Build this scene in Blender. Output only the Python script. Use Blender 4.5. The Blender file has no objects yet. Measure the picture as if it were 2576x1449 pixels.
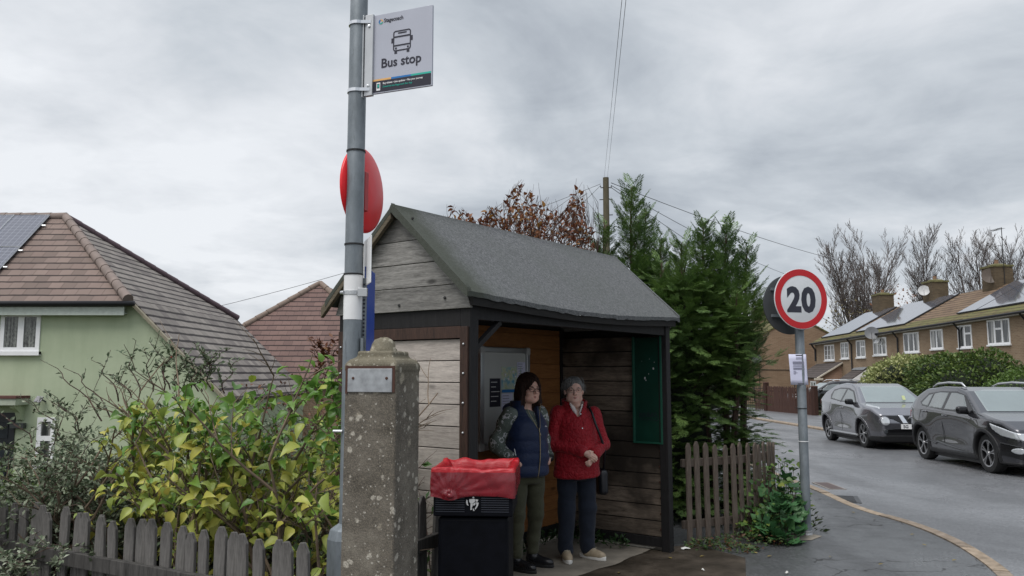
import bpy, bmesh, math, random
import numpy as np
from mathutils import Vector, Matrix, Euler

random.seed(7); RNG = np.random.default_rng(7)
SC = bpy.context.scene
COL = SC.collection
R = math.radians
CAMH, PITCH, FPX = 1.63, R(6.04), 2030.0

# ------------------------------------------------------------------ measuring
def ray(x, y):
    a = (x-1288)/FPX; b = (724.5-y)/FPX
    return Vector((a, math.cos(PITCH)-b*math.sin(PITCH), math.sin(PITCH)+b*math.cos(PITCH)))
def at(x, y, Y):
    d = ray(x, y); return Vector((0, 0, CAMH)) + d*(Y/d.y)
def gnd(x, y, z=0.0):
    d = ray(x, y); return Vector((0, 0, CAMH)) + d*((z-CAMH)/d.z)

# ------------------------------------------------------------------ mesh building
class MB:
    def __init__(s): s.v = []; s.f = []; s.m = []
    def add(s, vs, fs, m=0):
        o = len(s.v); s.v += [tuple(v) for v in vs]
        for f in fs: s.f.append(tuple(i+o for i in f)); s.m.append(m)
        return s
    def box(s, c, d, M=None, m=0, taper=1.0):
        x, y, z = d[0]/2, d[1]/2, d[2]/2; vs = []
        for k, t in ((-1, 1), (1, taper)):
            for a, b in ((-1, -1), (1, -1), (1, 1), (-1, 1)):
                v = Vector((a*x*t, b*y*t, k*z))
                if M is not None: v = M @ v
                vs.append(v + Vector(c))
        return s.add(vs, [(3,2,1,0),(4,5,6,7),(0,1,5,4),(1,2,6,5),(2,3,7,6),(3,0,4,7)], m)
    def bb(s, a, b, m=0):
        return s.box([(a[i]+b[i])/2 for i in range(3)], [abs(b[i]-a[i]) for i in range(3)], m=m)
    def tube(s, pts, rad, n=8, m=0, caps=True):
        pts = [Vector(p) for p in pts]
        if not hasattr(rad, '__len__'): rad = [rad]*len(pts)
        vs = []; prev = None
        for i, p in enumerate(pts):
            t = (pts[min(i+1, len(pts)-1)] - pts[max(i-1, 0)])
            if t.length < 1e-9: t = Vector((0, 0, 1))
            t.normalize()
            if prev is None:
                u = t.orthogonal().normalized()
            else:
                u = prev - t*prev.dot(t)
                if u.length < 1e-6: u = t.orthogonal()
                u.normalize()
            prev = u; w = t.cross(u)
            for k in range(n):
                a = 2*math.pi*k/n
                vs.append(p + (u*math.cos(a) + w*math.sin(a))*rad[i])
        fs = []
        for i in range(len(pts)-1):
            for k in range(n):
                k2 = (k+1) % n
                fs.append((i*n+k, i*n+k2, (i+1)*n+k2, (i+1)*n+k))
        if caps:
            fs.append(tuple(range(n-1, -1, -1))); fs.append(tuple((len(pts)-1)*n+k for k in range(n)))
        return s.add(vs, fs, m)
    def lathe(s, prof, n=24, M=None, m=0, close=False):
        vs = []; fs = []
        for r, z in prof:
            for k in range(n):
                a = 2*math.pi*k/n; v = Vector((r*math.cos(a), r*math.sin(a), z))
                vs.append(M @ v if M is not None else v)
        L = len(prof)
        for i in range(L-1 if not close else L):
            j = (i+1) % L
            for k in range(n):
                k2 = (k+1) % n; fs.append((i*n+k, i*n+k2, j*n+k2, j*n+k))
        if not close:
            fs.append(tuple(range(n-1, -1, -1))); fs.append(tuple((L-1)*n+k for k in range(n)))
        return s.add(vs, fs, m)
    def prism(s, poly, h0, h1, M=None, m=0):
        n = len(poly); vs = []
        for h in (h0, h1):
            for a, b in poly:
                v = Vector((a, b, h)); vs.append(M @ v if M is not None else v)
        fs = [tuple(range(n-1, -1, -1)), tuple(range(n, 2*n))]
        for k in range(n): fs.append((k, (k+1) % n, n+(k+1) % n, n+k))
        return s.add(vs, fs, m)
    def quad(s, a, b, c, d, m=0): return s.add([a, b, c, d], [(0, 1, 2, 3)], m)
    def mesh(s, name):
        me = bpy.data.meshes.new(name); me.from_pydata(s.v, [], s.f)
        if any(s.m): me.polygons.foreach_set('material_index', s.m)
        me.update(); return me
    def fix(s):
        return s

def link(name, me, mat=None, parent=None, loc=None):
    o = bpy.data.objects.new(name, me); COL.objects.link(o)
    if mat is not None and me is not None:
        for mm in (mat if isinstance(mat, (list, tuple)) else [mat]): me.materials.append(mm)
    if parent: o.parent = parent
    if loc is not None: o.location = loc
    return o

def obj(name, mb, mat=None, parent=None, smooth=None, bevel=0, recalc=True, loc=None):
    me = mb.mesh(name)
    if recalc:
        bm = bmesh.new(); bm.from_mesh(me); bmesh.ops.recalc_face_normals(bm, faces=bm.faces); bm.to_mesh(me); bm.free()
    if smooth:
        me.polygons.foreach_set('use_smooth', [True]*len(me.polygons))
        if smooth is not True: me.set_sharp_from_angle(angle=R(smooth))
    o = link(name, me, mat, parent, loc)
    if bevel:
        b = o.modifiers.new('bevel', 'BEVEL'); b.width = bevel; b.segments = 2; b.limit_method = 'ANGLE'; b.angle_limit = R(40)
        b.harden_normals = False
    return o

def tag(o, label=None, cat=None, group=None, kind=None):
    if label: o['label'] = label
    if cat: o['category'] = cat
    if group: o['group'] = group
    if kind: o['kind'] = kind
    return o
def empty(name, loc, rz=0.0, label=None, cat=None, group=None):
    o = bpy.data.objects.new(name, None); COL.objects.link(o)
    o.empty_display_size = .1; o.location = loc; o.rotation_euler = (0, 0, rz)
    return tag(o, label, cat, group)
CHILD = {}
def copy_tree(o, parent=None):
    c = o.copy(); COL.objects.link(c)
    if parent: c.parent = parent
    for ch in [x for x in SC.objects if x.parent == o]: copy_tree(ch, c)
    return c

def np_mesh(name, V, F, smooth=False):
    """V (N,3); F list of (M,k) index arrays"""
    me = bpy.data.meshes.new(name)
    V = np.ascontiguousarray(V, dtype=np.float32)
    me.vertices.add(len(V)); me.vertices.foreach_set('co', V.ravel())
    F = [np.asarray(f, dtype=np.int32) for f in F if len(f)]
    tot = sum(f.size for f in F); npol = sum(len(f) for f in F)
    me.loops.add(tot); me.polygons.add(npol)
    me.loops.foreach_set('vertex_index', np.concatenate([f.ravel() for f in F]))
    lt = np.concatenate([np.full(len(f), f.shape[1], np.int32) for f in F])
    ls = np.concatenate([[0], np.cumsum(lt)[:-1]]).astype(np.int32)
    me.polygons.foreach_set('loop_start', ls)
    if smooth: me.polygons.foreach_set('use_smooth', np.ones(npol, bool))
    me.update(calc_edges=True); me.validate()
    return me

# ------------------------------------------------------------------ signed distance shapes -> surface nets
def nets(fn, lo, hi, h):
    lo = np.array(lo, float); hi = np.array(hi, float)
    n = np.ceil((hi-lo)/h).astype(int)+1
    ax = [(lo[i]+h*np.arange(n[i])).astype(np.float32) for i in range(3)]
    X = ax[0][:, None, None]; Y = ax[1][None, :, None]; Z = ax[2][None, None, :]
    D = np.asarray(fn(X, Y, Z), np.float32)
    D = np.broadcast_to(D, n).copy()
    c = n-1
    acc = np.zeros((*c, 3), np.float32); cnt = np.zeros(c, np.float32)
    for a in range(3):
        e = [0, 0, 0]; e[a] = 1; b, d = (a+1) % 3, (a+2) % 3
        for ob in (0, 1):
            for od in (0, 1):
                o = [0, 0, 0]; o[b] = ob; o[d] = od
                A = D[o[0]:o[0]+c[0], o[1]:o[1]+c[1], o[2]:o[2]+c[2]]
                B = D[o[0]+e[0]:o[0]+e[0]+c[0], o[1]+e[1]:o[1]+e[1]+c[1], o[2]+e[2]:o[2]+e[2]+c[2]]
                m = (A < 0) != (B < 0)
                t = np.where(m, A/np.where(m, A-B, 1), 0)
                for q in range(3):
                    acc[..., q] += np.where(m, o[q] + (t if q == a else 0), 0)
                cnt += m
    act = cnt > 0
    idx = np.full(c, -1, np.int64); idx[act] = np.arange(act.sum())
    V = lo + h*(np.argwhere(act) + acc[act]/cnt[act][:, None])
    Q = []
    S = D < 0
    for a in range(3):
        b, d = (a+1) % 3, (a+2) % 3
        sl0 = [slice(None)]*3; sl1 = [slice(None)]*3
        sl0[a] = slice(0, c[a]); sl1[a] = slice(1, c[a]+1)
        for q in (b, d): sl0[q] = slice(1, c[q]); sl1[q] = slice(1, c[q])
        s0 = S[tuple(sl0)]; s1 = S[tuple(sl1)]
        for mm, flip in ((s0 & ~s1, False), (~s0 & s1, True)):
            P = np.argwhere(mm)
            if not len(P): continue
            P[:, b] += 1; P[:, d] += 1
            eb = np.zeros(3, int); eb[b] = 1; ed = np.zeros(3, int); ed[d] = 1
            g = lambda p: idx[p[:, 0], p[:, 1], p[:, 2]]
            qd = np.stack([g(P), g(P-eb), g(P-eb-ed), g(P-ed)], 1)
            if flip: qd = qd[:, ::-1]
            Q.append(qd)
    return V, np.concatenate(Q)
def nets_obj(name, fn, lo, hi, h, mat, parent=None, sharp=None):
    V, Q = nets(fn, lo, hi, h)
    me = np_mesh(name, V, [Q], True)
    if sharp: me.set_sharp_from_angle(angle=R(sharp))
    return link(name, me, mat, parent)

def smin(a, b, k): 
    h = np.clip(.5+.5*(b-a)/k, 0, 1); return b*(1-h)+a*h-k*h*(1-h)
def smax(a, b, k): return -smin(-a, -b, k)
def caps(X, Y, Z, a, b, ra, rb):
    a = np.array(a, np.float32); b = np.array(b, np.float32); d = b-a; L = float(d@d)+1e-9
    t = np.clip(((X-a[0])*d[0]+(Y-a[1])*d[1]+(Z-a[2])*d[2])/L, 0, 1)
    return np.sqrt((X-a[0]-t*d[0])**2+(Y-a[1]-t*d[1])**2+(Z-a[2]-t*d[2])**2) - (ra+(rb-ra)*t)
def ell(X, Y, Z, c, r):
    k = np.sqrt(((X-c[0])/r[0])**2+((Y-c[1])/r[1])**2+((Z-c[2])/r[2])**2)
    return (k-1)*min(r)
def rbox(X, Y, Z, c, d, r):
    q = [np.abs(P-c[i])-(d[i]/2-r) for i, P in enumerate((X, Y, Z))]
    q0 = [np.maximum(k, 0) for k in q]
    return np.sqrt(q0[0]**2+q0[1]**2+q0[2]**2)+np.minimum(np.maximum(np.maximum(q[0], q[1]), q[2]), 0)-r
def poly_sdf(A, B, poly):
    A, B = np.broadcast_arrays(A, B)
    d = np.full(A.shape, 1e9, np.float32); s = np.ones(A.shape, np.float32)
    n = len(poly)
    for i in range(n):
        x1, y1 = poly[i]; x0, y0 = poly[i-1]
        ex, ey = x0-x1, y0-y1; wx, wy = A-x1, B-y1
        t = np.clip((wx*ex+wy*ey)/(ex*ex+ey*ey+1e-12), 0, 1)
        d = np.minimum(d, (wx-ex*t)**2+(wy-ey*t)**2)
        c1 = B >= y1; c2 = B < y0; c3 = ex*wy > ey*wx
        fl = (c1 & c2 & c3) | (~c1 & ~c2 & ~c3)
        s = np.where(fl, -s, s)
    return s*np.sqrt(d)

# ------------------------------------------------------------------ materials
def new_mat(name):
    m = bpy.data.materials.new(name); m.use_nodes = True
    nt = m.node_tree; b = nt.nodes['Principled BSDF']; return m, nt, b
class NT:
    """tiny node helper"""
    def __init__(s, name): s.m, s.nt, s.b = new_mat(name); s.co = None
    def n(s, t, **k):
        nd = s.nt.nodes.new(t)
        for a, v in k.items():
            if a in nd.inputs: s.set(nd.inputs[a], v)
            else: setattr(nd, a, v)
        return nd
    def set(s, inp, v):
        if hasattr(v, 'is_linked') or isinstance(v, bpy.types.NodeSocket): s.nt.links.new(v, inp)
        else: inp.default_value = v
    def coord(s, kind='Object', scale=(1, 1, 1), rot=(0, 0, 0), loc=(0, 0, 0)):
        tc = s.n('ShaderNodeTexCoord'); mp = s.n('ShaderNodeMapping')
        s.nt.links.new(tc.outputs[kind], mp.inputs[0])
        mp.inputs['Scale'].default_value = scale; mp.inputs['Rotation'].default_value = rot; mp.inputs['Location'].default_value = loc
        return mp.outputs[0]
    def noise(s, vec, scale, detail=4, rough=.55, dist=0, out='Fac'):
        k = s.n('ShaderNodeTexNoise'); s.nt.links.new(vec, k.inputs['Vector'])
        k.inputs['Scale'].default_value = scale; k.inputs['Detail'].default_value = detail
        k.inputs['Roughness'].default_value = rough; k.inputs['Distortion'].default_value = dist
        return k.outputs[out]
    def voro(s, vec, scale, feature='F1', rand=1, out='Distance'):
        k = s.n('ShaderNodeTexVoronoi'); k.feature = feature; s.nt.links.new(vec, k.inputs['Vector'])
        k.inputs['Scale'].default_value = scale; k.inputs['Randomness'].default_value = rand
        return k.outputs[out]
    def ramp(s, fac, stops, interp='LINEAR'):
        r = s.n('ShaderNodeValToRGB'); r.color_ramp.interpolation = interp
        s.nt.links.new(fac, r.inputs[0]); el = r.color_ramp.elements
        while len(el) < len(stops): el.new(.5)
        for e, (p, c) in zip(el, stops):
            e.position = p; e.color = (*c, 1) if len(c) == 3 else c
        return r.outputs[0]
    def mix(s, fac, a, b, mode='MIX'):
        k = s.n('ShaderNodeMix'); k.data_type = 'RGBA'; k.blend_type = mode
        s.set(k.inputs[0], fac)
        for i, v in ((6, a), (7, b)):
            if isinstance(v, (tuple, list)): v = (*v, 1) if len(v) == 3 else v
            s.set(k.inputs[i], v)
        return k.outputs[2]
    def math(s, op, a, b=0.0, c=None):
        k = s.n('ShaderNodeMath'); k.operation = op; s.set(k.inputs[0], a); s.set(k.inputs[1], b)
        if c is not None: s.set(k.inputs[2], c)
        return k.outputs[0]
    def bump(s, h, strength=.3, dist=.01):
        k = s.n('ShaderNodeBump'); s.nt.links.new(h, k.inputs['Height'])
        k.inputs['Strength'].default_value = strength; k.inputs['Distance'].default_value = dist
        s.nt.links.new(k.outputs[0], s.b.inputs['Normal']); return k.outputs[0]
    def rnd(s): return s.n('ShaderNodeNewGeometry').outputs['Random Per Island']
    def fin(s, col=None, rough=None, metal=None, spec=None, **k):
        for nm, v in (('Base Color', col), ('Roughness', rough), ('Metallic', metal), ('Specular IOR Level', spec)):
            if v is None: continue
            if isinstance(v, (tuple, list)): v = (*v, 1) if len(v) == 3 else v
            s.set(s.b.inputs[nm], v)
        for nm, v in k.items(): s.set(s.b.inputs[nm.replace('_', ' ')], v)
        return s.m

def simple(name, col, rough=.5, metal=0, var=.12, scale=8, bump=0, bscale=60, spec=None, **k):
    t = NT(name); v = t.coord()
    n = t.noise(v, scale, 5)
    c = t.ramp(n, [(.3, tuple(x*(1-var) for x in col)), (.7, tuple(min(1, x*(1+var)) for x in col))])
    if bump: t.bump(t.noise(v, bscale, 3), bump, .004)
    r = t.math('MULTIPLY_ADD', n, .2, rough-.1)
    return t.fin(c, r, metal, spec, **k)

def leaf_mat(name, stops, rough=.45, trans=.25, nscale=3.0, nmix=.35):
    """per-leaf colour from a ramp; the same colours let through from behind"""
    t = NT(name); r = t.rnd(); v = t.coord()
    n = t.noise(v, nscale, 2)
    f = t.math('ADD', t.math('MULTIPLY', r, 1-nmix), t.math('MULTIPLY', n, nmix))
    c = t.ramp(f, stops)
    t.fin(c, rough, spec=.4)
    tr = t.n('ShaderNodeBsdfTranslucent'); t.nt.links.new(c, tr.inputs[0])
    mx = t.n('ShaderNodeMixShader'); mx.inputs[0].default_value = trans
    t.nt.links.new(t.b.outputs[0], mx.inputs[1]); t.nt.links.new(tr.outputs[0], mx.inputs[2])
    out = t.nt.nodes['Material Output']; t.nt.links.new(mx.outputs[0], out.inputs[0])
    return t.m

def wood_mat(name, dark, light, axis='X', island=.5, rough=.75, streak=18, knots=True, bump=.35, stain=None, rings=True):
    t = NT(name)
    sc = {'X': (1.0, 9, 9), 'Z': (9, 9, 1.0), 'Y': (9, 1.0, 9)}[axis]
    r = t.rnd()
    v = t.coord(scale=sc)
    add = t.n('ShaderNodeVectorMath'); add.operation = 'ADD'; t.nt.links.new(v, add.inputs[0])
    cmb = t.n('ShaderNodeCombineXYZ')
    off = t.math('MULTIPLY', r, 37.0)
    for i in range(3): t.nt.links.new(off, cmb.inputs[i])
    t.nt.links.new(cmb.outputs[0], add.inputs[1]); v2 = add.outputs[0]
    g1 = t.noise(v2, 3.0, 6, .65, .8); g2 = t.noise(v2, streak, 5, .7, .3)
    f = t.math('ADD', t.math('MULTIPLY', g1, .55), t.math('MULTIPLY', g2, .45))
    mid = tuple((a+b)/2 for a, b in zip(dark, light))
    c = t.ramp(f, [(.28, dark), (.5, mid), (.72, light)])
    hgt = f
    if knots:
        kv = t.coord(scale={'X': (2.2, 6, 6), 'Z': (6, 6, 2.2), 'Y': (6, 2.2, 6)}[axis])
        k = t.voro(kv, 1.0)
        km = t.ramp(k, [(.05, (1, 1, 1)), (.13, (0, 0, 0))])
        c = t.mix(t.math('MULTIPLY', km, .75), c, tuple(x*.35 for x in dark))
    tint = t.ramp(r, [(0, (1-island,)*3), (1, (1+island*.35,)*3)])
    c = t.mix(1, c, tint, 'MULTIPLY')
    if stain is not None:
        sn = t.noise(t.coord(), 1.7, 4)
        c = t.mix(t.ramp(sn, [(.42, (0, 0, 0)), (.62, (1, 1, 1))]), c, stain)
    t.bump(hgt, bump, .006)
    return t.fin(c, rough, spec=.25)

M = {}
# ================================================================== materials
def make_materials():
    M['black_paint'] = simple('black_paint', (.012, .012, .015), .55, var=.35, scale=30, bump=.15)
    M['galv'] = None
    t = NT('galvanised'); v = t.coord(scale=(1, 1, .5)); n = t.noise(v, 9, 6, .7); n2 = t.noise(t.coord(scale=(30, 30, 6)), 2, 3)
    c = t.ramp(n, [(.3, (.13, .15, .165)), (.55, (.20, .225, .245)), (.8, (.29, .315, .335))])
    c = t.mix(t.ramp(n2, [(.62, (0, 0, 0)), (.72, (.55, .55, .55))]), c, (.10, .11, .12))
    t.bump(n2, .1, .002); M['galv'] = t.fin(c, .5, .35)
    M['white_plastic'] = simple('white_plastic', (.80, .80, .80), .35, var=.04)
    M['sign_white_shaded'] = simple('sign_white_shaded', (.45, .465, .535), .4, var=.03)  # white flag panel; its shade is put into this base colour
    M['white_upvc'] = simple('white_upvc', (.85, .85, .86), .35, var=.03)
    M['alu'] = simple('aluminium', (.52, .53, .54), .38, .75, var=.08)
    M['chrome'] = simple('chrome', (.75, .76, .78), .15, 1, var=.03)
    M['red_plastic'] = simple('red_plastic', (.78, .010, .018), .35, var=.08)
    M['blue_plastic'] = simple('blue_plastic', (.006, .055, .36), .4, var=.06)
    M['ink'] = simple('ink', (.014, .013, .028), .5, var=.1)
    M['sign_red'] = simple('sign_red', (.50, .012, .018), .35, var=.06)
    M['black_rubber'] = simple('black_rubber', (.012, .012, .013), .7, var=.2)
    M['teal_ink'] = simple('teal_ink', (.02, .42, .33), .5); M['orange_ink'] = simple('orange_ink', (.75, .42, .14), .5)
    M['blue_ink'] = simple('blue_ink', (.01, .16, .45), .5); M['paper'] = simple('paper', (.68, .68, .84), .7, var=.03)
    M['white_ink'] = simple('white_ink', (.8, .8, .8), .5); M['grey_ink'] = simple('grey_ink', (.26, .26, .34), .7)
    # weathered timber
    M['gable_wood'] = wood_mat('gable_wood', (.050, .048, .045), (.44, .425, .40), 'Y', .35)
    M['pale_wood'] = wood_mat('pale_wood', (.20, .175, .16), (.64, .575, .52), 'Y', .22, streak=22, knots=True)
    M['orange_wood'] = wood_mat('orange_wood', (.15, .058, .02), (.40, .18, .062), 'X', .18, .55, bump=.12)
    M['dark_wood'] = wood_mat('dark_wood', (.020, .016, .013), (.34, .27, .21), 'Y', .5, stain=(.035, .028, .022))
    M['charred_wood'] = wood_mat('charred_wood', (.007, .007, .0075), (.032, .03, .031), 'Z', .3, .6, knots=False)
    M['trim_wood'] = wood_mat('trim_wood', (.012, .010, .010), (.10, .055, .04), 'Z', .2, .6, knots=False)
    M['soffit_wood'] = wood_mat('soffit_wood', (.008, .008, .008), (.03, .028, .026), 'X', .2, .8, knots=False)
    M['barge_wood'] = wood_mat('barge_wood', (.06, .05, .035), (.24, .20, .14), 'Y', .2)
    M['picket_grey'] = wood_mat('picket_grey', (.015, .014, .013), (.19, .18, .17), 'Z', .65, .8, streak=14, knots=False, bump=.5)
    M['picket_brown'] = wood_mat('picket_brown', (.034, .026, .021), (.175, .14, .115), 'Z', .35, .8, streak=14, knots=False, bump=.5)
    M['fence_brown'] = wood_mat('fence_brown', (.035, .018, .014), (.11, .055, .042), 'Z', .5, .8, knots=False)
    M['pole_wood'] = wood_mat('pole_wood', (.05, .042, .028), (.17, .15, .10), 'Z', .1, .85, knots=False)
    # roofing felt
    t = NT('roof_felt'); v = t.coord(); n = t.noise(v, 130, 2, .8); n2 = t.noise(v, 1.6, 5); n3 = t.noise(v, 45, 3, .7)
    c = t.ramp(t.math('ADD', t.math('MULTIPLY', n, .6), t.math('MULTIPLY', n3, .4)), [(.34, (.055, .057, .06)), (.5, (.125, .128, .132)), (.68, (.25, .255, .26))])
    c = t.mix(t.ramp(n2, [(.35, (0, 0, 0)), (.7, (.45, .45, .45))]), c, (.10, .11, .10))
    geo = t.n('ShaderNodeTexCoord'); sx = t.n('ShaderNodeSeparateXYZ'); t.nt.links.new(geo.outputs['Object'], sx.inputs[0])
    edge = t.math('SUBTRACT', .38, t.math('ADD', sx.outputs[0], t.math('MULTIPLY', t.noise(v, 5, 4), .28)))
    c = t.mix(t.ramp(edge, [(.0, (0, 0, 0)), (.22, (.75, .75, .75))]), c, (.055, .062, .045))
    t.bump(n, .6, .004); M['felt'] = t.fin(c, .9, spec=.2)
    # concrete with lichen
    t = NT('lichen_concrete'); v = t.coord(); n = t.noise(v, 7, 6, .7); fine = t.noise(v, 160, 3, .7)
    c = t.ramp(n, [(.3, (.065, .058, .047)), (.5, (.135, .12, .10)), (.72, (.22, .20, .165))])
    c = t.mix(t.math('MULTIPLY', t.ramp(fine, [(.45, (0, 0, 0)), (.7, (1, 1, 1))]), .5), c, (.30, .26, .20))
    c = t.mix(t.math('MULTIPLY', t.ramp(t.noise(v, 260, 2), [(.55, (0, 0, 0)), (.7, (1, 1, 1))]), .6), c, (.035, .03, .025))
    wob = t.n('ShaderNodeVectorMath'); wob.operation = 'ADD'; t.nt.links.new(v, wob.inputs[0])
    w2 = t.n('ShaderNodeVectorMath'); w2.operation = 'SCALE'; t.nt.links.new(t.noise(v, 14, 4, out='Color'), w2.inputs[0]); w2.inputs[3].default_value = .05
    t.nt.links.new(w2.outputs[0], wob.inputs[1])
    for sc, lo, hi, amt, col in ((11, .11, .16, .85, (.46, .41, .32)), (22, .14, .2, .8, (.56, .52, .44)), (55, .10, .18, .7, (.6, .57, .5))):
        k = t.n('ShaderNodeTexVoronoi'); t.nt.links.new(wob.outputs[0], k.inputs['Vector']); k.inputs['Scale'].default_value = sc
        pick = t.n('ShaderNodeSeparateColor'); t.nt.links.new(k.outputs['Color'], pick.inputs[0])
        msk = t.ramp(k.outputs['Distance'], [(lo*1.4, (1, 1, 1)), (hi*1.5, (0, 0, 0))])
        msk = t.math('MULTIPLY', msk, t.math('GREATER_THAN', pick.outputs[0], .52))
        msk = t.math('MULTIPLY', msk, t.math('MULTIPLY', t.ramp(fine, [(.35, (.35, .35, .35)), (.6, (1, 1, 1))]), amt))
        c = t.mix(msk, c, col)
    geo = t.n('ShaderNodeTexCoord'); sx = t.n('ShaderNodeSeparateXYZ'); t.nt.links.new(geo.outputs['Object'], sx.inputs[0])
    moss = t.math('MULTIPLY', t.ramp(t.math('ADD', sx.outputs[2], t.math('MULTIPLY', n, .25)), [(.0, (0, 0, 0)), (1, (1, 1, 1))]), 1)
    c = t.mix(t.math('MULTIPLY', t.ramp(t.math('SUBTRACT', t.math('ADD', sx.outputs[2], t.math('MULTIPLY', n, .2)), 1.66), [(.0, (0, 0, 0)), (.12, (1, 1, 1))]), .35), c, (.20, .18, .11))
    t.bump(t.math('ADD', t.math('MULTIPLY', fine, .5), n), .7, .008); M['lichen'] = t.fin(c, .92, spec=.2)
    # tarmac
    def tarmac(name, base, hi, r0, r1, cracks):
        t = NT(name); v = t.coord(); agg = t.noise(v, 220, 2, .8); big = t.noise(v, .55, 5, .6, .6); mid = t.noise(v, 5, 4); wet = t.noise(t.coord(scale=(.9, .28, 1), rot=(0, 0, .1)), .8, 5, .6, .8)
        c = t.ramp(agg, [(.35, base), (.7, hi)])
        c = t.mix(t.math('MULTIPLY', t.ramp(big, [(.35, (0, 0, 0)), (.65, (1, 1, 1))]), .45), c, tuple(x*.55 for x in base))
        c = t.mix(t.math('MULTIPLY', t.ramp(wet, [(.40, (0, 0, 0)), (.58, (1, 1, 1))]), .5), c, tuple(x*.45 for x in base))
        rough = t.ramp(t.math('ADD', t.math('MULTIPLY', wet, .65), t.math('MULTIPLY', mid, .35)), [(.38, (r0,)*3), (.62, (r1,)*3)])
        h = t.math('MULTIPLY', agg, .35)
        spk = t.noise(v, 38, 3, .8); c = t.mix(t.ramp(spk, [(.42, (.65, .65, .65)), (.5, (0, 0, 0))]), c, tuple(x*.5 for x in base)); c = t.mix(t.ramp(spk, [(.60, (0, 0, 0)), (.70, (.5, .5, .5))]), c, tuple(x*1.3 for x in hi))
        if cracks:
            wv = t.n('ShaderNodeVectorMath'); wv.operation = 'ADD'; t.nt.links.new(v, wv.inputs[0])
            s2 = t.n('ShaderNodeVectorMath'); s2.operation = 'SCALE'; t.nt.links.new(t.noise(v, 2.2, 5, out='Color'), s2.inputs[0]); s2.inputs[3].default_value = .55
            t.nt.links.new(s2.outputs[0], wv.inputs[1])
            e = t.voro(wv.outputs[0], .75, 'DISTANCE_TO_EDGE')
            cm = t.math('MULTIPLY', t.ramp(e, [(.002, (.8, .8, .8)), (.010, (0, 0, 0))]), t.ramp(mid, [(.40, (0, 0, 0)), (.55, (1, 1, 1))]))
            c = t.mix(cm, c, (.015, .015, .015)); h = t.math('SUBTRACT', h, t.math('MULTIPLY', cm, 1.2))
            rough = t.mix(cm, rough, (.9, .9, .9))
            chips = t.ramp(t.voro(v, 9), [(.035, (1, 1, 1)), (.06, (0, 0, 0))])
            c = t.mix(t.math('MULTIPLY', chips, .6), c, (.22, .21, .20))
        t.bump(h, .35, .008)
        return t.fin(c, rough, spec=.5)
    M['road'] = tarmac('wet_road', (.115, .118, .126), (.36, .365, .38), .26, .52, False)
    M['pavement'] = tarmac('wet_pavement', (.058, .060, .063), (.19, .194, .20), .22, .55, True)
    M['far_pavement'] = tarmac('far_pavement', (.17, .175, .185), (.28, .285, .295), .3, .5, False)
    t = NT('kerb_stone'); v = t.coord(); n = t.noise(v, 10, 5, .65); r = t.rnd()
    c = t.ramp(n, [(.3, (.17, .135, .10)), (.5, (.29, .23, .17)), (.7, (.38, .31, .24))]); c = t.mix(1, c, t.ramp(r, [(0, (.72, .72, .75)), (1, (1.1, 1.08, 1.05))]), 'MULTIPLY')
    t.bump(t.noise(v, 70, 3), .4, .006); M['kerb'] = t.fin(c, .75, spec=.3)
    M['slab'] = simple('dry_concrete', (.21, .185, .15), .85, var=.35, scale=3.5, bump=.3)
    t = NT('damp_concrete'); v = t.coord(); n = t.noise(v, 3, 6, .65)
    c = t.ramp(n, [(.3, (.020, .016, .011)), (.5, (.042, .032, .022)), (.66, (.075, .058, .042)), (.8, (.035, .04, .018))])
    t.bump(t.noise(v, 40, 4), .4, .008); M['damp'] = t.fin(c, t.ramp(n, [(.3, (.4,)*3), (.7, (.8,)*3)]), spec=.35)
    t = NT('soil'); v = t.coord(); n = t.noise(v, 2.2, 6, .7)
    M['soil'] = t.fin(t.ramp(n, [(.3, (.025, .02, .013)), (.5, (.045, .05, .02)), (.7, (.05, .075, .022))]), .95, spec=.1)
    # painted render, roof tiles, brick
    t = NT('green_render'); v = t.coord(); n = t.noise(v, .9, 5, .6); n2 = t.noise(v, 60, 2); st = t.noise(t.coord(scale=(3, 3, .35)), 1.2, 4)
    c = t.ramp(n, [(.3, (.40, .46, .315)), (.7, (.48, .54, .385))])
    c = t.mix(t.ramp(st, [(.45, (0, 0, 0)), (.75, (.25, .25, .25))]), c, (.27, .33, .21))
    t.bump(n2, .3, .006); M['green_render'] = t.fin(c, .9, spec=.2)
    def tiles(name, row, col, cols, moss=None, gap=.10, tilt=True):
        """courses follow the local x (along) / y (up the slope) axes of the roof plane"""
        t = NT(name); v = t.coord('UV')
        sp = t.n('ShaderNodeSeparateXYZ'); t.nt.links.new(v, sp.inputs[0])
        ry = t.math('ADD', t.math('DIVIDE', sp.outputs[1], row), t.math('MULTIPLY', t.noise(t.coord(), 2.3, 3), .16)); fy = t.math('FRACT', ry); iy = t.math('FLOOR', ry)
        sh = t.math('MULTIPLY', t.math('MODULO', iy, 2.0), .5)
        rx = t.math('ADD', t.math('DIVIDE', sp.outputs[0], col), sh); fx = t.math('FRACT', rx); ix = t.math('FLOOR', rx)
        cb = t.n('ShaderNodeCombineXYZ'); t.nt.links.new(ix, cb.inputs[0]); t.nt.links.new(iy, cb.inputs[1])
        wn = t.n('ShaderNodeTexWhiteNoise'); t.nt.links.new(cb.outputs[0], wn.inputs[0])
        c = t.ramp(wn.outputs[0], [(i/(len(cols)-1), k) for i, k in enumerate(cols)])
        big = t.noise(t.coord(), .8, 4)
        c = t.mix(t.math('MULTIPLY', t.ramp(big, [(.35, (0, 0, 0)), (.65, (1, 1, 1))]), .3), c, tuple(x*.6 for x in cols[0]))
        if moss:
            c = t.mix(t.ramp(t.noise(t.coord(), 1.3, 6, .7), [(.38, (0, 0, 0)), (.62, (.8, .8, .8))]), c, moss)
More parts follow.
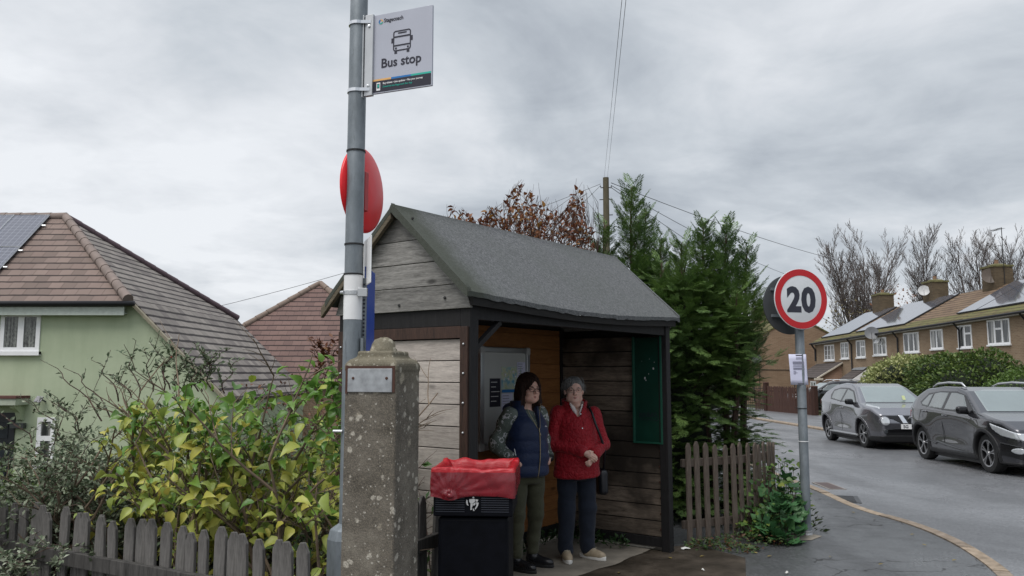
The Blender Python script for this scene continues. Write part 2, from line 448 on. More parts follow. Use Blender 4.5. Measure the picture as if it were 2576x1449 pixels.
        line = t.math('LESS_THAN', fy, gap); lx = t.math('LESS_THAN', fx, .05)
        c = t.mix(t.math('MULTIPLY', lx, .45), c, (.03, .02, .02))
        c = t.mix(t.math('MULTIPLY', line, .88), c, (.012, .009, .010))
        t.bump(t.math('SUBTRACT', 1.0, fy), .5, .03)
        return t.fin(c, .8, spec=.25)
    M['tile_brown'] = tiles('tile_brown', .29, .33, [(.165, .125, .108), (.24, .18, .155), (.205, .15, .13)], gap=.19)
    M['tile_grey'] = tiles('tile_grey', .29, .33, [(.17, .15, .14), (.29, .26, .235), (.22, .20, .18)], gap=.30)
    M['tile_red'] = tiles('tile_red', .30, .33, [(.145, .092, .082), (.195, .125, .108), (.17, .107, .094)], gap=.2)
    M['tile_terrace'] = tiles('tile_terrace', .33, .30, [(.15, .10, .065), (.21, .145, .09), (.18, .12, .08)], gap=.2)
    M['tile_moss'] = tiles('tile_moss', .33, .30, [(.12, .09, .045), (.16, .13, .06), (.14, .11, .05)], moss=(.13, .14, .045), gap=.16)
    M['tile_slate'] = tiles('tile_slate', .28, .3, [(.075, .065, .06), (.10, .085, .08), (.09, .075, .07)], gap=.12)
    def brick(name, c1, c2, mortar):
        t = NT(name); v = t.coord('UV'); k = t.n('ShaderNodeTexBrick'); t.nt.links.new(v, k.inputs['Vector'])
        k.inputs['Color1'].default_value = (*c1, 1); k.inputs['Color2'].default_value = (*c2, 1); k.inputs['Mortar'].default_value = (*mortar, 1)
        k.inputs['Scale'].default_value = 1; k.inputs['Brick Width'].default_value = .225; k.inputs['Row Height'].default_value = .075
        k.inputs['Mortar Size'].default_value = .010; k.inputs['Bias'].default_value = -.1
        n = t.noise(t.coord(), 1.3, 5)
        c = t.mix(t.math('MULTIPLY', t.ramp(n, [(.35, (0, 0, 0)), (.7, (1, 1, 1))]), .3), k.outputs[0], tuple(x*.6 for x in c1))
        n2 = t.noise(t.coord('UV', scale=(1.2, 7, 1)), 2.5, 4)
        c = t.mix(t.ramp(n2, [(.55, (0, 0, 0)), (.68, (.4, .4, .4))]), c, tuple(x*.55 for x in c2))
        t.bump(k.outputs['Fac'], -.3, .01); return t.fin(c, .9, spec=.15)
    M['brick'] = brick('brown_brick', (.255, .175, .115), (.32, .23, .155), (.34, .28, .21))
    M['brick_end'] = brick('gable_brick', (.24, .155, .10), (.30, .205, .135), (.28, .215, .155))
    M['brick_dark'] = brick('chimney_brick', (.10, .075, .05), (.15, .11, .07), (.12, .10, .07))
    M['brick_pink'] = brick('porch_brick', (.33, .20, .14), (.40, .25, .18), (.36, .28, .22))
    t = NT('window_glass'); v = t.coord(scale=(2.6, 2.6, .25)); n = t.noise(v, 1.6, 3); M['win_glass'] = t.fin(t.ramp(n, [(.40, (.03, .034, .036)), (.50, (.07, .075, .075)), (.56, (.30, .30, .29)), (.7, (.38, .37, .35))]), .06, spec=.8)
    t = NT('lace_glass'); v = t.coord(scale=(1, 1, .5)); n = t.noise(v, 26, 4, .7); n2 = t.noise(t.coord(scale=(14, 14, .6)), 1.6, 3)
    M['lace'] = t.fin(t.ramp(t.math('ADD', t.math('MULTIPLY', n, .5), t.math('MULTIPLY', n2, .5)), [(.42, (.018, .020, .019)), (.6, (.21, .22, .20))]), .12, spec=.6)
    # solar panels: cells with pale grid
    t = NT('solar_cells'); v = t.coord('UV'); sp = t.n('ShaderNodeSeparateXYZ'); t.nt.links.new(v, sp.inputs[0])
    g = None
    for i in (0, 1):
        f = t.math('FRACT', t.math('DIVIDE', sp.outputs[i], .16)); l = t.math('LESS_THAN', f, .09)
        g = l if g is None else t.math('MAXIMUM', g, l)
    M['solar'] = t.fin(t.mix(g, (.075, .08, .11), (.20, .21, .25)), .18, spec=.7)
    t = NT('solar_sheen'); v = t.coord('UV'); sp = t.n('ShaderNodeSeparateXYZ'); t.nt.links.new(v, sp.inputs[0])
    l = t.math('LESS_THAN', t.math('FRACT', t.math('DIVIDE', sp.outputs[0], 1.0)), .035)
    M['solar_far'] = t.fin(t.mix(l, (.10, .11, .14), (.02, .02, .03)), .10, .0, spec=1.0, IOR=2.6, Coat_Weight=.6, Coat_Roughness=.05)
    M['bin_black'] = simple('bin_black', (.003, .0035, .006), .55, var=.3, scale=20, bump=.08, bscale=120, spec=.12)
    t = NT('red_bag'); v = t.coord(); n = t.noise(v, 14, 4, .6, 1.0)
    c = t.ramp(n, [(.3, (.50, .012, .02)), (.7, (.72, .035, .05))])
    t.bump(t.noise(t.coord(scale=(2, 2, 14)), 5, 4, .6, 1.5), .35, .012)
    M['bag_over'] = simple('bag_over_bin', (.20, .006, .014), .27, var=.25, scale=9, bump=.25, bscale=30, spec=.8)
    t.fin(c, .28, spec=.6); tr = t.n('ShaderNodeBsdfTranslucent'); tr.inputs[0].default_value = (.85, .03, .05, 1)
    mx = t.n('ShaderNodeMixShader'); mx.inputs[0].default_value = .35
    t.nt.links.new(t.b.outputs[0], mx.inputs[1]); t.nt.links.new(tr.outputs[0], mx.inputs[2])
    t.nt.links.new(mx.outputs[0], t.nt.nodes['Material Output'].inputs[0]); M['bag'] = t.m
    M['green_paint'] = simple('green_paint', (.004, .040, .026), .35, var=.2, scale=5)
    M['whiteboard'] = simple('whiteboard', (.58, .59, .57), .3, var=.05, scale=3)
    t = NT('map_poster'); v = t.coord(); k = t.noise(v, 14, 3, .6); M['map'] = t.fin(t.ramp(k, [(.35, (.12, .35, .5)), (.45, (.42, .58, .55)), (.55, (.62, .62, .42)), (.65, (.3, .5, .3))]), .4)
    M['plate'] = simple('zinc_plate', (.36, .375, .39), .55, .4, var=.25, scale=25)
    M['rust'] = simple('rust', (.07, .03, .02), .8)
    M['bark'] = simple('bark', (.085, .068, .05), .9, var=.4, scale=25, bump=.5)
    M['twig'] = simple('twig', (.15, .11, .075), .85, var=.3, scale=20)
    M['twig_dark'] = simple('twig_dark', (.075, .045, .035), .85, var=.3, scale=20)
    M['bare_bark'] = simple('bare_bark', (.10, .082, .076), .95, var=.3, scale=.6)
    M['wire'] = simple('wire', (.05, .05, .055), .6)
    M['litter'] = simple('litter', (.75, .74, .70), .8)
    M['dish'] = simple('dish_grey', (.13, .135, .145), .5); M['dish_white'] = simple('dish_pale', (.5, .5, .5), .5)
    M['lead'] = simple('lead', (.20, .21, .22), .6); M['door_black'] = simple('door_black', (.012, .015, .02), .35)
    M['iron'] = simple('iron', (.018, .018, .018), .6)
make_materials()

# ================================================================== camera, sky, sun
cam_d = bpy.data.cameras.new('camera'); cam = bpy.data.objects.new('camera', cam_d); COL.objects.link(cam)
cam.location = (0, 0, CAMH); cam.rotation_euler = (math.pi/2+PITCH, 0, 0)
cam_d.sensor_width = 36; cam_d.lens = 36*FPX/2576; cam_d.clip_end = 2000; cam_d.clip_start = .05
SC.camera = cam
SUN_EL, SUN_AZ = 60, 212     # azimuth clockwise from +Y
sd = Vector((math.sin(R(SUN_AZ))*math.cos(R(SUN_EL)), math.cos(R(SUN_AZ))*math.cos(R(SUN_EL)), math.sin(R(SUN_EL))))
sun_d = bpy.data.lights.new('sun', 'SUN'); sun_d.energy = 1.75; sun_d.angle = R(35); sun_d.color = (1, .965, .92)
sun = bpy.data.objects.new('sun', sun_d); COL.objects.link(sun); sun.location = sd*50
sun.rotation_euler = (-sd).to_track_quat('-Z', 'Y').to_euler()
w = bpy.data.worlds.new('World'); SC.world = w; w.use_nodes = True
nt = w.node_tree; bg = nt.nodes['Background']
sky = nt.nodes.new('ShaderNodeTexSky'); sky.sky_type = 'NISHITA'; sky.sun_disc = False
sky.sun_elevation = R(SUN_EL); sky.sun_rotation = R(SUN_AZ); sky.air_density = 1; sky.dust_density = 3
L = nt.links.new
tc = nt.nodes.new('ShaderNodeTexCoord'); sep = nt.nodes.new('ShaderNodeSeparateXYZ'); L(tc.outputs['Generated'], sep.inputs[0])
def wm(op, a, b=0.0):
    k = nt.nodes.new('ShaderNodeMath'); k.operation = op
    for i, v in enumerate((a, b)):
        if isinstance(v, bpy.types.NodeSocket): L(v, k.inputs[i])
        else: k.inputs[i].default_value = v
    return k.outputs[0]
zz = wm('ADD', wm('MAXIMUM', sep.outputs[2], 0), .16)
cmb = nt.nodes.new('ShaderNodeCombineXYZ'); L(wm('DIVIDE', sep.outputs[0], zz), cmb.inputs[0]); L(wm('DIVIDE', sep.outputs[1], zz), cmb.inputs[1])
def wnoise(scale, detail, rough, dist, off=(0, 0, 0), sc=(1, 1, 1)):
    mp = nt.nodes.new('ShaderNodeMapping'); L(cmb.outputs[0], mp.inputs[0]); mp.inputs['Location'].default_value = off; mp.inputs['Scale'].default_value = sc
    k = nt.nodes.new('ShaderNodeTexNoise'); L(mp.outputs[0], k.inputs['Vector']); k.inputs['Scale'].default_value = scale
    k.inputs['Detail'].default_value = detail; k.inputs['Roughness'].default_value = rough; k.inputs['Distortion'].default_value = dist
    return k.outputs['Fac']
n1 = wnoise(.75, 7, .55, .5, (3.1, 1.7, 0)); n2 = wnoise(.28, 3, .5, .3, (7.3, 2.2, 0)); n3 = wnoise(2.6, 5, .6, .4, (1, 5, 0))
side = wm('MULTIPLY', sep.outputs[0], .105)          # heavier cloud towards the right of the street
f = wm('ADD', wm('ADD', wm('MULTIPLY', n1, .56), wm('MULTIPLY', n2, .26)), wm('MULTIPLY', n3, .18))
f = wm('SUBTRACT', f, side)
rp = nt.nodes.new('ShaderNodeValToRGB'); L(f, rp.inputs[0])
els = rp.color_ramp.elements
for p, c in ((.38, (.37, .405, .455)), (.43, (.46, .50, .548)), (.485, (.57, .61, .655)), (.535, (.68, .71, .75)), (.61, (.82, .845, .88))):
    e = els.new(p); e.color = (*c, 1)
els.remove(els[0]); els.remove(els[-1])
up = nt.nodes.new('ShaderNodeMapRange'); L(sep.outputs[2], up.inputs[0]); up.inputs[1].default_value = .5; up.inputs[2].default_value = .95; up.inputs[3].default_value = 1; up.inputs[4].default_value = 1.95
sc_ = nt.nodes.new('ShaderNodeVectorMath'); sc_.operation = 'SCALE'; L(rp.outputs[0], sc_.inputs[0]); L(wm('MULTIPLY', up.outputs[0], 9.3), sc_.inputs[3])
mx = nt.nodes.new('ShaderNodeMix'); mx.data_type = 'RGBA'; mx.inputs[0].default_value = .94
L(sky.outputs[0], mx.inputs[6]); L(sc_.outputs[0], mx.inputs[7]); L(mx.outputs[2], bg.inputs[0]); bg.inputs[1].default_value = .1
SC.view_settings.view_transform = 'Standard'; SC.view_settings.look = 'None'; SC.view_settings.gamma = 1; SC.view_settings.exposure = 0.22
SC.cycles.max_bounces = 8; SC.cycles.transparent_max_bounces = 8

# ================================================================== ground, road, pavements
def sstep(a, b, x):
    t = min(1, max(0, (x-a)/(b-a))); return t*t*(3-2*t)
ROADZ = -.05
def gz(x, y):
    z = -.10
    z -= 1.35*sstep(-2.2, -8.0, x)*sstep(3.0, 8, y)
    z -= 1.6*sstep(20, 34, y)*sstep(2, -4, x)
    z -= .012*min(60, max(0.0, y-11))*sstep(-3, 2, x)
    return z
def xs_spaced():
    a = list(np.linspace(-60, -10, 26)) + list(np.linspace(-9, 14, 60)) + list(np.linspace(15, 60, 20))
    return [-400, -200, -100] + a + [90, 200, 400]
def ys_spaced():
    return [-60, -20, -8] + list(np.linspace(-4, 40, 70)) + list(np.linspace(42, 110, 20)) + [150, 300, 700]
gx, gy = xs_spaced(), ys_spaced()
g = MB(); g.v = [(x, y, gz(x, y)) for y in gy for x in gx]
nx = len(gx)
g.f = [(j*nx+i, j*nx+i+1, (j+1)*nx+i+1, (j+1)*nx+i) for j in range(len(gy)-1) for i in range(nx-1)]; g.m = [0]*len(g.f)
tag(obj('ground', g, M['soil'], smooth=True, recalc=False), kind='structure')

def farkerb(y): return 10.35+.026*(y-27)
def rz_(y): return ROADZ-.012*max(0.0, y-11)
KERB = [(-30, .2), (-8, .9), (-1.5, 1.5), (.6, 2.15), (2.0, 3.3), (3.2, 4.9), (3.97, 6.49), (4.29, 7.54), (4.42, 8.4), (4.42, 9.1), (4.30, 10.18), (4.42, 12.4), (4.5, 18), (4.4, 30), (4.0, 60), (3, 130)]
def cr(pts, n=8):
    P = [Vector((*p, 0)) for p in pts]; P = [P[0]*2-P[1]] + P + [P[-1]*2-P[-2]]; out = []
    for i in range(1, len(P)-2):
        for k in range(n):
            t = k/n; a, b, c, d = P[i-1], P[i], P[i+1], P[i+2]
            out.append(.5*((2*b)+(c-a)*t+(2*a-5*b+4*c-d)*t*t+(3*b-a-3*c+d)*t**3))
    out.append(P[-2]); return out
KC = cr(KERB)
def offset(pts, d):
    out = []
    for i, p in enumerate(pts):
        t = (pts[min(i+1, len(pts)-1)]-pts[max(i-1, 0)]).normalized(); out.append(p + Vector((-t.y, t.x, 0))*d)
    return out
# road: one sheet from the kerb line to the far kerb and on under the camera
inner = offset(KC, -.0)
strip = []
n = len(inner)
far = [Vector((farkerb(p.y) if p.y > 10 else max(farkerb(10), 9.8), p.y if p.y > 2.5 else p.y-8, 0)) for p in inner]
rv = [(p.x, p.y, rz_(p.y)) for p in inner] + [(p.x, p.y, rz_(p.y)) for p in far]
rd = MB(); rd.add(rv, [(i, n+i, n+i+1, i+1) for i in range(n-1)])
tag(obj('road', rd, M['road']), kind='structure')
kb = MB(); outer = offset(KC, .13)      # kerb stones, a 5 cm dropped step
acc = 0.0; a0 = 0; rgk = random.Random(4)
def kerb_at(s_):      # point on the kerb line at arc length s_
    for i in range(n-1):
        l = (inner[i+1]-inner[i]).length
        if s_ <= l: t = s_/l; return inner[i].lerp(inner[i+1], t), outer[i].lerp(outer[i+1], t)
        s_ -= l
    return inner[-1], outer[-1]
tot = sum((inner[i+1]-inner[i]).length for i in range(n-1)); s_ = 0.0
while s_ < min(tot-1, 110):     # separate kerb stones with open joints
    Lk = rgk.uniform(.84, .93); dz = rgk.uniform(-.004, .006); q = [kerb_at(s_+Lk*k/4) for k in range(5)]; top = lambda p: rz_(p.y)-ROADZ+.006+dz
    vs = [(a.x, a.y, rz_(a.y)-.06) for a, b in q]+[(a.x, a.y, top(a)-.008) for a, b in q]+[(a.x*.92+b.x*.08, a.y*.92+b.y*.08, top(a)) for a, b in q]+[(b.x, b.y, top(b)) for a, b in q]+[(b.x, b.y, rz_(b.y)-.06) for a, b in q]
    kb.add(vs, [(5*r+i, 5*r+i+1, 5*r+6+i, 5*r+5+i) for r in range(4) for i in range(4)]+[(0, 5, 10, 15, 20), (24, 19, 14, 9, 4)]); s_ += Lk+.010

tag(obj('kerb', kb, M['kerb']), kind='structure')
pv = MB(); back = [(-30, 3.2), (-8, 3.25), (-3, 4.4)]
o2 = outer
inn = []
for p in o2:     # pavement strip reaching back to the garden line
    if p.y < 3.2: q = Vector((min(p.x, -.6), 4.4 if p.x > -3 else 4.0, 0))
    elif p.y < 12: q = Vector((-.6+min(1, (p.y-3.2)/5)*1.9, min(8.8, 4.4+(p.y-3.2)*.9), 0))
    else: q = Vector((2.6, p.y-1.2, 0))
    inn.append(q)
m_ = len(o2)
pv.add([(p.x, p.y, rz_(p.y)-ROADZ) for p in o2]+[(p.x, p.y, rz_(p.y)-ROADZ) for p in inn], [(i, i+1, m_+i+1, m_+i) for i in range(m_-1)])
tag(obj('pavement', pv, M['pavement']), kind='structure')
fp = MB()
ysf = [-20, 0, 10, 14, 18, 22, 26, 30, 34, 38, 44, 60, 130]
fx = [farkerb(y) if y > 10 else 9.8 for y in ysf]; fz = [rz_(y)+.08 for y in ysf]
k = len(ysf)
fp.add([(x, y, z) for x, y, z in zip(fx, ysf, fz)]+[(x+3.4, y, z+.01) for x, y, z in zip(fx, ysf, fz)]+[(x, y, z-.12) for x, y, z in zip(fx, ysf, fz)],
       [(i, k+i, k+i+1, i+1) for i in range(k-1)]+[(2*k+i, i, i+1, 2*k+i+1) for i in range(k-1)])
tag(obj('far_pavement', fp, M['far_pavement']), kind='structure')
fk = MB()
fk.add([(x-.12, y, z-.03) for x, y, z in zip(fx, ysf, fz)]+[(x, y, z+.004) for x, y, z in zip(fx, ysf, fz)]+[(x-.12, y, z-.12) for x, y, z in zip(fx, ysf, fz)]+[(x+.01, y, z+.004) for x, y, z in zip(fx, ysf, fz)],
       [(i, k+i, k+i+1, i+1) for i in range(k-1)]+[(2*k+i, i, i+1, 2*k+i+1) for i in range(k-1)])
tag(obj('far_kerb', fk, M['kerb']), kind='structure')
# ================================================================== text as flat lettering
def text_mb(body, size, depth=.0015, bold=0.0, align='CENTER', spacing=1.0):
    cu = bpy.data.curves.new('txt', 'FONT'); cu.body = body; cu.size = size; cu.extrude = depth; cu.offset = bold
    cu.align_x = align; cu.space_character = spacing; cu.resolution_u = 3
    o = bpy.data.objects.new('txt', cu); COL.objects.link(o)
    bpy.context.view_layer.update()
    me = bpy.data.meshes.new_from_object(o.evaluated_get(bpy.context.evaluated_depsgraph_get()))
    V = [v.co.copy() for v in me.vertices]; F = [tuple(p.vertices) for p in me.polygons]
    bpy.data.objects.remove(o); bpy.data.meshes.remove(me); bpy.data.curves.remove(cu)
    return V, F
def put_text(mb, body, size, M4, m=0, sx=1.0, **k):
    V, F = text_mb(body, size, **k)
    mb.add([M4 @ Vector((v.x*sx, v.y, v.z)) for v in V], F, m)
def frame(o, x, y):
    x = Vector(x).normalized(); y = Vector(y); y = (y-x*y.dot(x)).normalized(); z = x.cross(y)
    m = Matrix((x, y, z)).transposed().to_4x4(); m.translation = Vector(o); return m

# ================================================================== the wooden bus shelter
SHA = Vector((-.2697, 5.2412, 0)); SHL, SHW, SHE, SHR = 2.966, 1.2545, 2.169, 2.805
SHRZ = math.atan2(.8048, .5935)
def build_shelter():
    e = empty('bus_shelter', SHA, SHRZ, 'open fronted wooden bus shelter with grey felt roof and weathered plank sides', 'bus shelter')
    ox, oe = .099, .05
    rise = (SHR-SHE)/(SHW/2+oe)
    # corner posts
    for (x, y) in ((0, 0), (SHL-.085, 0), (0, SHW-.085), (SHL-.085, SHW-.085)):
        b = MB().bb((x, y, 0), (x+.085, y+.085, 2.08)); obj('post', b, M['charred_wood'], e, bevel=.004)
    # rails: head and sill
    b = MB().bb((.002, .086, 1.94), (.08, SHW-.086, 2.06)); obj('rail', b, M['charred_wood'], e, bevel=.003)
    b = MB().bb((.010, .086, .05), (.075, SHW-.086, .14)); obj('rail', b, M['charred_wood'], e, bevel=.003)
    b = MB().bb((SHL-.08, .086, .04), (SHL-.012, SHW-.086, .125)); obj('rail', b, M['charred_wood'], e, bevel=.003)
    b = MB().bb((.086, SHW-.08, .05), (SHL-.086, SHW-.01, .15)); obj('rail', b, M['charred_wood'], e, bevel=.003)
    b = MB().bb((.086, .012, 1.985), (SHL-.086, .075, 2.075)); obj('rail', b, M['charred_wood'], e)
    # dark trim boards on the outside of the end posts, with coach bolts
    b = MB().bb((-.018, .012, .02), (-.001, .075, 1.935)); b.bb((-.018, .075, 1.86), (-.001, SHW-.07, 1.938)); b.bb((-.018, SHW-.07, .02), (-.001, SHW-.01, 1.935))
    tr = obj('trim', b, M['trim_wood'], e, bevel=.002)
    bo = MB()
    for z in np.arange(.30, 1.95, .19):
        for yy in (.042, SHW-.042):
            bo.lathe([(.0, 0), (.0085, .001), (.008, .006), (.003, .010), (.0, .0105)], 10, frame((-.0185, yy, z), (0, 1, 0), (0, 0, 1)) @ Matrix.Rotation(math.pi, 4, 'X'))
    obj('bolt', bo, M['alu'], tr, smooth=True)
    # end wall planks: pale ones on the left end
    def planks(name, mat, axis, z0, z1, pl, off, th, gap=.004, lo=None, hi=None, jit=.0015):
        b = MB(); z = z0; i = 0
        while z < z1-.02:
            h = min(pl, z1-z); j = random.uniform(-jit, jit)
            a0, a1 = lo, hi
            if axis == 'Y': b.bb((off+j, a0, z+gap/2), (off+th+j, a1, z+h-gap/2))
            else: b.bb((a0, off+j, z+gap/2), (a1, off+th+j, z+h-gap/2))
            z += h; i += 1
        return obj(name, b, mat, e, bevel=.0025)
    planks('plank_wall', M['pale_wood'], 'Y', .14, 1.86, .143, .004, .022, gap=.006, lo=.075, hi=SHW-.07)
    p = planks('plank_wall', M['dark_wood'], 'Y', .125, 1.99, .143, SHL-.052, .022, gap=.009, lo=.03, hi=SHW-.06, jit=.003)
    planks('plank_wall', M['orange_wood'], 'X', .15, 2.06, .143, SHW-.070, .018, lo=.086, hi=SHL-.086, gap=.0022, jit=.0004)
    for a_, c_ in (((.028, .03, .06), (.036, SHW-.03, 2.10)), ((SHL-.028, .06, .06), (SHL-.020, SHW-.03, 2.10)), ((.05, SHW-.046, .06), (SHL-.03, SHW-.030, 2.150))):
        b = MB().bb(a_, c_); obj('light_stop', b, M['soffit_wood'], e)  # dark sheets added behind the planks against light leaking through the gaps
    nl = MB()
    for k_ in range(13):
        nl.lathe([(0, 0), (.010, .001), (.009, .005), (0, .007)], 8, frame((SHL-.054, .10+random.uniform(-.008, .008), .195+.143*k_), (0, 1, 0), (0, 0, 1)) @ Matrix.Rotation(math.pi, 4, 'X'))
    obj('bolt', nl, M['rust'], p)
    # gables
    def gable(x0, th, mat):
        b = MB(); z = 2.055; i = 0
        while z < SHR-.08:
            h = .165; z1 = min(z+h-.005, SHR-.05)
            hw0 = max(.02, (SHR-.035-z)/rise); hw1 = max(.02, (SHR-.035-z1)/rise); c = SHW/2
            hw0 = min(hw0, SHW/2+.02); j = random.uniform(-.002, .002)
            b.prism([(c-hw0, z), (c+hw0, z), (c+hw1, z1), (c-hw1, z1)], x0+j, x0+th+j, Matrix(((0, 0, 1, 0), (1, 0, 0, 0), (0, 1, 0, 0), (0, 0, 0, 1))))
            z += h
        return obj('gable', b, mat, e, bevel=.002)
    gg = gable(-.022, .022, M['gable_wood']); gable(SHL-.03, .022, M['gable_wood'])
    nl = MB()
    for yy, zz_ in ((.50, 2.70), (.74, 2.70), (.40, 2.58), (.85, 2.58), (.28, 2.45), (.98, 2.45), (.16, 2.31), (1.1, 2.3), (.09, 2.24), (.62, 2.10), (.2, 2.13)):
        nl.lathe([(0, 0), (.011, .001), (.010, .006), (0, .009)], 8, frame((-.0255, yy, zz_), (0, 1, 0), (0, 0, 1)) @ Matrix.Rotation(math.pi, 4, 'X'))
    obj('bolt', nl, M['iron'], gg)
    # felt roof: a thick draped skin over both slopes, sagging along the front eave
    N = 60; b = MB(); prof_n = None; rows = []
    rr = random.Random(3)
    lip = [rr.uniform(-.006, .006) for _ in range(N+1)]
    for i in range(N+1):
        x = -ox + (SHL+2*ox)*i/N; t = i/N
        sag = .05*math.sin(math.pi*min(1, max(0, t)))**1.2
        end = 0.0
        P = []
        th = .032
        ye, yr = -oe, SHW+oe; c = SHW/2
        P.append((x, yr, SHE-.05+lip[i]*.6)); P.append((x, yr+.006, SHE-.01)); 
        for s in np.linspace(.02, .95, 7): P.append((x, yr+(c-yr)*s, SHE+(SHR-SHE)*s))
        P.append((x, c+.02, SHR-.006)); P.append((x, c, SHR)); P.append((x, c-.02, SHR-.006))
        for s in np.linspace(.95, .02, 12):
            w_ = .004*math.sin(9*x+5*s)*math.sin(3.1*s)+.0025*math.sin(23*x+11*s)
            P.append((x, ye+(c-ye)*s, SHE+(SHR-SHE)*s - sag*(1-s)**1.5 + w_))
        P.append((x, ye-.010, SHE-.012-sag+lip[i]*.4)); P.append((x, ye-.008, SHE-.045-sag+lip[i]))
        P.append((x, ye+.012, SHE-.040-sag)); P.append((x, ye+.03, SHE-.012-sag))
        for s in (.3, .6, .9): P.append((x, ye+(c-ye)*s, SHE+(SHR-SHE)*s-.04-sag*(1-s)**1.5))
        P.append((x, c, SHR-.045))
        for s in (.9, .5, .1): P.append((x, yr+(c-yr)*s, SHE+(SHR-SHE)*s-.04))
        rows.append(P)
    K = len(rows[0])
    for P in rows: b.v += P
    for i in range(N):
        for k in range(K):
            k2 = (k+1) % K; b.f.append((i*K+k, i*K+k2, (i+1)*K+k2, (i+1)*K+k)); b.m.append(0)
    b.f.append(tuple(range(K))); b.m.append(0); b.f.append(tuple(reversed(range(N*K, N*K+K)))); b.m.append(0)
    rf = obj('roof', b, M['felt'], e, smooth=42)
    # felt turned down over the front verges (left end clearly seen)
    c = SHW/2
    for xa, xb in ((-ox-.004, -ox+.03), (SHL+ox-.03, SHL+ox+.004)):
        b = MB(); S = 16; vs = []
        for i in range(S+1):
            s = i/S; y = -oe-.008+(c+.01+oe+.008)*s; z = SHE+.008+(SHR-SHE)*s
            d = .062+.006*math.sin(7*s)+rr.uniform(-.004, .004)
            vs += [(xa, y, z), (xb, y, z), (xb, y, z-d*.95), (xa, y+.004, z-d)]
        o_ = len(b.v); b.v += vs
        for i in range(S):
            for k in range(4):
                k2 = (k+1) % 4; b.f.append((o_+i*4+k, o_+i*4+k2, o_+(i+1)*4+k2, o_+(i+1)*4+k)); b.m.append(0)
        b.f.append((o_, o_+1, o_+2, o_+3)); b.m.append(0); b.f.append((o_+S*4+3, o_+S*4+2, o_+S*4+1, o_+S*4)); b.m.append(0)
        obj('felt_edge', b, M['felt'], rf, smooth=50)
    # wooden barge board on the rear slope of the left end
    for xa in (-ox+.002, SHL+ox-.034):
        b = MB()
        p0 = Vector((xa, SHW+oe+.05, SHE-.055)); p1 = Vector((xa, c+.02, SHR-.028)); d = (p1-p0)
        dn = Vector((0, 0, -.075))
        b.add([p0, p1, p1+dn, p0+dn]+[q+Vector((.032, 0, 0)) for q in (p0, p1, p1+dn, p0+dn)], [(0, 1, 2, 3), (7, 6, 5, 4), (0, 4, 5, 1), (1, 5, 6, 2), (2, 6, 7, 3), (3, 7, 4, 0)])
        obj('barge_board', b, M['barge_wood'], e, bevel=.003)
    # fascia below the sagging felt
    b = MB(); F = 24; vs = []
    for i in range(F+1):
        t = i/F; x = -.03+(SHL+.06)*t; sg = .05*math.sin(math.pi*t)**1.2
        zt = SHE-.043-sg; zb = SHE-.100-sg*.8
        vs += [(x, -oe+.002, zt), (x, -oe+.03, zt), (x, -oe+.03, zb), (x, -oe+.002, zb)]
    b.v = vs
    for i in range(F):
        for k in range(4): b.f.append((i*4+k, i*4+(k+1) % 4, (i+1)*4+(k+1) % 4, (i+1)*4+k)); b.m.append(0)
    b.f += [(0, 1, 2, 3), (F*4+3, F*4+2, F*4+1, F*4)]; b.m += [0, 0]
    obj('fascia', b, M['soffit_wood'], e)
    # ceiling boards and rafters inside
    b = MB()
    for s in (-1, 1):
        for x in np.linspace(.12, SHL-.2, 6):
            y0, y1 = (.02, c-.02) if s < 0 else (SHW-.02, c+.02)
            z0 = SHE-.06+rise*.05; z1 = SHR-.075
            b.add([(x, y0, z0), (x+.045, y0, z0), (x+.045, y1, z1), (x, y1, z1), (x, y0, z0-.08), (x+.045, y0, z0-.08), (x+.045, y1, z1-.08), (x, y1, z1-.08)],
                  [(0, 1, 2, 3), (7, 6, 5, 4), (0, 4, 5, 1), (1, 5, 6, 2), (2, 6, 7, 3), (3, 7, 4, 0)])
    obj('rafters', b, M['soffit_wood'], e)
    # knee brace at the left front corner
    b = MB(); b.tube([(.10, .04, 1.80), (.36, .04, 1.98)], .025, 4); obj('brace', b, M['charred_wood'], e)
    return e
shelter = build_shelter()
def sh(x, y, z=0.0):
    return Vector((SHA.x+.5935*x-.8048*y, SHA.y+.8048*x+.5935*y, z))

# floor: dry concrete under the roof, damp concrete apron in front of it
b = MB(); ring = [sh(-.25, -.75), sh(.9, -1.05), sh(2.1, -1.0), sh(3.1, -.62), sh(3.35, -.05), sh(3.1, .15), sh(3.1, 1.7), sh(-.3, 1.7)]
b.add([(p.x, p.y, .004) for p in ring], [tuple(range(len(ring)))]); tag(obj('concrete_apron', b, M['damp']), kind='structure')
b = MB(); pts = []
for i in range(31):
    x = -.1+3.1*i/30; pts.append(sh(x, .27-.03*x+.018*math.sin(5*x)+.012*math.sin(13*x+1), .008))
pts += [sh(2.95, 1.24, .008), sh(-.1, 1.24, .008)]
b.add(pts, [tuple(range(len(pts)))]); tag(obj('dry_concrete_floor', b, M['slab']), kind='structure')

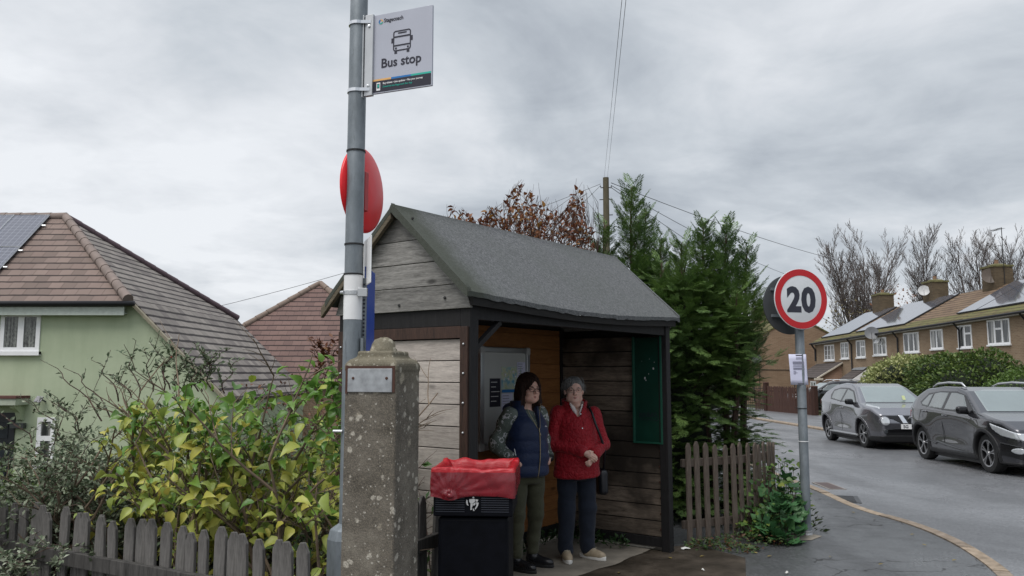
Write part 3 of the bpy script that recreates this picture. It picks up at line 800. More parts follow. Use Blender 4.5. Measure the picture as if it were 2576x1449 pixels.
# notice board on the back wall
def build_noticeboard():
    e = empty('notice_board', sh(1.54, SHW-.0705, .953), SHRZ, 'white metal notice board in a silver frame on the orange back wall of the shelter', 'notice board')
    Wd, H = .76, .915
    b = MB().bb((.03, -.022, .03), (Wd-.03, -.004, H-.03)); obj('panel', b, M['whiteboard'], e)
    b = MB()
    for a, c_ in (((0, -.042, .05), (.055, -.002, H-.05)), ((Wd-.055, -.042, .05), (Wd, -.002, H-.05)), ((.05, -.042, 0), (Wd-.05, -.002, .05)), ((.05, -.042, H-.05), (Wd-.05, -.002, H))): b.bb(a, c_)
    fr = obj('frame', b, M['alu'], e, bevel=.008)
    b = MB()
    for x in (0, Wd):
        for z in (0, H):
            xx = .03 if x == 0 else Wd-.03; z2 = .03 if z == 0 else H-.03
            b.box((xx, -.022, z2), (.072, .044, .072))
    obj('corner_cap', b, M['dish_white'], fr, bevel=.012)
    return e
nb = build_noticeboard()
def poster(x0, x1, z0, z1, mat, label, lines=0, inkm='grey_ink', cat='poster'):
    e = empty('poster', sh(x0, SHW-.0705, 0)+Vector((0, 0, z0)), SHRZ, label, cat, 'papers pinned to the notice board')
    b = MB(); n = 8; wd = x1-x0; h = z1-z0; vs = []
    for i in range(n+1):
        yo = -.0245-.004*abs(math.sin(i*.9)); vs += [(wd*i/n, yo, 0), (wd*i/n, yo, h)]
    for i in range(n): b.add([vs[2*i], vs[2*i+2], vs[2*i+3], vs[2*i+1]], [(0, 1, 2, 3)])
    o = obj('sheet', b, mat, e); sm = o.modifiers.new('thick', 'SOLIDIFY'); sm.thickness = .0012
    if lines:
        b = MB()
        for i in range(lines):
            z = h*(1-(i+.8)/(lines+1)); l = wd*random.uniform(.45, .85); b.bb((wd*.07, -.0312, z-.003), (wd*.07+l, -.0302, z+.003))
        obj('print', b, M[inkm], e)
    return e
p = poster(1.865, 2.165, 1.455, 1.69, M['map'], 'coloured route map with blue edge pinned to the notice board', 0)
b = MB().bb((0, -.0325, 0), (.30, -.0305, .028)); obj('map_border', b, M['blue_ink'], p)
b = MB()
for k in range(16):
    x, z = random.uniform(.02, .27), random.uniform(.05, .2); b.bb((x, -.0325, z), (x+random.uniform(.01, .04), -.0308, z+random.uniform(.006, .02)))
obj('map_panel', b, M['white_ink'], p)
p = poster(2.105, 2.235, 1.56, 1.735, M['paper'], 'small white notice with dark photo at the top right of the notice board', 7)
p = poster(1.69, 1.845, 1.33, 1.585, M['ink'], 'dark navy leaflet curling off the left of the notice board', 5, 'white_ink')
p = poster(1.865, 2.03, 1.20, 1.445, M['paper'], 'white sheet of print below the route map', 9)

# green metal panel on the end wall
e = empty('green_panel', sh(SHL-.052, .06, .985), SHRZ, 'tall dark green metal timetable panel with graffiti on the inside end wall', 'panel')
b = MB().bb((-.022, .0, 0), (-.001, .285, .985)); bd = obj('back_plate', b, M['green_paint'], e, bevel=.002)
b = MB().bb((-.040, -.012, -.01), (-.0005, .008, .995)).bb((-.040, .277, -.01), (-.0005, .297, .995)).bb((-.034, .008, -.01), (-.0005, .277, .006)); obj('edge_channel', b, simple('green_edge', (.012, .085, .055), .4), e, bevel=.002)
b = MB(); Mx = frame((-.0232, .145, .235), (0, -1, 0), (0, 0, 1)); put_text(b, 'ISKRAS', .062, Mx @ Matrix.Rotation(.06, 4, 'Z'), depth=.0006)
b.tube([Mx @ Vector((-.08, -.025, 0)), Mx @ Vector((.03, -.022, 0)), Mx @ Vector((.1, -.03, 0)), Mx @ Vector((.1, .0, 0))], .003, 4)
obj('graffiti', b, M['ink'], e)
b = MB()
for y_, z_, s_ in ((.08, .69, .012), (.13, .64, .006), (.17, .60, .014), (.16, .58, .008), (.2, .76, .004), (.12, .78, .004), (.07, .75, .005)):
    b.box((-.0225, y_, z_), (.002, s_, s_*1.6))
obj('sticker_remains', b, M['dish_white'], e)

# ================================================================== bus stop post
PP = at(887, 800, 3.9); PX, PY = PP.x, PP.y
def build_busstop():
    e = empty('bus_stop_post', (PX, PY, 0), 0, 'tall galvanised bus stop pole carrying a shade-toned white bus stop flag, red disc and blue board', 'bus stop')
    pr = .0435
    b = MB(); b.lathe([(pr, .8), (pr, 3.95), (pr*.9, 3.97), (0, 3.97)], 28); obj('pole', b, M['galv'], e, smooth=40)
    b = MB(); b.lathe([(.098, 0), (.098, .86), (.085, .905), (.045, .93)], 8, Matrix.Rotation(R(22), 4, 'Z')); obj('base', b, M['galv'], e, bevel=.004)
    z = lambda y, D=3.857: at(890, y, D).z
    b = MB(); b.lathe([(pr+.0015, z(803)), (pr+.0015, z(690))], 28); obj('white_band', b, M['white_plastic'], e, smooth=40)
    for y in (375, 612, 688):
        b = MB(); b.lathe([(pr+.0005, z(y)-.004), (pr+.004, z(y)-.004), (pr+.004, z(y)+.004), (pr+.0005, z(y)+.004)], 24); obj('cable_tie', b, M['black_rubber'], e)
    for y in (735,):
        b = MB(); b.lathe([(pr+.001, z(y)-.010), (pr+.005, z(y)-.010), (pr+.005, z(y)+.010), (pr+.001, z(y)+.010)], 24); b.bb((.03, -.045, z(y)-.02), (.075, -.02, z(y)+.02)); b.tube([(-.055, -.02, z(y)), (-.04, -.03, z(y))], .009, 8); obj('clamp', b, M['alu'], e, bevel=.001)
    b = MB(); b.tube([(-.075, -.03, z(1085)), (-.03, -.035, z(1085))], .007, 8); obj('clamp', b, M['alu'], e)
    b = MB().bb((.046, -.03, z(1010)), (.058, -.005, z(850))); obj('channel', b, M['galv'], e)
    # flag
    fl = bpy.data.objects.new('bus_stop_flag', None); COL.objects.link(fl); fl.parent = e
    a = R(-22); dx, dy = math.cos(a), math.sin(a)
    z1, z0 = at(937, 40, 3.867).z, at(937, 237, 3.867).z
    s0, s1 = .092, .418; Wd = s1-s0; H = z1-z0
    O = Vector((s0*dx, s0*dy, z0)); Fm = frame(O, (dx, dy, 0), (0, 0, 1))   # local x along, y up, z toward the viewer
    b = MB(); b.box((Wd/2, H/2, -.006), (Wd, H, .012)); b.v = [tuple(Fm @ Vector(v)) for v in b.v]; face = obj('bus_stop_flag', b, M['sign_white_shaded'], e, bevel=.001)
    bpy.data.objects.remove(fl); face['label'] = 'white bus stop flag toned for shade, with a bus symbol'
    b = MB(); b.box((-.022, H/2-.003, .004), (.046, H+.014, .020)); b.box((-.062, H/2-.006, .006), (.026, H+.02, .03))
    b.v = [tuple(Fm @ Vector(v)) for v in b.v]; br = obj('bracket', b, M['alu'], face, bevel=.002)
    b = MB()
    for q in (.1, .86): b.lathe([(0, 0), (.008, 0), (.008, .006), (0, .008)], 10, Fm @ Matrix.Translation((-.022, H*q, .014)))
    obj('bolt', b, M['chrome'], br)
    for q in (.055, .915):
        b = MB(); b.lathe([(pr+.001, z0+H*q-.008), (pr+.006, z0+H*q-.008), (pr+.006, z0+H*q+.008), (pr+.001, z0+H*q+.008)], 24); b.box((.045, -.035, z0+H*q), (.05, .02, .016)); obj('clamp', b, M['chrome'], br)
    # artwork (u right, v down from the top left)
    def rect(mb, u0, v0, u1, v1, d=.0012, m=0):
        mb.box((( u0+u1)/2*Wd, (1-(v0+v1)/2)*H, d/2+.0002), ((u1-u0)*Wd, (v1-v0)*H, d), m=m)
    def done(name, mb, mat): mb.v = [tuple(Fm @ Vector(v)) for v in mb.v]; return obj(name, mb, mat, face)
    b = MB(); rect(b, 0.0, .845, .985, .985); done('footer', b, M['ink'])
    for nm, u0, u1, mt in (('stripe', 0, .31, 'orange_ink'), ('stripe', .31, .65, 'blue_ink'), ('stripe', .65, .985, 'teal_ink')):
        b = MB(); rect(b, u0, .822, u1, .845); done(nm, b, M[mt])
    b = MB(); put_text(b, 'Bus stop', .066, Matrix.Translation((.475*Wd, .315*H, .001)), depth=.0006, bold=.0012, sx=.98); done('lettering', b, M['ink'])
    b = MB(); put_text(b, 'Stagecoach', .0285, Matrix.Translation((.17*Wd, .89*H, .001)), depth=.0006, bold=.0004, align='LEFT', sx=.86); done('lettering', b, M['ink'])
    b = MB(); put_text(b, 'Buy tickets • Live updates • Plan your journey', .0128, Matrix.Translation((.17*Wd, .105*H, .0022)), depth=.0004, bold=.0003, align='LEFT', sx=.94); done('lettering', b, M['white_ink'])
    b = MB(); put_text(b, 'Download the Stagecoach Bus App', .0128, Matrix.Translation((.17*Wd, .063*H, .0022)), depth=.0004, bold=.0001, align='LEFT', sx=.90); done('lettering', b, M['teal_ink'])
    b = MB()
    def ringarc(mb, cu, cv, r, rw, a0, a1, n=14):
        vs = []
        for i in range(n+1):
            t = a0+(a1-a0)*i/n
            for q in (r-rw/2, r+rw/2): vs.append((cu+q*math.cos(t), cv+q*math.sin(t), .0014))
        mb.add(vs, [(2*i, 2*i+1, 2*i+3, 2*i+2) for i in range(n)])
    ringarc(b, .115*Wd, .905*H, .0095, .006, R(100), R(230)); done('emblem', b, M['blue_ink'])
    b = MB(); ringarc(b, .115*Wd, .905*H, .0095, .006, R(230), R(350)); done('emblem', b, M['teal_ink'])
    b = MB(); ringarc(b, .115*Wd, .905*H, .0095, .006, R(-10), R(100)); done('emblem', b, M['orange_ink'])
    # bus symbol
    b = MB()
    def frm(u0, v0, u1, v1, t):
        x0, x1, y1, y0 = u0*Wd, u1*Wd, (1-v0)*H, (1-v1)*H; r = .014; n = 5; outer_, inner_ = [], []
        for (cx, cy, a0) in ((x1-r, y1-r, 0), (x0+r, y1-r, 90), (x0+r, y0+r, 180), (x1-r, y0+r, 270)):
            for i in range(n+1):
                q = R(a0+90*i/n); outer_.append((cx+r*math.cos(q), cy+r*math.sin(q), .0013)); inner_.append((cx+(r-t)*math.cos(q), cy+(r-t)*math.sin(q), .0013))
        N_ = len(outer_); b.add(outer_+inner_, [(i, (i+1) % N_, N_+(i+1) % N_, N_+i) for i in range(N_)])
    frm(.335, .245, .64, .505, .0062)
    rect(b, .345, .315, .63, .332, .0016); rect(b, .345, .425, .63, .441, .0016); rect(b, .42, .272, .565, .286, .0016)
    rect(b, .305, .335, .335, .395); rect(b, .64, .335, .67, .395); rect(b, .36, .505, .405, .535); rect(b, .57, .505, .615, .535)
    for u in (.385, .59):
        vs = [(u*Wd+.0055*math.cos(2*math.pi*i/12), (1-.468)*H+.0055*math.sin(2*math.pi*i/12), .0014) for i in range(12)]; b.add(vs, [tuple(range(12))])
    done('bus_symbol', b, M['ink'])
    b = MB(); rect(b, .06, .868, .125, .968, .0022); ph = done('phone_symbol', b, M['white_ink'])
    b = MB(); rect(b, .071, .883, .114, .94, .0028); done('phone_screen', b, M['ink'])
    b = MB(); rect(b, .078, .892, .107, .93, .0032); done('phone_screen', b, M['teal_ink'])
    # red disc on the far side
    c = at(914, 479, 4.06)-Vector((PX, PY, 0)); n_ = Vector((.951, -.309, 0))
    fm = Matrix((Vector((.309, .951, 0)), Vector((0, 0, 1)), n_)).transposed().to_4x4(); fm.translation = c
    b = MB(); Rr = .217
    b.lathe([(0, -.012), (Rr, -.012), (Rr+.003, -.004), (Rr, .003), (Rr*.9, .012), (Rr*.6, .03), (Rr*.3, .038), (0, .04)], 48, fm); rdk = obj('red_disc', b, M['red_plastic'], e, smooth=50)
    b = MB(); b.box((-.05, -.02, .034), (.04, .20, .026)); b.v = [tuple(fm @ Vector(v)) for v in b.v]; obj('bracket', b, simple('disc_shadow_red', (.42, .008, .012), .4), rdk, bevel=.004)  # bracket coloured darker to stand for the shadow behind the pole
    # boards seen nearly edge on
    def board(px0, D0, px1, D1, yt, yb, th, mat, name, ref):
        p0, p1 = at(px0, 700, D0), at(px1, 700, D1); d = Vector((p1.x-p0.x, p1.y-p0.y, 0)); nrm = Vector((-d.y, d.x, 0)).normalized()*th
        zt, zb = at(ref[0], yt, ref[1]).z, at(ref[0], yb, ref[1]).z
        P = [Vector((p0.x-PX, p0.y-PY, zb)), Vector((p1.x-PX, p1.y-PY, zb))]
        vs = [P[0], P[1], P[1]+nrm, P[0]+nrm]; vs += [v+Vector((0, 0, zt-zb)) for v in vs]
        b = MB().add(vs, [(3, 2, 1, 0), (4, 5, 6, 7), (0, 1, 5, 4), (1, 2, 6, 5), (2, 3, 7, 6), (3, 0, 4, 7)]); return obj(name, b, mat, e, bevel=.003)
    board(921, 3.93, 944, 4.22, 688, 888, .008, M['blue_plastic'], 'blue_board', (944, 4.22))
    board(913, 4.02, 931, 3.80, 590, 711, .006, M['white_plastic'], 'white_board', (931, 3.80))
    b = MB()
    p0 = at(917, 760, 3.93)-Vector((PX, PY, 0))
    zt, zb = at(917, 700, 3.93).z, at(917, 885, 3.93).z
    b.bb((p0.x-.012, p0.y-.004, zb), (p0.x+.009, p0.y+.012, zt)); rl = obj('sign_rail', b, M['galv'], e)
    b = MB()
    zz_ = zb+.02
    while zz_ < zt-.02: b.bb((p0.x-.006, p0.y-.006, zz_), (p0.x+.003, p0.y-.003, zz_+.009)); zz_ += .019
    obj('slot', b, M['ink'], rl)
    return e
build_busstop()

# ================================================================== concrete gate post
def build_pillar():
    e = empty('concrete_gatepost', (-.515, 3.245, 0), R(-17.7), 'lichen spotted concrete gatepost with domed cap and blank metal plate', 'gatepost')
    s = .112
    b = MB()
    def sq(h, z): return [(-h, -h, z), (h, -h, z), (h, h, z), (-h, h, z)]
    lv = [sq(s*1.02, -.1), sq(s, .9), sq(s*.985, 1.635), sq(s*1.01, 1.645), sq(s*1.01, 1.668), sq(s*.90, 1.682), sq(s*.70, 1.692), sq(s*.68, 1.718)]
    vs = [v for l in lv for v in l]; fs = []
    for i in range(len(lv)-1):
        for k in range(4): fs.append((i*4+k, i*4+(k+1) % 4, i*4+4+(k+1) % 4, i*4+4+k))
    fs.append((3, 2, 1, 0)); fs.append(tuple(len(vs)-4+k for k in range(4))); b.add(vs, fs)
    sh_ = obj('shaft', b, M['lichen'], e, bevel=.008)
    b = MB(); b.lathe([(.054, 1.715), (.053, 1.726), (.049, 1.731), (.045, 1.748), (.036, 1.763), (.018, 1.772), (0, 1.774)], 24); rj = random.Random(2); b.v = [(x*(1+rj.uniform(-.05, .05)), y*(1+rj.uniform(-.05, .05)), z+rj.uniform(-.003, .003)) for x, y, z in b.v]; obj('dome', b, M['lichen'], e, smooth=60)
    zt, zb = at(935, 927, 3.11).z, at(935, 987, 3.11).z
    b = MB().bb((-s*.84, -s-.006, zb), (s*.86, -s+.002, zt)); pl = obj('plate', b, M['plate'], e, bevel=.002)
    b = MB()
    for x in (-s*.62, s*.66): b.lathe([(0, 0), (.006, 0), (.005, .003), (0, .004)], 10, frame((x, -s-.006, (zt+zb)/2+.008), (1, 0, 0), (0, 0, 1)))
    obj('screw', b, M['rust'], pl)
    b = MB().bb((-s*.93, -s-.0045, zb-.006), (-s*.84, -s+.001, zt+.012)).bb((-s*.84, -s-.0035, zt), (s*.95, -s+.001, zt+.010)).bb((s*.86, -s-.0025, zb), (s*.95, -s+.001, zt)); obj('stain', b, M['rust'], pl)
build_pillar()

# ================================================================== litter bin with red bag
def build_bin():
    c0 = at(1090, 1175, 4.4); c1 = at(1290, 1175, 4.4)
    rz = R(-3.5); ux = Vector((math.cos(rz), math.sin(rz), 0)); uy = Vector((-math.sin(rz), math.cos(rz), 0))
    Wd, Dp, H = .425, .47, 1.115
    org = Vector(((c0.x+c1.x)/2, 4.40, 0))+uy*(Dp/2)
    e = empty('litter_bin', (org.x, org.y, 0), rz, 'square black litter bin on the pavement with ribbed head and white litter symbol', 'litter bin')
    w, d = Wd/2, Dp/2
    b = MB().bb((-w+.022, -d+.022, 0), (w-.022, d-.022, .865)); obj('body', b, M['bin_black'], e, bevel=.02)
    b = MB()
    # hollow head: four walls
    for a, c_ in (((-w, -d, .872), (w, -d+.02, H-.01)), ((-w, d-.02, .872), (w, d, H-.01)), ((-w, -d+.02, .872), (-w+.02, d-.02, H-.01)), ((w-.02, -d+.02, .872), (w, d-.02, H-.01))): b.bb(a, c_)
    b.bb((-w+.02, -d+.02, .872), (w-.02, d-.02, .885)); hd = obj('head', b, M['bin_black'], e, bevel=.006)
    rib_m = simple('bin_rib', (.03, .033, .045), .35)
    for k in range(8):
        z = .895+.0118*k
        for xa, xb in ((-w+.012, -.045), (.045, w-.02)): obj('rib', MB().bb((xa, -d-.003, z), (xb, -d-.0002, z+.004)), rib_m, hd)
    # litter symbol: a figure dropping rubbish into a basket
    b = MB(); cz = .945; y = -d-.004
    def blob(pts): b.prism([(x*.001, z*.001) for x, z in pts], 0, .0022, Matrix(((1, 0, 0, 0), (0, 0, -1, y), (0, 1, 0, cz), (0, 0, 0, 1))))
    def circ(cx, cz_, r, n=10): return [(cx+r*math.cos(2*math.pi*i/n), cz_+r*math.sin(2*math.pi*i/n)) for i in range(n)]
    blob(circ(3, 27, 5)); blob([(-18, 18), (10, 20), (14, 8), (-2, -6), (-14, -2), (-20, 8)]); blob([(14, 18), (30, 16), (24, 4), (16, 8)])
    blob([(-12, -4), (2, -8), (-4, -26), (-12, -28)]); blob([(-13, -30), (-4, -28), (-4, -36), (-12, -38)]); blob([(2, -6), (12, 2), (14, -10), (4, -16)]); blob([(0, -28), (6, -34), (10, -42), (2, -42)])
    blob([(-34, 16), (-28, 12), (-26, -6), (-22, -16), (-32, -12), (-36, 2)]); blob([(20, 2), (32, 0), (28, -16), (16, -34), (10, -34), (20, -14)]); blob([(14, 0), (20, 2), (22, -4), (15, -4)])
    obj('litter_symbol', b, simple('symbol_grey', (.5, .5, .5), .5), hd)
    # bag: folded over the rim all round
    rg = random.Random(5)
    n = 220; per = []
    r_ = .018
    def ringpt(s, g):     # perimeter of the rounded rectangle grown by g
        ww, dd = w+g, d+g; P = 2*(2*ww+2*dd); q = s*P
        if q < 2*ww: return (-ww+q, -dd), (0, -1)
        q -= 2*ww
        if q < 2*dd: return (ww, -dd+q), (1, 0)
        q -= 2*dd
        if q < 2*ww: return (ww-q, dd), (0, 1)
        q -= 2*ww
        return (-ww, dd-q), (-1, 0)
    # the bag is gathered to a knot low on the front left
    knot = Vector((-.155*1.0, 0, 0)); rows = []
    prof = [(-.046, .90), (-.043, .98), (-.040, 1.05), (-.036, 1.10), (-.014, 1.124), (.004, 1.124), (.010, 1.114)] + [(.0115+.0035*math.sin(3.1*q), 1.104-.126*q) for q in np.linspace(0, 1, 13)]
    R1 = [rg.uniform(-1, 1) for _ in range(64)]
    def fn(s, k): 
        x = s*k; i = int(x) % 64; t = x-int(x); t = t*t*(3-2*t); return R1[i]*(1-t)+R1[(i+1) % 64]*t
    vs = []; K = len(prof)
    for i in range(n):
        s = i/n
        for j, (g, z) in enumerate(prof):
            wr = (fn(s+.007*j, 61)*.0022+fn(s*1.0+.2-.004*j, 23)*.0028)*(1 if j > 5 else 1.6)
            (x, y_), nn = ringpt(s, g)
            zz_ = z
            if 2 <= j <= 7 and .45 < s < .80: zz_ += .006*abs(math.sin(31*s))+.003*math.sin(77*s)
            if 3 <= j <= 6: zz_ += fn(s, 40)*.004+fn(s+.4, 11)*.005
            if j >= 17: zz_ += fn(s+.7, 17)*.010
            px, py = x+nn[0]*wr, y_+nn[1]*wr
            if s < .235 and j >= 6:      # pleats radiating from the knot on the front
                dxk = px-(-.125); dzk = z-.985; a_ = math.atan2(dzk+.0, dxk); rad = math.hypot(dxk, dzk)
                py -= .0075*abs(math.sin(a_*11+1+.8*math.sin(a_*5)))**2*min(1, .12/(rad+.03))*(1 if rad > .015 else .4)
                if rad < .035: py -= .014
                zz_ -= .014*math.exp(-(dxk/.05)**2)*(j-6)/12
            vs.append((px, py, zz_))
    b = MB(); b.v = vs
    for i in range(n):
        i2 = (i+1) % n
        for j in range(K-1): b.f.append((i*K+j, i2*K+j, i2*K+j+1, i*K+j+1)); b.m.append(1 if j >= 7 else 0)
    bg_ = empty('bin_bag', (org.x, org.y, .9), rz, 'bright red plastic bin bag folded over the rim of the black bin', 'bin bag')
    b.v = [(x, y_, z-.9) for x, y_, z in b.v]
    o = obj('bag_rim', b, [M['bag'], M['bag_over']], bg_, smooth=True)
    b = MB()
    for k in range(3):     # crumpled fold lying over the back rim and the knot
        pts = [(-.02+.06*k+.03*i, d-.03-.012*i+rg.uniform(-.01, .01), .215+rg.uniform(-.006, .014)) for i in range(6)]
    b.tube([(-.135, -d-.022, .092), (-.12, -d-.03, .082), (-.10, -d-.026, .078)], [.012, .016, .006], 8); b.tube([(-.125, -d-.022, .095), (-.125, -d-.016, .12)], [.016, .006], 8)
    obj('knot', b, M['bag_over'], bg_, smooth=True)
build_bin()

# ================================================================== 20 mph sign
def build_speed():
    base = gnd(2030, 1345); e = empty('speed_limit_sign', base, 0, 'round red bordered 20 speed limit sign on a grey metal pole', 'road sign')
    top = at(2014, 800, base.y)
    b = MB(); b.lathe([(.046, .0), (.046, 2.55), (.04, 2.56), (0, 2.56)], 24); obj('pole', b, M['galv'], e, smooth=40)
    b = MB(); b.lathe([(.047, .03), (.051, .03), (.051, .045), (.047, .045)], 24); b.lathe([(.047, .0), (.058, .0), (.055, .022), (.047, .025)], 24); obj('collar', b, M['alu'], e)
    n_ = Vector((.27, -.963, 0)); t_ = Vector((.963, .27, 0))
    c = at(2015, 752, base.y-.10)-base
    fm = Matrix((t_, Vector((0, 0, 1)), n_)).transposed().to_4x4(); fm.translation = c
    Rr = .314
    b = MB(); b.lathe([(0, -.010), (Rr, -.010), (Rr+.002, -.002), (Rr+.001, .002), (Rr-.002, .003), (0, .003)], 64, fm); fc = obj('sign_face', b, simple('sign_grey_white', (.66, .68, .70), .35, var=.03), e, smooth=40)
    b = MB(); b.lathe([(Rr*.775, .0032), (Rr*.985, .0032), (Rr*.985, .0055), (Rr*.775, .0055)], 64, fm, close=True); obj('red_border', b, M['sign_red'], fc)
    b = MB(); put_text(b, '20', .345, fm @ Matrix.Translation((0, -.125, .0036)), depth=.0012, bold=.0165, spacing=1.08, sx=.93); obj('numerals', b, simple('numeral_ink', (.028, .030, .045), .45), fc)
    b = MB()
    fm2 = fm.copy(); fm2.translation = c - n_*.21 + Vector((0, 0, -.045))
    b.lathe([(0, -.003), (Rr-.01, -.003), (Rr, .000), (Rr, .012), (Rr-.008, .014), (0, .010)], 64, fm2); rr_ = obj('rear_sign', b, simple('sign_back', (.075, .08, .085), .5, .3), e, smooth=40)
    for zz_ in (-.16, .14):
        b = MB().box((0, zz_, -.03), (.42, .028, .022)); b.v = [tuple(fm @ Vector(v)) for v in b.v]; obj('sign_rail', b, M['galv'], fc)
    for zz_ in (-.12, .16):
        b = MB().box((0, zz_, .024), (.46, .028, .022)); b.v = [tuple(fm2 @ Vector(v)) for v in b.v]; obj('sign_rail', b, M['galv'], rr_)
    b = MB()
    zs = lambda y: at(2022, y, base.y).z
    b = MB(); b.lathe([(.0465, zs(1027)-.004), (.05, zs(1027)-.004), (.05, zs(1027)+.004), (.0465, zs(1027)+.004)], 20); b.tube([(-.04, -.03, zs(1027)), (-.09, -.03, zs(1027)+.006)], .003, 5); obj('cable_tie', b, M['black_rubber'], e)
    b = MB(); b.lathe([(.0465, zs(1110)-.004), (.05, zs(1110)-.004), (.05, zs(1110)+.004), (.0465, zs(1110)+.004)], 20); obj('cable_tie', b, M['white_plastic'], e)
    # paper notice strapped to the pole
    D = base.y-.06; p0 = at(2011, 968, D); H = at(2011, 891, D).z-p0.z
    pe = empty('paper_notice', (p0.x, base.y-.052, p0.z), R(8), 'white printed notice strapped to the pole below the 20 sign', 'notice')
    b = MB(); n = 14; wd = .192
    vs = []
    for i in range(n+1):
        x = -wd/2+wd*i/n
        for j in range(7):
            q = j/6; y = .35*(abs(x)**1.6)*(.25+.5*q if x > 0 else .12)+.006*math.sin(5*q)*x/wd; vs.append((x+.012*(.5-q), y, H*q))
    b.add(vs, [(i*7+j, (i+1)*7+j, (i+1)*7+j+1, i*7+j+1) for i in range(n) for j in range(6)])
    o = obj('sheet', b, M['paper'], pe, smooth=True); sm = o.modifiers.new('thick', 'SOLIDIFY'); sm.thickness = .001
    b = MB()
    def ln(x0, x1, q, th=.0022):
        for k in range(6):
            xa = x0+(x1-x0)*k/6; xb = x0+(x1-x0)*(k+1)/6
            f = lambda x: .35*(abs(x)**1.6)*(.25+.5*q if x > 0 else .12)+.006*math.sin(5*q)*x/wd-.0018
            sft = .012*(.5-q)
            b.add([(xa+sft, f(xa), H*q-th), (xb+sft, f(xb), H*q-th), (xb+sft, f(xb), H*q+th), (xa+sft, f(xa), H*q+th)], [(0, 1, 2, 3)])
    for q in (.90, .865, .84): ln(-.02, .06, q, .0018)
    for i in range(6): ln(-.058, .066, .755-.017*i)
    for q in (.625, .60): ln(-.058, .068, q)
    for i in range(4): ln(-.058, .068, .555-.019*i)
    for i in range(6): ln(-.058, -.058+random.uniform(.02, .055), .455-.022*i, .0016)
    obj('print', b, M['grey_ink'], pe)
    b = MB(); ln(-.02, .05, .965, .0045); ln(-.02, .05, .028, .004); obj('cable_tie', b, M['black_rubber'], pe)
build_speed()

# ================================================================== picket fences
def picket_mesh(name, w, h, t=.02):
    b = MB(); hw = w/2
    b.prism([(-hw, 0), (hw, 0), (hw, h-.045), (hw*.35, h-.003), (-hw*.35, h-.003), (-hw, h-.045)], -t/2, t/2, Matrix(((1, 0, 0, 0), (0, 0, -1, 0), (0, 1, 0, 0), (0, 0, 0, 1))))
    me = b.mesh(name); bm = bmesh.new(); bm.from_mesh(me); bmesh.ops.bevel(bm, geom=bm.edges[:], offset=.003, affect='EDGES'); bmesh.ops.recalc_face_normals(bm, faces=bm.faces); bm.to_mesh(me); bm.free(); return me
def fence(label, pts, spacing, w, h, mat, rails=(.22, .72), jit=1.0, railw=.075, zfun=lambda x, y: 0.0, seed=1, post=None, name='picket_fence', z0=0.0, group=None):
    rg = random.Random(seed); P = [Vector((*p, 0)) for p in pts]
    e = empty(name, P[0], 0, label, 'fence', group)
    mes = [picket_mesh('picket', w*k, h*q) for k, q in ((1, 1), (.93, .985), (1.05, 1.01))]
    for m in mes: m.materials.append(mat)
    tot = 0; rb = MB()
    for a, c in zip(P[:-1], P[1:]):
        d = c-a; L = d.length; ang = math.atan2(d.y, d.x); k = int(L/spacing+.5)
        nrm = Vector((-math.sin(ang), math.cos(ang), 0))
        for i in range(k):
            p = a+d*((i+.5)/k)
            o = bpy.data.objects.new('picket', rg.choice(mes)); COL.objects.link(o); o.parent = e
            o.location = p-P[0]+Vector((0, 0, zfun(p.x, p.y)+z0+rg.uniform(-.012, .012)*jit)); o.rotation_euler = (rg.uniform(-.03, .03)*jit, rg.uniform(-.025, .025)*jit, ang+rg.uniform(-.05, .05)*jit)
        for r in rails:
            q0 = a-P[0]+nrm*.034; q1 = c-P[0]+nrm*.034
            rm = Matrix.Rotation(ang, 3, 'Z'); mid = (q0+q1)/2+Vector((0, 0, h*r+z0+zfun(0, 0)))
            rb = MB().box(mid, (L, .035, railw), rm.to_4x4() @ Matrix.Rotation(rg.uniform(-.004, .004), 4, 'Y')); obj('rail', rb, mat, e, bevel=.003)
    return e
fl0 = Vector((-.86, 3.665)); fl1 = Vector((-3.35, 5.06))
fence('grey weathered picket fence under the yellow shrub at the front left', [fl0, fl1], .096, .068, .885, M['picket_grey'], seed=3)
fence('short dark picket fence between the gatepost and the shelter behind the bin', [(-.34, 5.10), (-.72, 4.30)], .082, .068, .93, M['picket_grey'], seed=8)
rf0 = gnd(1722, 1360); 
fence('brown weathered picket fence running right from the shelter post', [(1.655, 7.92), (2.27, 8.24), (2.62, 8.55), (2.80, 8.80), (2.95, 9.3)], .113, .058, .955, M['picket_brown'], seed=5, rails=(.19, .80), jit=.6, zfun=lambda x, y: -.075*max(0, y-8.0))
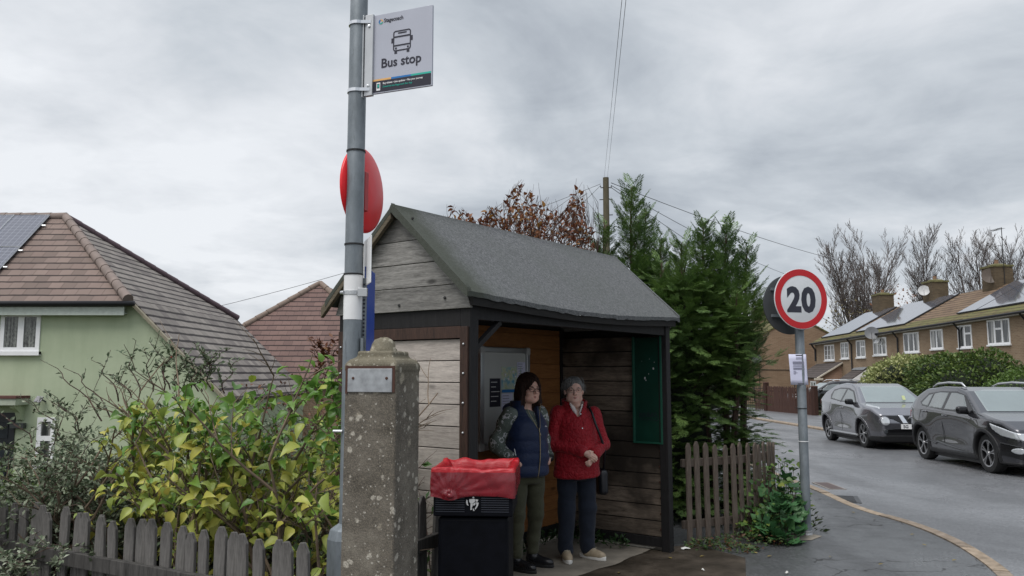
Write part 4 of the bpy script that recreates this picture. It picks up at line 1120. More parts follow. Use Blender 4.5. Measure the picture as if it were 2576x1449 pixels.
# ================================================================== people
def rotz(X, Y, c, a):
    ca, sa = math.cos(a), math.sin(a); x = X-c[0]; y = Y-c[1]
    return x*ca+y*sa+c[0], -x*sa+y*ca+c[1]
def loft(X, Y, Z, rows, round_=.03):
    """stack of ellipses: rows of (z, half width, half depth, centre x, centre y)"""
    r = np.array(rows); z = np.clip(Z, r[0, 0], r[-1, 0])
    f = lambda k: np.interp(z, r[:, 0], r[:, k]).astype(np.float32)
    a, b, cx, cy = f(1), f(2), f(3), f(4)
    q = (np.sqrt(((X-cx)/a)**2+((Y-cy)/b)**2)-1)*np.minimum(a, b)
    e = np.maximum(r[0, 0]-Z, Z-r[-1, 0])
    return smax(q, e, round_)
def head_sdf(X, Y, Z, h, a, wide=1.0, age=0.0):
    """h: height of the chin-to-crown box origin (chin z), a: turn"""
    X, Y = rotz(X, Y, (h[0], h[1]), a); X = (X-h[0])/wide; Y = Y-h[1]; Z = Z-h[2]     # chin at z=0, crown .225
    d = ell(X, Y, Z, (0, .018, .140), (.074, .093, .086))
    d = smin(d, ell(X, Y, Z, (0, -.020, .075), (.060, .068, .082)), .03)
    d = smin(d, ell(X, Y, Z, (0, -.058, .018), (.030, .026, .022)), .03)
    for s in (-1, 1):
        d = smin(d, ell(X, Y, Z, (s*.036, -.056, .072), (.026, .024, .026)), .02)
        d = smin(d, ell(X, Y, Z, (s*.045, -.025, .030+.004*age), (.026, .034, .026)), .025)
    d = smin(d, caps(X, Y, Z, (-.035, -.072, .128), (.035, -.072, .128), .010, .010), .016)
    for s in (-1, 1):
        d = smax(d, -ell(X, Y, Z, (s*.031, -.098, .112), (.017, .018, .011)), .010)
        d = smin(d, ell(X, Y, Z, (s*.031, -.072, .112), (.014, .013, .010)), .004)
        d = smin(d, ell(X, Y, Z, (s*.076, .012, .100), (.010, .019, .032)), .008)
    d = smin(d, caps(X, Y, Z, (0, -.082, .116), (0, -.104, .082), .0075, .0125), .010)
    for s in (-1, 1): d = smin(d, ell(X, Y, Z, (s*.011, -.092, .078), (.009, .010, .008)), .006)
    d = smin(d, caps(X, Y, Z, (-.020, -.078, .048), (.020, -.078, .048), .006, .006), .008)
    d = smin(d, caps(X, Y, Z, (-.017, -.077, .040), (.017, -.077, .040), .006, .006), .006)
    d = smax(d, -caps(X, Y, Z, (-.022, -.089, .0445), (.022, -.089, .0445), .0028, .0028), .003)
    return d*wide
def joined(name, parts, mat, parent):
    Vs, Qs, o = [], [], 0
    for V, Q in parts: Vs.append(V); Qs.append(Q+o); o += len(V)
    return link(name, np_mesh(name, np.concatenate(Vs), [np.concatenate(Qs)], True), mat, parent)
def fold(X, Y, Z, seed, amp, f=1.0):
    r = np.random.default_rng(seed); s = 0
    for k in range(7):
        d = r.normal(size=3)*np.array([9, 9, 14])*f; s = s+np.sin(X*d[0]+Y*d[1]+Z*d[2]+r.uniform(0, 6.3)+1.5*np.sin(X*d[1]*.7+Z*d[0]*.9))
    return s*amp/3.5
def shoe(e, ank, ang, upper, sole, kind):
    ca = ang
    def loc(X, Y, Z): x, y = rotz(X, Y, (ank[0], ank[1]), ca); return x-ank[0], y-ank[1], Z
    def up(X, Y, Z):
        x, y, z = loc(X, Y, Z)
        d = ell(x, y, z, (0, -.105, .040), (.043, .085, .040))
        d = smin(d, ell(x, y, z, (0, -.02, .045), (.037, .075, .055)), .03)
        if kind == 'boot': d = smin(d, caps(x, y, z, (0, .01, .05), (0, .015, .16), .042, .046), .03)
        else: d = smin(d, caps(x, y, z, (0, -.005, .05), (0, .01, .095), .036, .037), .02)
        return np.maximum(d, .020-z)
    lo = np.array([ank[0]-.2, ank[1]-.23, 0]); hi = np.array([ank[0]+.22, ank[1]+.16, .23])
    o = nets_obj('shoe' if kind != 'boot' else 'boot', up, lo, hi, .005, upper, e)
    def so(X, Y, Z):
        x, y, z = loc(X, Y, Z)
        w_ = .036+.010*np.clip((-y-.02)/.1, 0, 1)
        d = np.sqrt((x/w_)**2+((y+.055)/.140)**2)-1
        d = np.maximum(d*.04, np.abs(z-.013-(.006 if kind != 'boot' else 0))-.013-(.006 if kind != 'boot' else 0))
        return d
    nets_obj('sole', so, lo-.01, hi, .005, sole, o)
    if kind != 'boot':
        b = MB(); 
        for k in range(4):
            y = -.07-.016*k; z = .088-.007*k
            p = [Vector((-.018, y, z)), Vector((0, y-.006, z+.006)), Vector((.018, y, z))]
            b.tube([Matrix.Rotation(ca, 3, 'Z') @ q+Vector((ank[0], ank[1], 0)) for q in p], .0028, 5)
        for s in (-1, 1): b.tube([Matrix.Rotation(ca, 3, 'Z') @ q+Vector((ank[0], ank[1], 0)) for q in (Vector((0, -.07, .09)), Vector((s*.022, -.082, .094)), Vector((s*.03, -.075, .075)))], .0025, 5)
        obj('laces', b, simple('lace', (.42, .38, .30), .8), o)
    return o
def glasses(e, h, a, mat, rx, rz, rad, wide=1.0):
    b = MB(); R3 = Matrix.Rotation(a, 3, 'Z'); O = Vector(h)
    T = lambda v: O+R3 @ Vector((v[0]*wide, v[1], v[2]))
    for s in (-1, 1):
        pts = []
        for i in range(17):
            t = 2*math.pi*i/16; c, s_ = math.cos(t), math.sin(t)
            pts.append(T((s*.033+rx*math.copysign(abs(c)**.7, c), -.101+.010*abs(c*rx+s*.033-.0)/.05*.6, .108+rz*math.copysign(abs(s_)**.7, s_))))
        b.tube(pts, rad, 5, caps=False)
        b.tube([T((s*(.033+rx), -.095, .115)), T((s*.074, -.06, .116)), T((s*.079, .01, .110))], rad*.9, 5)
    b.tube([T((-.009, -.103, .112)), T((0, -.107, .114)), T((.009, -.103, .112))], rad, 5)
    return obj('glasses', b, mat, e, smooth=True)
def face_bits(e, h, a, brow, lip, wide=1.0):
    R3 = Matrix.Rotation(a, 3, 'Z'); O = Vector(h)
    T = lambda v: O+R3 @ Vector((v[0]*wide, v[1], v[2]))
    for s in (-1, 1):
        b = MB(); c = T((s*.031, -.0835, .1115)); b.lathe([(0, -.004), (.006, -.003), (.0075, 0), (.006, .003), (0, .004)], 10, Matrix.Translation(c)); obj('eye', b, M['eye'], e, smooth=True)
        b = MB(); b.tube([T((s*.016, -.088, .129)), T((s*.03, -.090, .134)), T((s*.048, -.078, .129))], [.003, .0035, .002], 5); obj('eyebrow', b, brow, e)
    b = MB(); b.tube([T((-.021, -.0795, .0445)), T((-.008, -.0865, .0475)), T((0, -.0875, .0465)), T((.008, -.0865, .0475)), T((.021, -.0795, .0445))], [.002, .0042, .0040, .0042, .002], 6)
    b.tube([T((-.018, -.0790, .0415)), T((0, -.0870, .0385)), T((.018, -.0790, .0415))], [.002, .0048, .002], 6); obj('lips', b, lip, e, smooth=True)

M['eye'] = simple('eye', (.06, .05, .05), .2)
def skin(name, c):
    t = NT(name); v = t.coord(); n = t.noise(v, 30, 3)
    col = t.ramp(n, [(.3, tuple(x*.85 for x in c)), (.7, c)]); return t.fin(col, .5, spec=.35, Subsurface_Weight=.08)
M['skin_a'] = skin('skin_a', (.72, .43, .34)); M['skin_b'] = skin('skin_b', (.76, .48, .39))
M['lip'] = simple('lip', (.38, .13, .115), .45)
def hair_mat(name, a, b_):
    t = NT(name); v = t.coord(scale=(60, 60, 5)); n = t.noise(v, 2.0, 4, .7)
    t.bump(n, .5, .006); return t.fin(t.ramp(n, [(.35, a), (.65, b_)]), .7, spec=.2)
M['hair_dark'] = hair_mat('hair_dark', (.010, .006, .005), (.055, .028, .020)); M['hair_grey'] = hair_mat('hair_grey', (.07, .07, .07), (.27, .27, .265))
def cloth(name, c, rough=.75, quilt=None, baffle=None, wscale=300):
    t = NT(name); v = t.coord(); n = t.noise(v, 5, 4, .6); f = t.noise(v, wscale, 2)
    col = t.ramp(n, [(.3, tuple(x*.8 for x in c)), (.7, tuple(x*1.15 for x in c))])
    h = t.math('MULTIPLY', f, .12)
    h = t.math('ADD', h, t.math('MULTIPLY', t.noise(t.coord(scale=(1, 1, 1.8)), 16, 4, .6, 1.2), .8))
    if quilt:
        q = t.voro(t.coord(scale=(1, 1, 1.0)), quilt, 'DISTANCE_TO_EDGE'); h = t.math('ADD', h, t.ramp(q, [(0, (0, 0, 0)), (.22, (.8, .8, .8))]))
    t.bump(h, .5, .012); return t.fin(col, rough, spec=.3, Sheen_Weight=.1)
M['red_cloth'] = cloth('red_jacket', (.31, .007, .016), .6, quilt=26); M['navy'] = cloth('navy_vest', (.012, .024, .070), .5)
M['olive'] = cloth('olive_trousers', (.058, .058, .034), .8); M['denim'] = cloth('dark_denim', (.012, .017, .030), .85)
M['white_cloth'] = cloth('white_cloth', (.68, .62, .60), .8)
t = NT('floral'); v = t.coord()
k = t.n('ShaderNodeTexVoronoi'); wv = t.n('ShaderNodeVectorMath'); wv.operation = 'ADD'; t.nt.links.new(v, wv.inputs[0])
s2 = t.n('ShaderNodeVectorMath'); s2.operation = 'SCALE'; t.nt.links.new(t.noise(v, 55, 2, out='Color'), s2.inputs[0]); s2.inputs[3].default_value = .035; t.nt.links.new(s2.outputs[0], wv.inputs[1])
t.nt.links.new(wv.outputs[0], k.inputs['Vector']); k.inputs['Scale'].default_value = 15
ringm = t.ramp(k.outputs['Distance'], [(.25, (0, 0, 0)), (.28, (1, 1, 1)), (.33, (1, 1, 1)), (.36, (0, 0, 0))])
dots = t.ramp(t.voro(wv.outputs[0], 40), [(.14, (1, 1, 1)), (.20, (0, 0, 0))])
msk = t.math('MAXIMUM', ringm, t.math('MULTIPLY', dots, .7))
base = t.ramp(t.noise(v, 9, 3), [(.35, (.065, .085, .070)), (.65, (.13, .155, .135))])
M['floral'] = t.fin(t.mix(msk, base, (.60, .60, .62)), .8)
M['boot_black'] = simple('boot_black', (.010, .010, .012), .28); M['shoe_beige'] = simple('shoe_beige', (.36, .29, .20), .55, var=.15, scale=40)
M['sole_white'] = simple('sole_white', (.72, .70, .66), .6); M['gold'] = simple('zip_brass', (.45, .36, .22), .35, .7)
M['bag_black'] = simple('bag_black', (.008, .009, .013), .35)

def hand(X, Y, Z, wrist, palm_c, ftips, rw=.024):
    """palm plus fingers: ftips = list of joint chains with radii"""
    d = caps(X, Y, Z, wrist, palm_c, .024, .030)
    for ch, r in ftips:
        f = None
        for i in range(len(ch)-1):
            s = caps(X, Y, Z, ch[i], ch[i+1], r*(1-.12*i), r*(1-.12*(i+1)))
            f = s if f is None else smin(f, s, .003)
        d = smin(d, f, .004)
    return d

def strands(e, h, a, mat, n, L, seed, r=.0014):
    rg = random.Random(seed); R3 = Matrix.Rotation(a, 3, 'Z'); O = Vector(h); b = MB()
    for _ in range(n):
        t = rg.uniform(-.35, 3.49); up = rg.uniform(.15, 1.0)
        p = Vector((.093*math.cos(t)*math.sqrt(1-.55*up*up), .02+.110*math.sin(t)*math.sqrt(1-.55*up*up), .145+.095*up)); pts = [p]
        o = Vector((math.cos(t), math.sin(t), 0)); k = rg.uniform(.6, 1.1)*L
        for i in range(1, 7):
            q = i/6; pts.append(p+o*(.018*math.sin(q*2.2)+.012*rg.uniform(-.3, 1)*q)+Vector((rg.uniform(-.006, .006), rg.uniform(-.006, .006), -k*q)))
        b.tube([O+R3 @ v for v in pts], [r]*6+[r*.4], 4)
    return obj('hair_strands', b, mat, e)
# ---------------------------------------------------------------- woman in the navy vest
def person_navy():
    p = at(1322, 1425, 6.97); X0, Y0 = p.x, 6.97
    e = empty('person', (X0, Y0, .008), R(36), 'person in a navy padded vest over floral sleeves with olive trousers, hands in pockets', 'person', 'people waiting in the shelter')
    h = (0.015, -.035, 1.378); ha = R(-2); wide = 1.02
    sl, sr = (.172, .0, 1.285), (-.172, .0, 1.285)
    er, wr = (-.245, .085, 1.04), (-.195, -.055, .925); el_, wl = (.245, .075, 1.04), (.20, -.055, .925)
    hipr, kr, ar = (-.09, .0, .80), (-.105, -.035, .44), (-.115, -.03, .10)
    hipl, kl, al = (.09, .0, .80), (.10, -.01, .44), (.105, .035, .10)
    neck = lambda X, Y, Z: caps(X, Y, Z, (0, .02, 1.24), (.008, .0, 1.41), .062, .052)
    def headneck(X, Y, Z): return smin(head_sdf(X, Y, Z, h, ha, wide), neck(X, Y, Z), .025)
    def rest(X, Y, Z):
        d = loft(X, Y, Z, [(.72, .14, .10, 0, 0), (.85, .165, .115, 0, 0), (1.0, .15, .11, 0, 0), (1.18, .155, .11, 0, 0), (1.30, .11, .07, 0, .01)])
        d = smin(d, neck(X, Y, Z), .03)
        for a, b_, c in ((sr, er, wr), (sl, el_, wl)):
            d = smin(d, caps(X, Y, Z, a, b_, .045, .038), .02); d = smin(d, caps(X, Y, Z, b_, c, .038, .027), .01)
        for hp, k, a in ((hipr, kr, ar), (hipl, kl, al)):
            d = smin(d, caps(X, Y, Z, hp, k, .075, .05), .02); d = smin(d, caps(X, Y, Z, k, (a[0], a[1], .10), .05, .030), .01); d = smin(d, caps(X, Y, Z, (a[0], a[1], .09), (a[0], a[1]-.03, .055), .027, .022), .01)
        for w_, s in ((wr, 1), (wl, -1)):
            tip = (w_[0]+s*.05, w_[1]-.055, w_[2]-.05)
            d = smin(d, caps(X, Y, Z, w_, tip, .026, .030), .01)
        return d
    joined('body', [nets(headneck, (-.13, -.19, 1.30), (.15, .13, 1.62), .004), nets(rest, (-.32, -.2, .0), (.32, .2, 1.36), .012)], M['skin_a'], e)
    face_bits(e, h, ha, M['hair_dark'], M['lip'], wide)
    glasses(e, h, ha, simple('glasses_frame', (.05, .012, .014), .3), .0235, .0165, .0024, wide)
    def hair(X, Y, Z):
        x, y = rotz(X, Y, (h[0], h[1]), ha); x = x-h[0]; y = y-h[1]; z = Z-h[2]
        st = .0035*np.sin(46*np.arctan2(y-.02, x)+9*z)+.0022*np.sin(91*np.arctan2(y-.02, x)-14*z)
        d = ell(x, y, z, (0, .016, .155), (.092, .112, .100))
        d = smin(d, ell(x, y, z, (0, .045, .060), (.108, .085, .140)), .03)
        for s in (-1, 1): d = smin(d, caps(x, y, z, (s*.074, -.012, .14), (s*.088, -.020, -.010), .030, .026), .02)
        d = d+st
        d = smax(d, -(ell(x, y, z, (0.018, -.125, .090), (.073, .108, .098))+.004*np.sin(60*x+20*z)), .008)
        d = smax(d, -ell(x, y, z, (0.0, -.05, -.04), (.055, .08, .10)), .008)
        return d
    nets_obj('hair', hair, (-.16, -.2, 1.28), (.18, .18, 1.66), .004, M['hair_dark'], e)
    strands(e, h, ha, M['hair_dark'], 90, .26, 3)
    # floral top: sleeves and the bib showing in the open collar
    def top(X, Y, Z):
        d = loft(X, Y, Z, [(1.05, .15, .125, 0, -.01), (1.20, .165, .128, 0, -.008), (1.315, .085, .072, 0, .008)])
        for a, b_, c in ((sr, er, wr), (sl, el_, wl)):
            d = smin(d, caps(X, Y, Z, (a[0]*.92, a[1], a[2]-.01), b_, .070, .062), .04); d = smin(d, caps(X, Y, Z, b_, c, .064, .050), .03)
        return d+fold(X, Y, Z, 4, .009, 2.0)
    nets_obj('top', top, (-.36, -.2, .84), (.36, .2, 1.36), .008, M['floral'], e)
    for s, w_, el2 in ((-1, wr, er), (1, wl, el_)):
        b = MB(); dv = (Vector(w_)-Vector(el2)).normalized(); q = Vector(w_)+dv*.02; b.tube([q-dv*.028, q, q+dv*.028], [.050, .048, .044], 14); obj('cuff', b, M['black_rubber'], e, smooth=True)
    rows = [(.755, .200, .150, 0, -.012), (.80, .208, .158, 0, -.015), (.92, .204, .165, 0, -.02), (1.06, .192, .160, 0, -.025), (1.17, .186, .155, 0, -.025), (1.25, .176, .125, 0, -.008), (1.30, .150, .100, 0, .008), (1.345, .098, .086, 0, .012)]
    def vest(X, Y, Z):
        d = loft(X, Y, Z, rows, .03)
        d = d+np.where(Z < 1.27, .0065*(np.abs(np.sin(np.pi*(Z-.755)/.102+.3*X))-.75)*-1, 0)
        # collar, open at the front
        q = np.sqrt((X/.108)**2+((Y-.010)/.100)**2)-1
        tap = (Z-1.33)*.15
        col = np.maximum(np.abs(q*.10-tap)-.013, np.maximum(1.29-Z, Z-1.395-.05*np.clip(-Y-.02, -.1, .05)))
        d = smin(d, col, .02)
        d = smin(d, ell(X, Y, Z, (0, .130, 1.315), (.135, .070, .062)), .03)      # folded hood
        # neck opening and arm holes
        vee = np.maximum(np.abs(X-.004)-.012-np.clip(Z-1.165, 0, 1)*.34, Y+.02); vee = np.maximum(vee, 1.165-Z)
        d = smax(d, -vee, .008)
        d = smax(d, -caps(X, Y, Z, (0, .0, 1.30), (0, -.01, 1.46), .074, .082), .01)
        for a, b_ in ((sr, er), (sl, el_)):
            d = smax(d, -caps(X, Y, Z, (a[0]*1.12, a[1], a[2]-.02), (b_[0]*1.1, b_[1], b_[2]+.05), .080, .066), .012)
        return d+fold(X, Y, Z, 9, .0042, 1.6)
    nets_obj('vest', vest, (-.26, -.24, .72), (.26, .24, 1.47), .007, M['navy'], e)
    b = MB(); pts = []
    rr = np.array(rows)
    for z in np.linspace(.762, 1.17, 26):
        a_, bb_, cy = np.interp(z, rr[:, 0], rr[:, 1]), np.interp(z, rr[:, 0], rr[:, 2]), np.interp(z, rr[:, 0], rr[:, 4])
        x = .004+.010*math.sin((z-.76)*7); pts.append((x, cy-bb_*math.sqrt(1-(x/a_)**2)-.004, z))
    b.tube(pts, .0042, 5); b.tube([(.012, pts[-3][1]-.004, 1.13), (.014, pts[-3][1]-.008, 1.10)], .005, 5)
    for s in (-1, 1):
        q = []
        for z in np.linspace(1.165, 1.37, 9): q.append((.004+s*(.012+(z-1.165)*.34), np.interp(z, [1.16, 1.25, 1.3, 1.4], [-.185, -.145, -.115, -.105])-.002, z))
        b.tube(q, .0019, 5)
    obj('zip', b, M['gold'], e, smooth=True)
    b = MB()
    for s in (-1, 1): b.tube([(s*.178, -.085, 1.0), (s*.165, -.115, .87)], .004, 5)
    obj('pocket_zip', b, M['alu'], e)
    b = MB(); Mx = frame((.075, -.175, 1.175), (1, .35, -.05), (0, .1, 1)); b.add([Mx @ Vector(v) for v in ((0, 0, 0), (.012, .012, 0), (.02, .006, 0), (.034, .004, 0), (.034, 0, 0), (.018, 0, 0), (.01, .004, 0))], [(0, 1, 2, 3, 4, 5, 6)]); obj('chest_emblem', b, M['white_ink'], e)
    def trous(X, Y, Z):
        d = loft(X, Y, Z, [(.70, .155, .120, 0, 0), (.80, .168, .125, 0, 0), (.9, .16, .12, 0, 0)])
        for hp, k, a in ((hipr, kr, ar), (hipl, kl, al)):
            d = smin(d, caps(X, Y, Z, (hp[0], hp[1], .76), k, .092, .066), .025); d = smin(d, caps(X, Y, Z, k, (a[0], a[1], a[2]+.035), .064, .050), .02)
        wz = .003*np.sin(62*Z+4*np.sin(20*X+14*Y))*np.exp(-((Z-.22)/.14)**2)+.003*np.sin(55*Z+9*X+6*Y)*np.exp(-((Z-.46)/.10)**2)
        return d+wz+fold(X, Y, Z, 5, .0055, 1.7)
    nets_obj('trousers', trous, (-.24, -.18, .10), (.24, .18, .93), .008, M['olive'], e)
    shoe(e, ar, R(20), M['boot_black'], M['black_rubber'], 'boot'); shoe(e, al, R(28), M['boot_black'], M['black_rubber'], 'boot')
    return e
person_navy()

# ---------------------------------------------------------------- woman in the red jacket
def person_red():
    p = at(1452, 1408, 7.31)
    e = empty('person', (p.x, 7.31, .008), R(11), 'person with short grey hair in a red quilted jacket and dark jeans, hands clasped', 'person', 'people waiting in the shelter')
    h = (-.030, -.045, 1.362); ha = R(-9); wide = 1.03
    sl, sr = (.165, .005, 1.27), (-.165, .005, 1.27)
    er, wr = (-.225, -.01, 1.0), (.005, -.205, .945); el_, wl = (.235, -.015, 1.0), (.118, -.185, .925)
    hipr, kr, ar = (-.085, .0, .78), (-.10, -.02, .43), (-.105, -.01, .095)
    hipl, kl, al = (.085, .0, .78), (.095, -.01, .43), (.10, .015, .095)
    neck = lambda X, Y, Z: caps(X, Y, Z, (0, .015, 1.22), (-.02, -.01, 1.39), .062, .052)
    def headneck(X, Y, Z):
        d = smin(head_sdf(X, Y, Z, h, ha, wide, 1), neck(X, Y, Z), .03)
        return smin(d, ell(X, Y, Z, (-.02, -.065, 1.345), (.042, .035, .028)), .025)
    def rest(X, Y, Z):
        d = loft(X, Y, Z, [(.70, .135, .10, 0, 0), (.84, .16, .12, 0, 0), (1.0, .155, .12, 0, 0), (1.16, .15, .115, 0, 0), (1.28, .11, .07, 0, .01)])
        d = smin(d, neck(X, Y, Z), .03)
        for a, b_, c in ((sr, er, wr), (sl, el_, wl)):
            d = smin(d, caps(X, Y, Z, a, b_, .045, .036), .02); d = smin(d, caps(X, Y, Z, b_, c, .036, .025), .01)
        for hp, k, a in ((hipr, kr, ar), (hipl, kl, al)):
            d = smin(d, caps(X, Y, Z, hp, k, .075, .05), .02); d = smin(d, caps(X, Y, Z, k, (a[0], a[1], .10), .05, .030), .01); d = smin(d, caps(X, Y, Z, (a[0], a[1], .09), (a[0], a[1]-.03, .055), .027, .022), .01)
        return d
    # right hand laid over the left one
    P = lambda *q: q
    def hands(X, Y, Z):
        r = hand(X, Y, Z, P(-.005, -.205, .948), P(.055, -.228, .918),
                 [([P(.058, -.246, .936), P(.092, -.248, .922), P(.116, -.236, .902)], .0105), ([P(.060, -.248, .922), P(.095, -.252, .903), P(.118, -.240, .884)], .0108),
                  ([P(.056, -.246, .908), P(.090, -.250, .887), P(.110, -.240, .870)], .0102), ([P(.048, -.240, .897), P(.078, -.246, .875), P(.094, -.238, .860)], .0090),
                  ([P(.020, -.218, .942), P(.055, -.232, .952), P(.082, -.232, .945)], .0112)])
        l = hand(X, Y, Z, P(.122, -.185, .925), P(.075, -.215, .888),
                 [([P(.070, -.232, .886), P(.040, -.244, .868), P(.018, -.236, .858)], .0102), ([P(.068, -.230, .874), P(.040, -.242, .852), P(.022, -.234, .842)], .0105),
                  ([P(.070, -.226, .862), P(.046, -.238, .840), P(.034, -.230, .830)], .0100), ([P(.076, -.220, .854), P(.058, -.232, .834), P(.050, -.226, .824)], .0088),
                  ([P(.100, -.205, .905), P(.072, -.222, .902), P(.048, -.230, .895)], .011)])
        return smin(r, l, .003)
    joined('body', [nets(headneck, (-.17, -.2, 1.27), (.12, .13, 1.60), .004), nets(rest, (-.32, -.25, .0), (.32, .2, 1.34), .012), nets(hands, (-.06, -.29, .79), (.17, -.13, 1.0), .0032)], M['skin_b'], e)
    face_bits(e, h, ha, M['hair_grey'], M['lip'], wide)
    glasses(e, h, ha, simple('thin_frame', (.20, .16, .13), .3, .6), .0225, .014, .0013, wide)
    def hair(X, Y, Z):
        x, y = rotz(X, Y, (h[0], h[1]), ha); x = x-h[0]; y = y-h[1]; z = Z-h[2]
        st = .003*np.sin(40*np.arctan2(y-.02, x)+12*z+4*x)+.002*np.sin(80*x+60*y+30*z)
        d = ell(x, y, z, (-.002, .022, .143), (.084, .102, .090)); d = smin(d, ell(x, y, z, (-.030, -.030, .190), (.050, .050, .030)), .02)
        d = smin(d, ell(x, y, z, (0, .055, .085), (.080, .065, .095)), .03)
        for s in (-1, 1): d = smin(d, caps(x, y, z, (s*.070, -.005, .15), (s*.077, .015, .105), .020, .012), .015)
        d = d+st
        d = smax(d, -(ell(x, y, z, (.026, -.125, .088), (.080, .100, .108))+.005*np.sin(55*x)*np.sin(40*z)), .008)
        d = smax(d, .055-z+.6*np.clip(-y, -.05, .2)*0, .02)
        return d
    nets_obj('hair', hair, (-.18, -.2, 1.36), (.13, .18, 1.65), .004, M['hair_grey'], e)
    strands(e, h, ha, M['hair_grey'], 60, .085, 5)
    rows = [(.705, .205, .145, 0, -.01), (.74, .208, .150, 0, -.01), (.90, .196, .158, 0, -.015), (1.04, .184, .156, 0, -.02), (1.15, .180, .150, 0, -.02), (1.23, .176, .118, 0, -.004), (1.285, .145, .095, 0, .008), (1.325, .095, .085, -.004, .010)]
    def jacket(X, Y, Z):
        d = loft(X, Y, Z, rows, .025)
        arms = None
        for a, b_, c in ((sr, er, wr), (sl, el_, wl)):
            c2 = tuple(c[i]+(b_[i]-c[i])*.06 for i in range(3))
            s = smin(caps(X, Y, Z, a, b_, .066, .064), caps(X, Y, Z, b_, c2, .064, .050), .02)
            arms = s if arms is None else np.minimum(arms, s)
        d = smin(d, arms, .016)
        q = np.sqrt(((X+.008)/.098)**2+((Y-.004)/.092)**2)-1
        col = np.maximum(np.abs(q*.09-(Z-1.31)*.10)-.010, np.maximum(1.28-Z, Z-1.385-.08*(X-.02)*0-.02*np.clip(Y*10, -1, 1)))
        vee = np.maximum(np.abs(X+.002)-.014-np.clip(Z-1.24, 0, 1)*.36, Y+.02); vee = np.maximum(vee, 1.24-Z)
        d = smin(d, col, .015)
        d = smax(d, -vee, .008)
        d = smax(d, -caps(X, Y, Z, (0, .0, 1.28), (-.02, -.02, 1.44), .070, .078), .01)
        return d+fold(X, Y, Z, 12, .0065, 1.7)+.0016*np.sin(70*(X+Z*.8))*np.sin(70*(X-Z*.8)+40*Y)
    nets_obj('jacket', jacket, (-.34, -.30, .67), (.34, .22, 1.43), .007, M['red_cloth'], e)
    b = MB(); rr = np.array(rows); pts = []
    for z in np.linspace(.98, 1.24, 16):
        a_, bb_, cy = np.interp(z, rr[:, 0], rr[:, 1]), np.interp(z, rr[:, 0], rr[:, 2]), np.interp(z, rr[:, 0], rr[:, 4])
        x = .03+.02*(1.1-z); pts.append((x, cy-bb_*math.sqrt(1-(x/a_)**2)-.001, z))
    b.tube(pts, .0055, 5); obj('placket', b, M['red_cloth'], e, smooth=True)
    for z in (1.265, 1.145):
        b = MB(); y = np.interp(z, rr[:, 0], rr[:, 4])-np.interp(z, rr[:, 0], rr[:, 2]); b.lathe([(0, -.003), (.008, -.002), (.009, 0), (.006, .004), (0, .005)], 12, frame((.012 if z > 1.2 else .006, y-.006, z), (1, 0, 0), (0, 0, 1))); obj('button', b, M['chrome'], e, smooth=True)
    def shirt(X, Y, Z):
        q = np.sqrt(((X+.012)/.080)**2+((Y+.004)/.082)**2)-1
        d = np.maximum(np.abs(q*.08-(Z-1.30)*.14)-.006, np.maximum(1.255-Z, Z-1.372-.02*np.clip(Y*10, -1, 1)+.10*np.clip(X, 0, .1)))
        vee = np.maximum(np.abs(X+.006)-.004-np.clip(Z-1.25, 0, 1)*.30, Y+.02)
        d = smax(d, -vee, .004)
        lap = np.maximum(ell(X+.55*(Z-1.31), Y, Z, (-.046, -.086, 1.31), (.020, .013, .058)), .35*(X+.02)); return np.minimum(d, lap)
    nets_obj('shirt_collar', shirt, (-.14, -.14, 1.22), (.12, .12, 1.41), .004, M['white_cloth'], e)
    def trous(X, Y, Z):
        d = loft(X, Y, Z, [(.68, .165, .125, 0, 0), (.78, .172, .13, 0, 0), (.86, .16, .12, 0, 0)])
        for hp, k, a in ((hipr, kr, ar), (hipl, kl, al)):
            d = smin(d, caps(X, Y, Z, (hp[0], hp[1], .74), k, .094, .076), .02); d = smin(d, caps(X, Y, Z, k, (a[0], a[1]+.005, .085), .075, .066), .02)
        wz = .004*np.sin(48*Z+5*np.sin(18*X+10*Y))*np.exp(-((Z-.12)/.10)**2)+.003*np.sin(50*Z+8*X)*np.exp(-((Z-.45)/.12)**2)
        return np.maximum(d+wz+fold(X, Y, Z, 15, .006, 1.6), .035-Z)
    nets_obj('trousers', trous, (-.26, -.2, .02), (.26, .2, .89), .008, M['denim'], e)
    shoe(e, ar, R(-6), M['shoe_beige'], M['sole_white'], 'trainer'); shoe(e, al, R(38), M['shoe_beige'], M['sole_white'], 'trainer')
    # ring and watch strap belong to the hands
    b = MB(); b.tube([(.205*0+.112, -.19, .93), (.126, -.172, .925)], .031, 12, caps=False); obj('watch_strap', b, M['black_rubber'], e)
    # shoulder bag: strap over the shoulder, bag at the hip
    bb = empty('handbag', (p.x, 7.31, .008), R(11), 'black shoulder bag hanging at the hip of the person in red', 'bag')
    def bag(X, Y, Z):
        d = rbox(X, Y, Z, (.235, .045, .66), (.085, .24, .23), .035); return d+fold(X, Y, Z, 30, .003, 2)
    nets_obj('bag_body', bag, (.16, -.12, .50), (.31, .2, .81), .008, M['bag_black'], bb)
    b = MB(); b.tube([(.10, -.075, 1.318), (.118, -.105, 1.27), (.135, -.150, 1.18), (.175, -.150, 1.08), (.235, -.10, .95), (.24, -.04, .77)], .011, 6)
    b.tube([(.10, -.075, 1.318), (.115, .0, 1.335), (.12, .06, 1.31), (.18, .13, 1.15), (.24, .12, .95), (.24, .12, .77)], .011, 6); obj('strap', b, M['bag_black'], bb, smooth=True)
    return e
person_red()
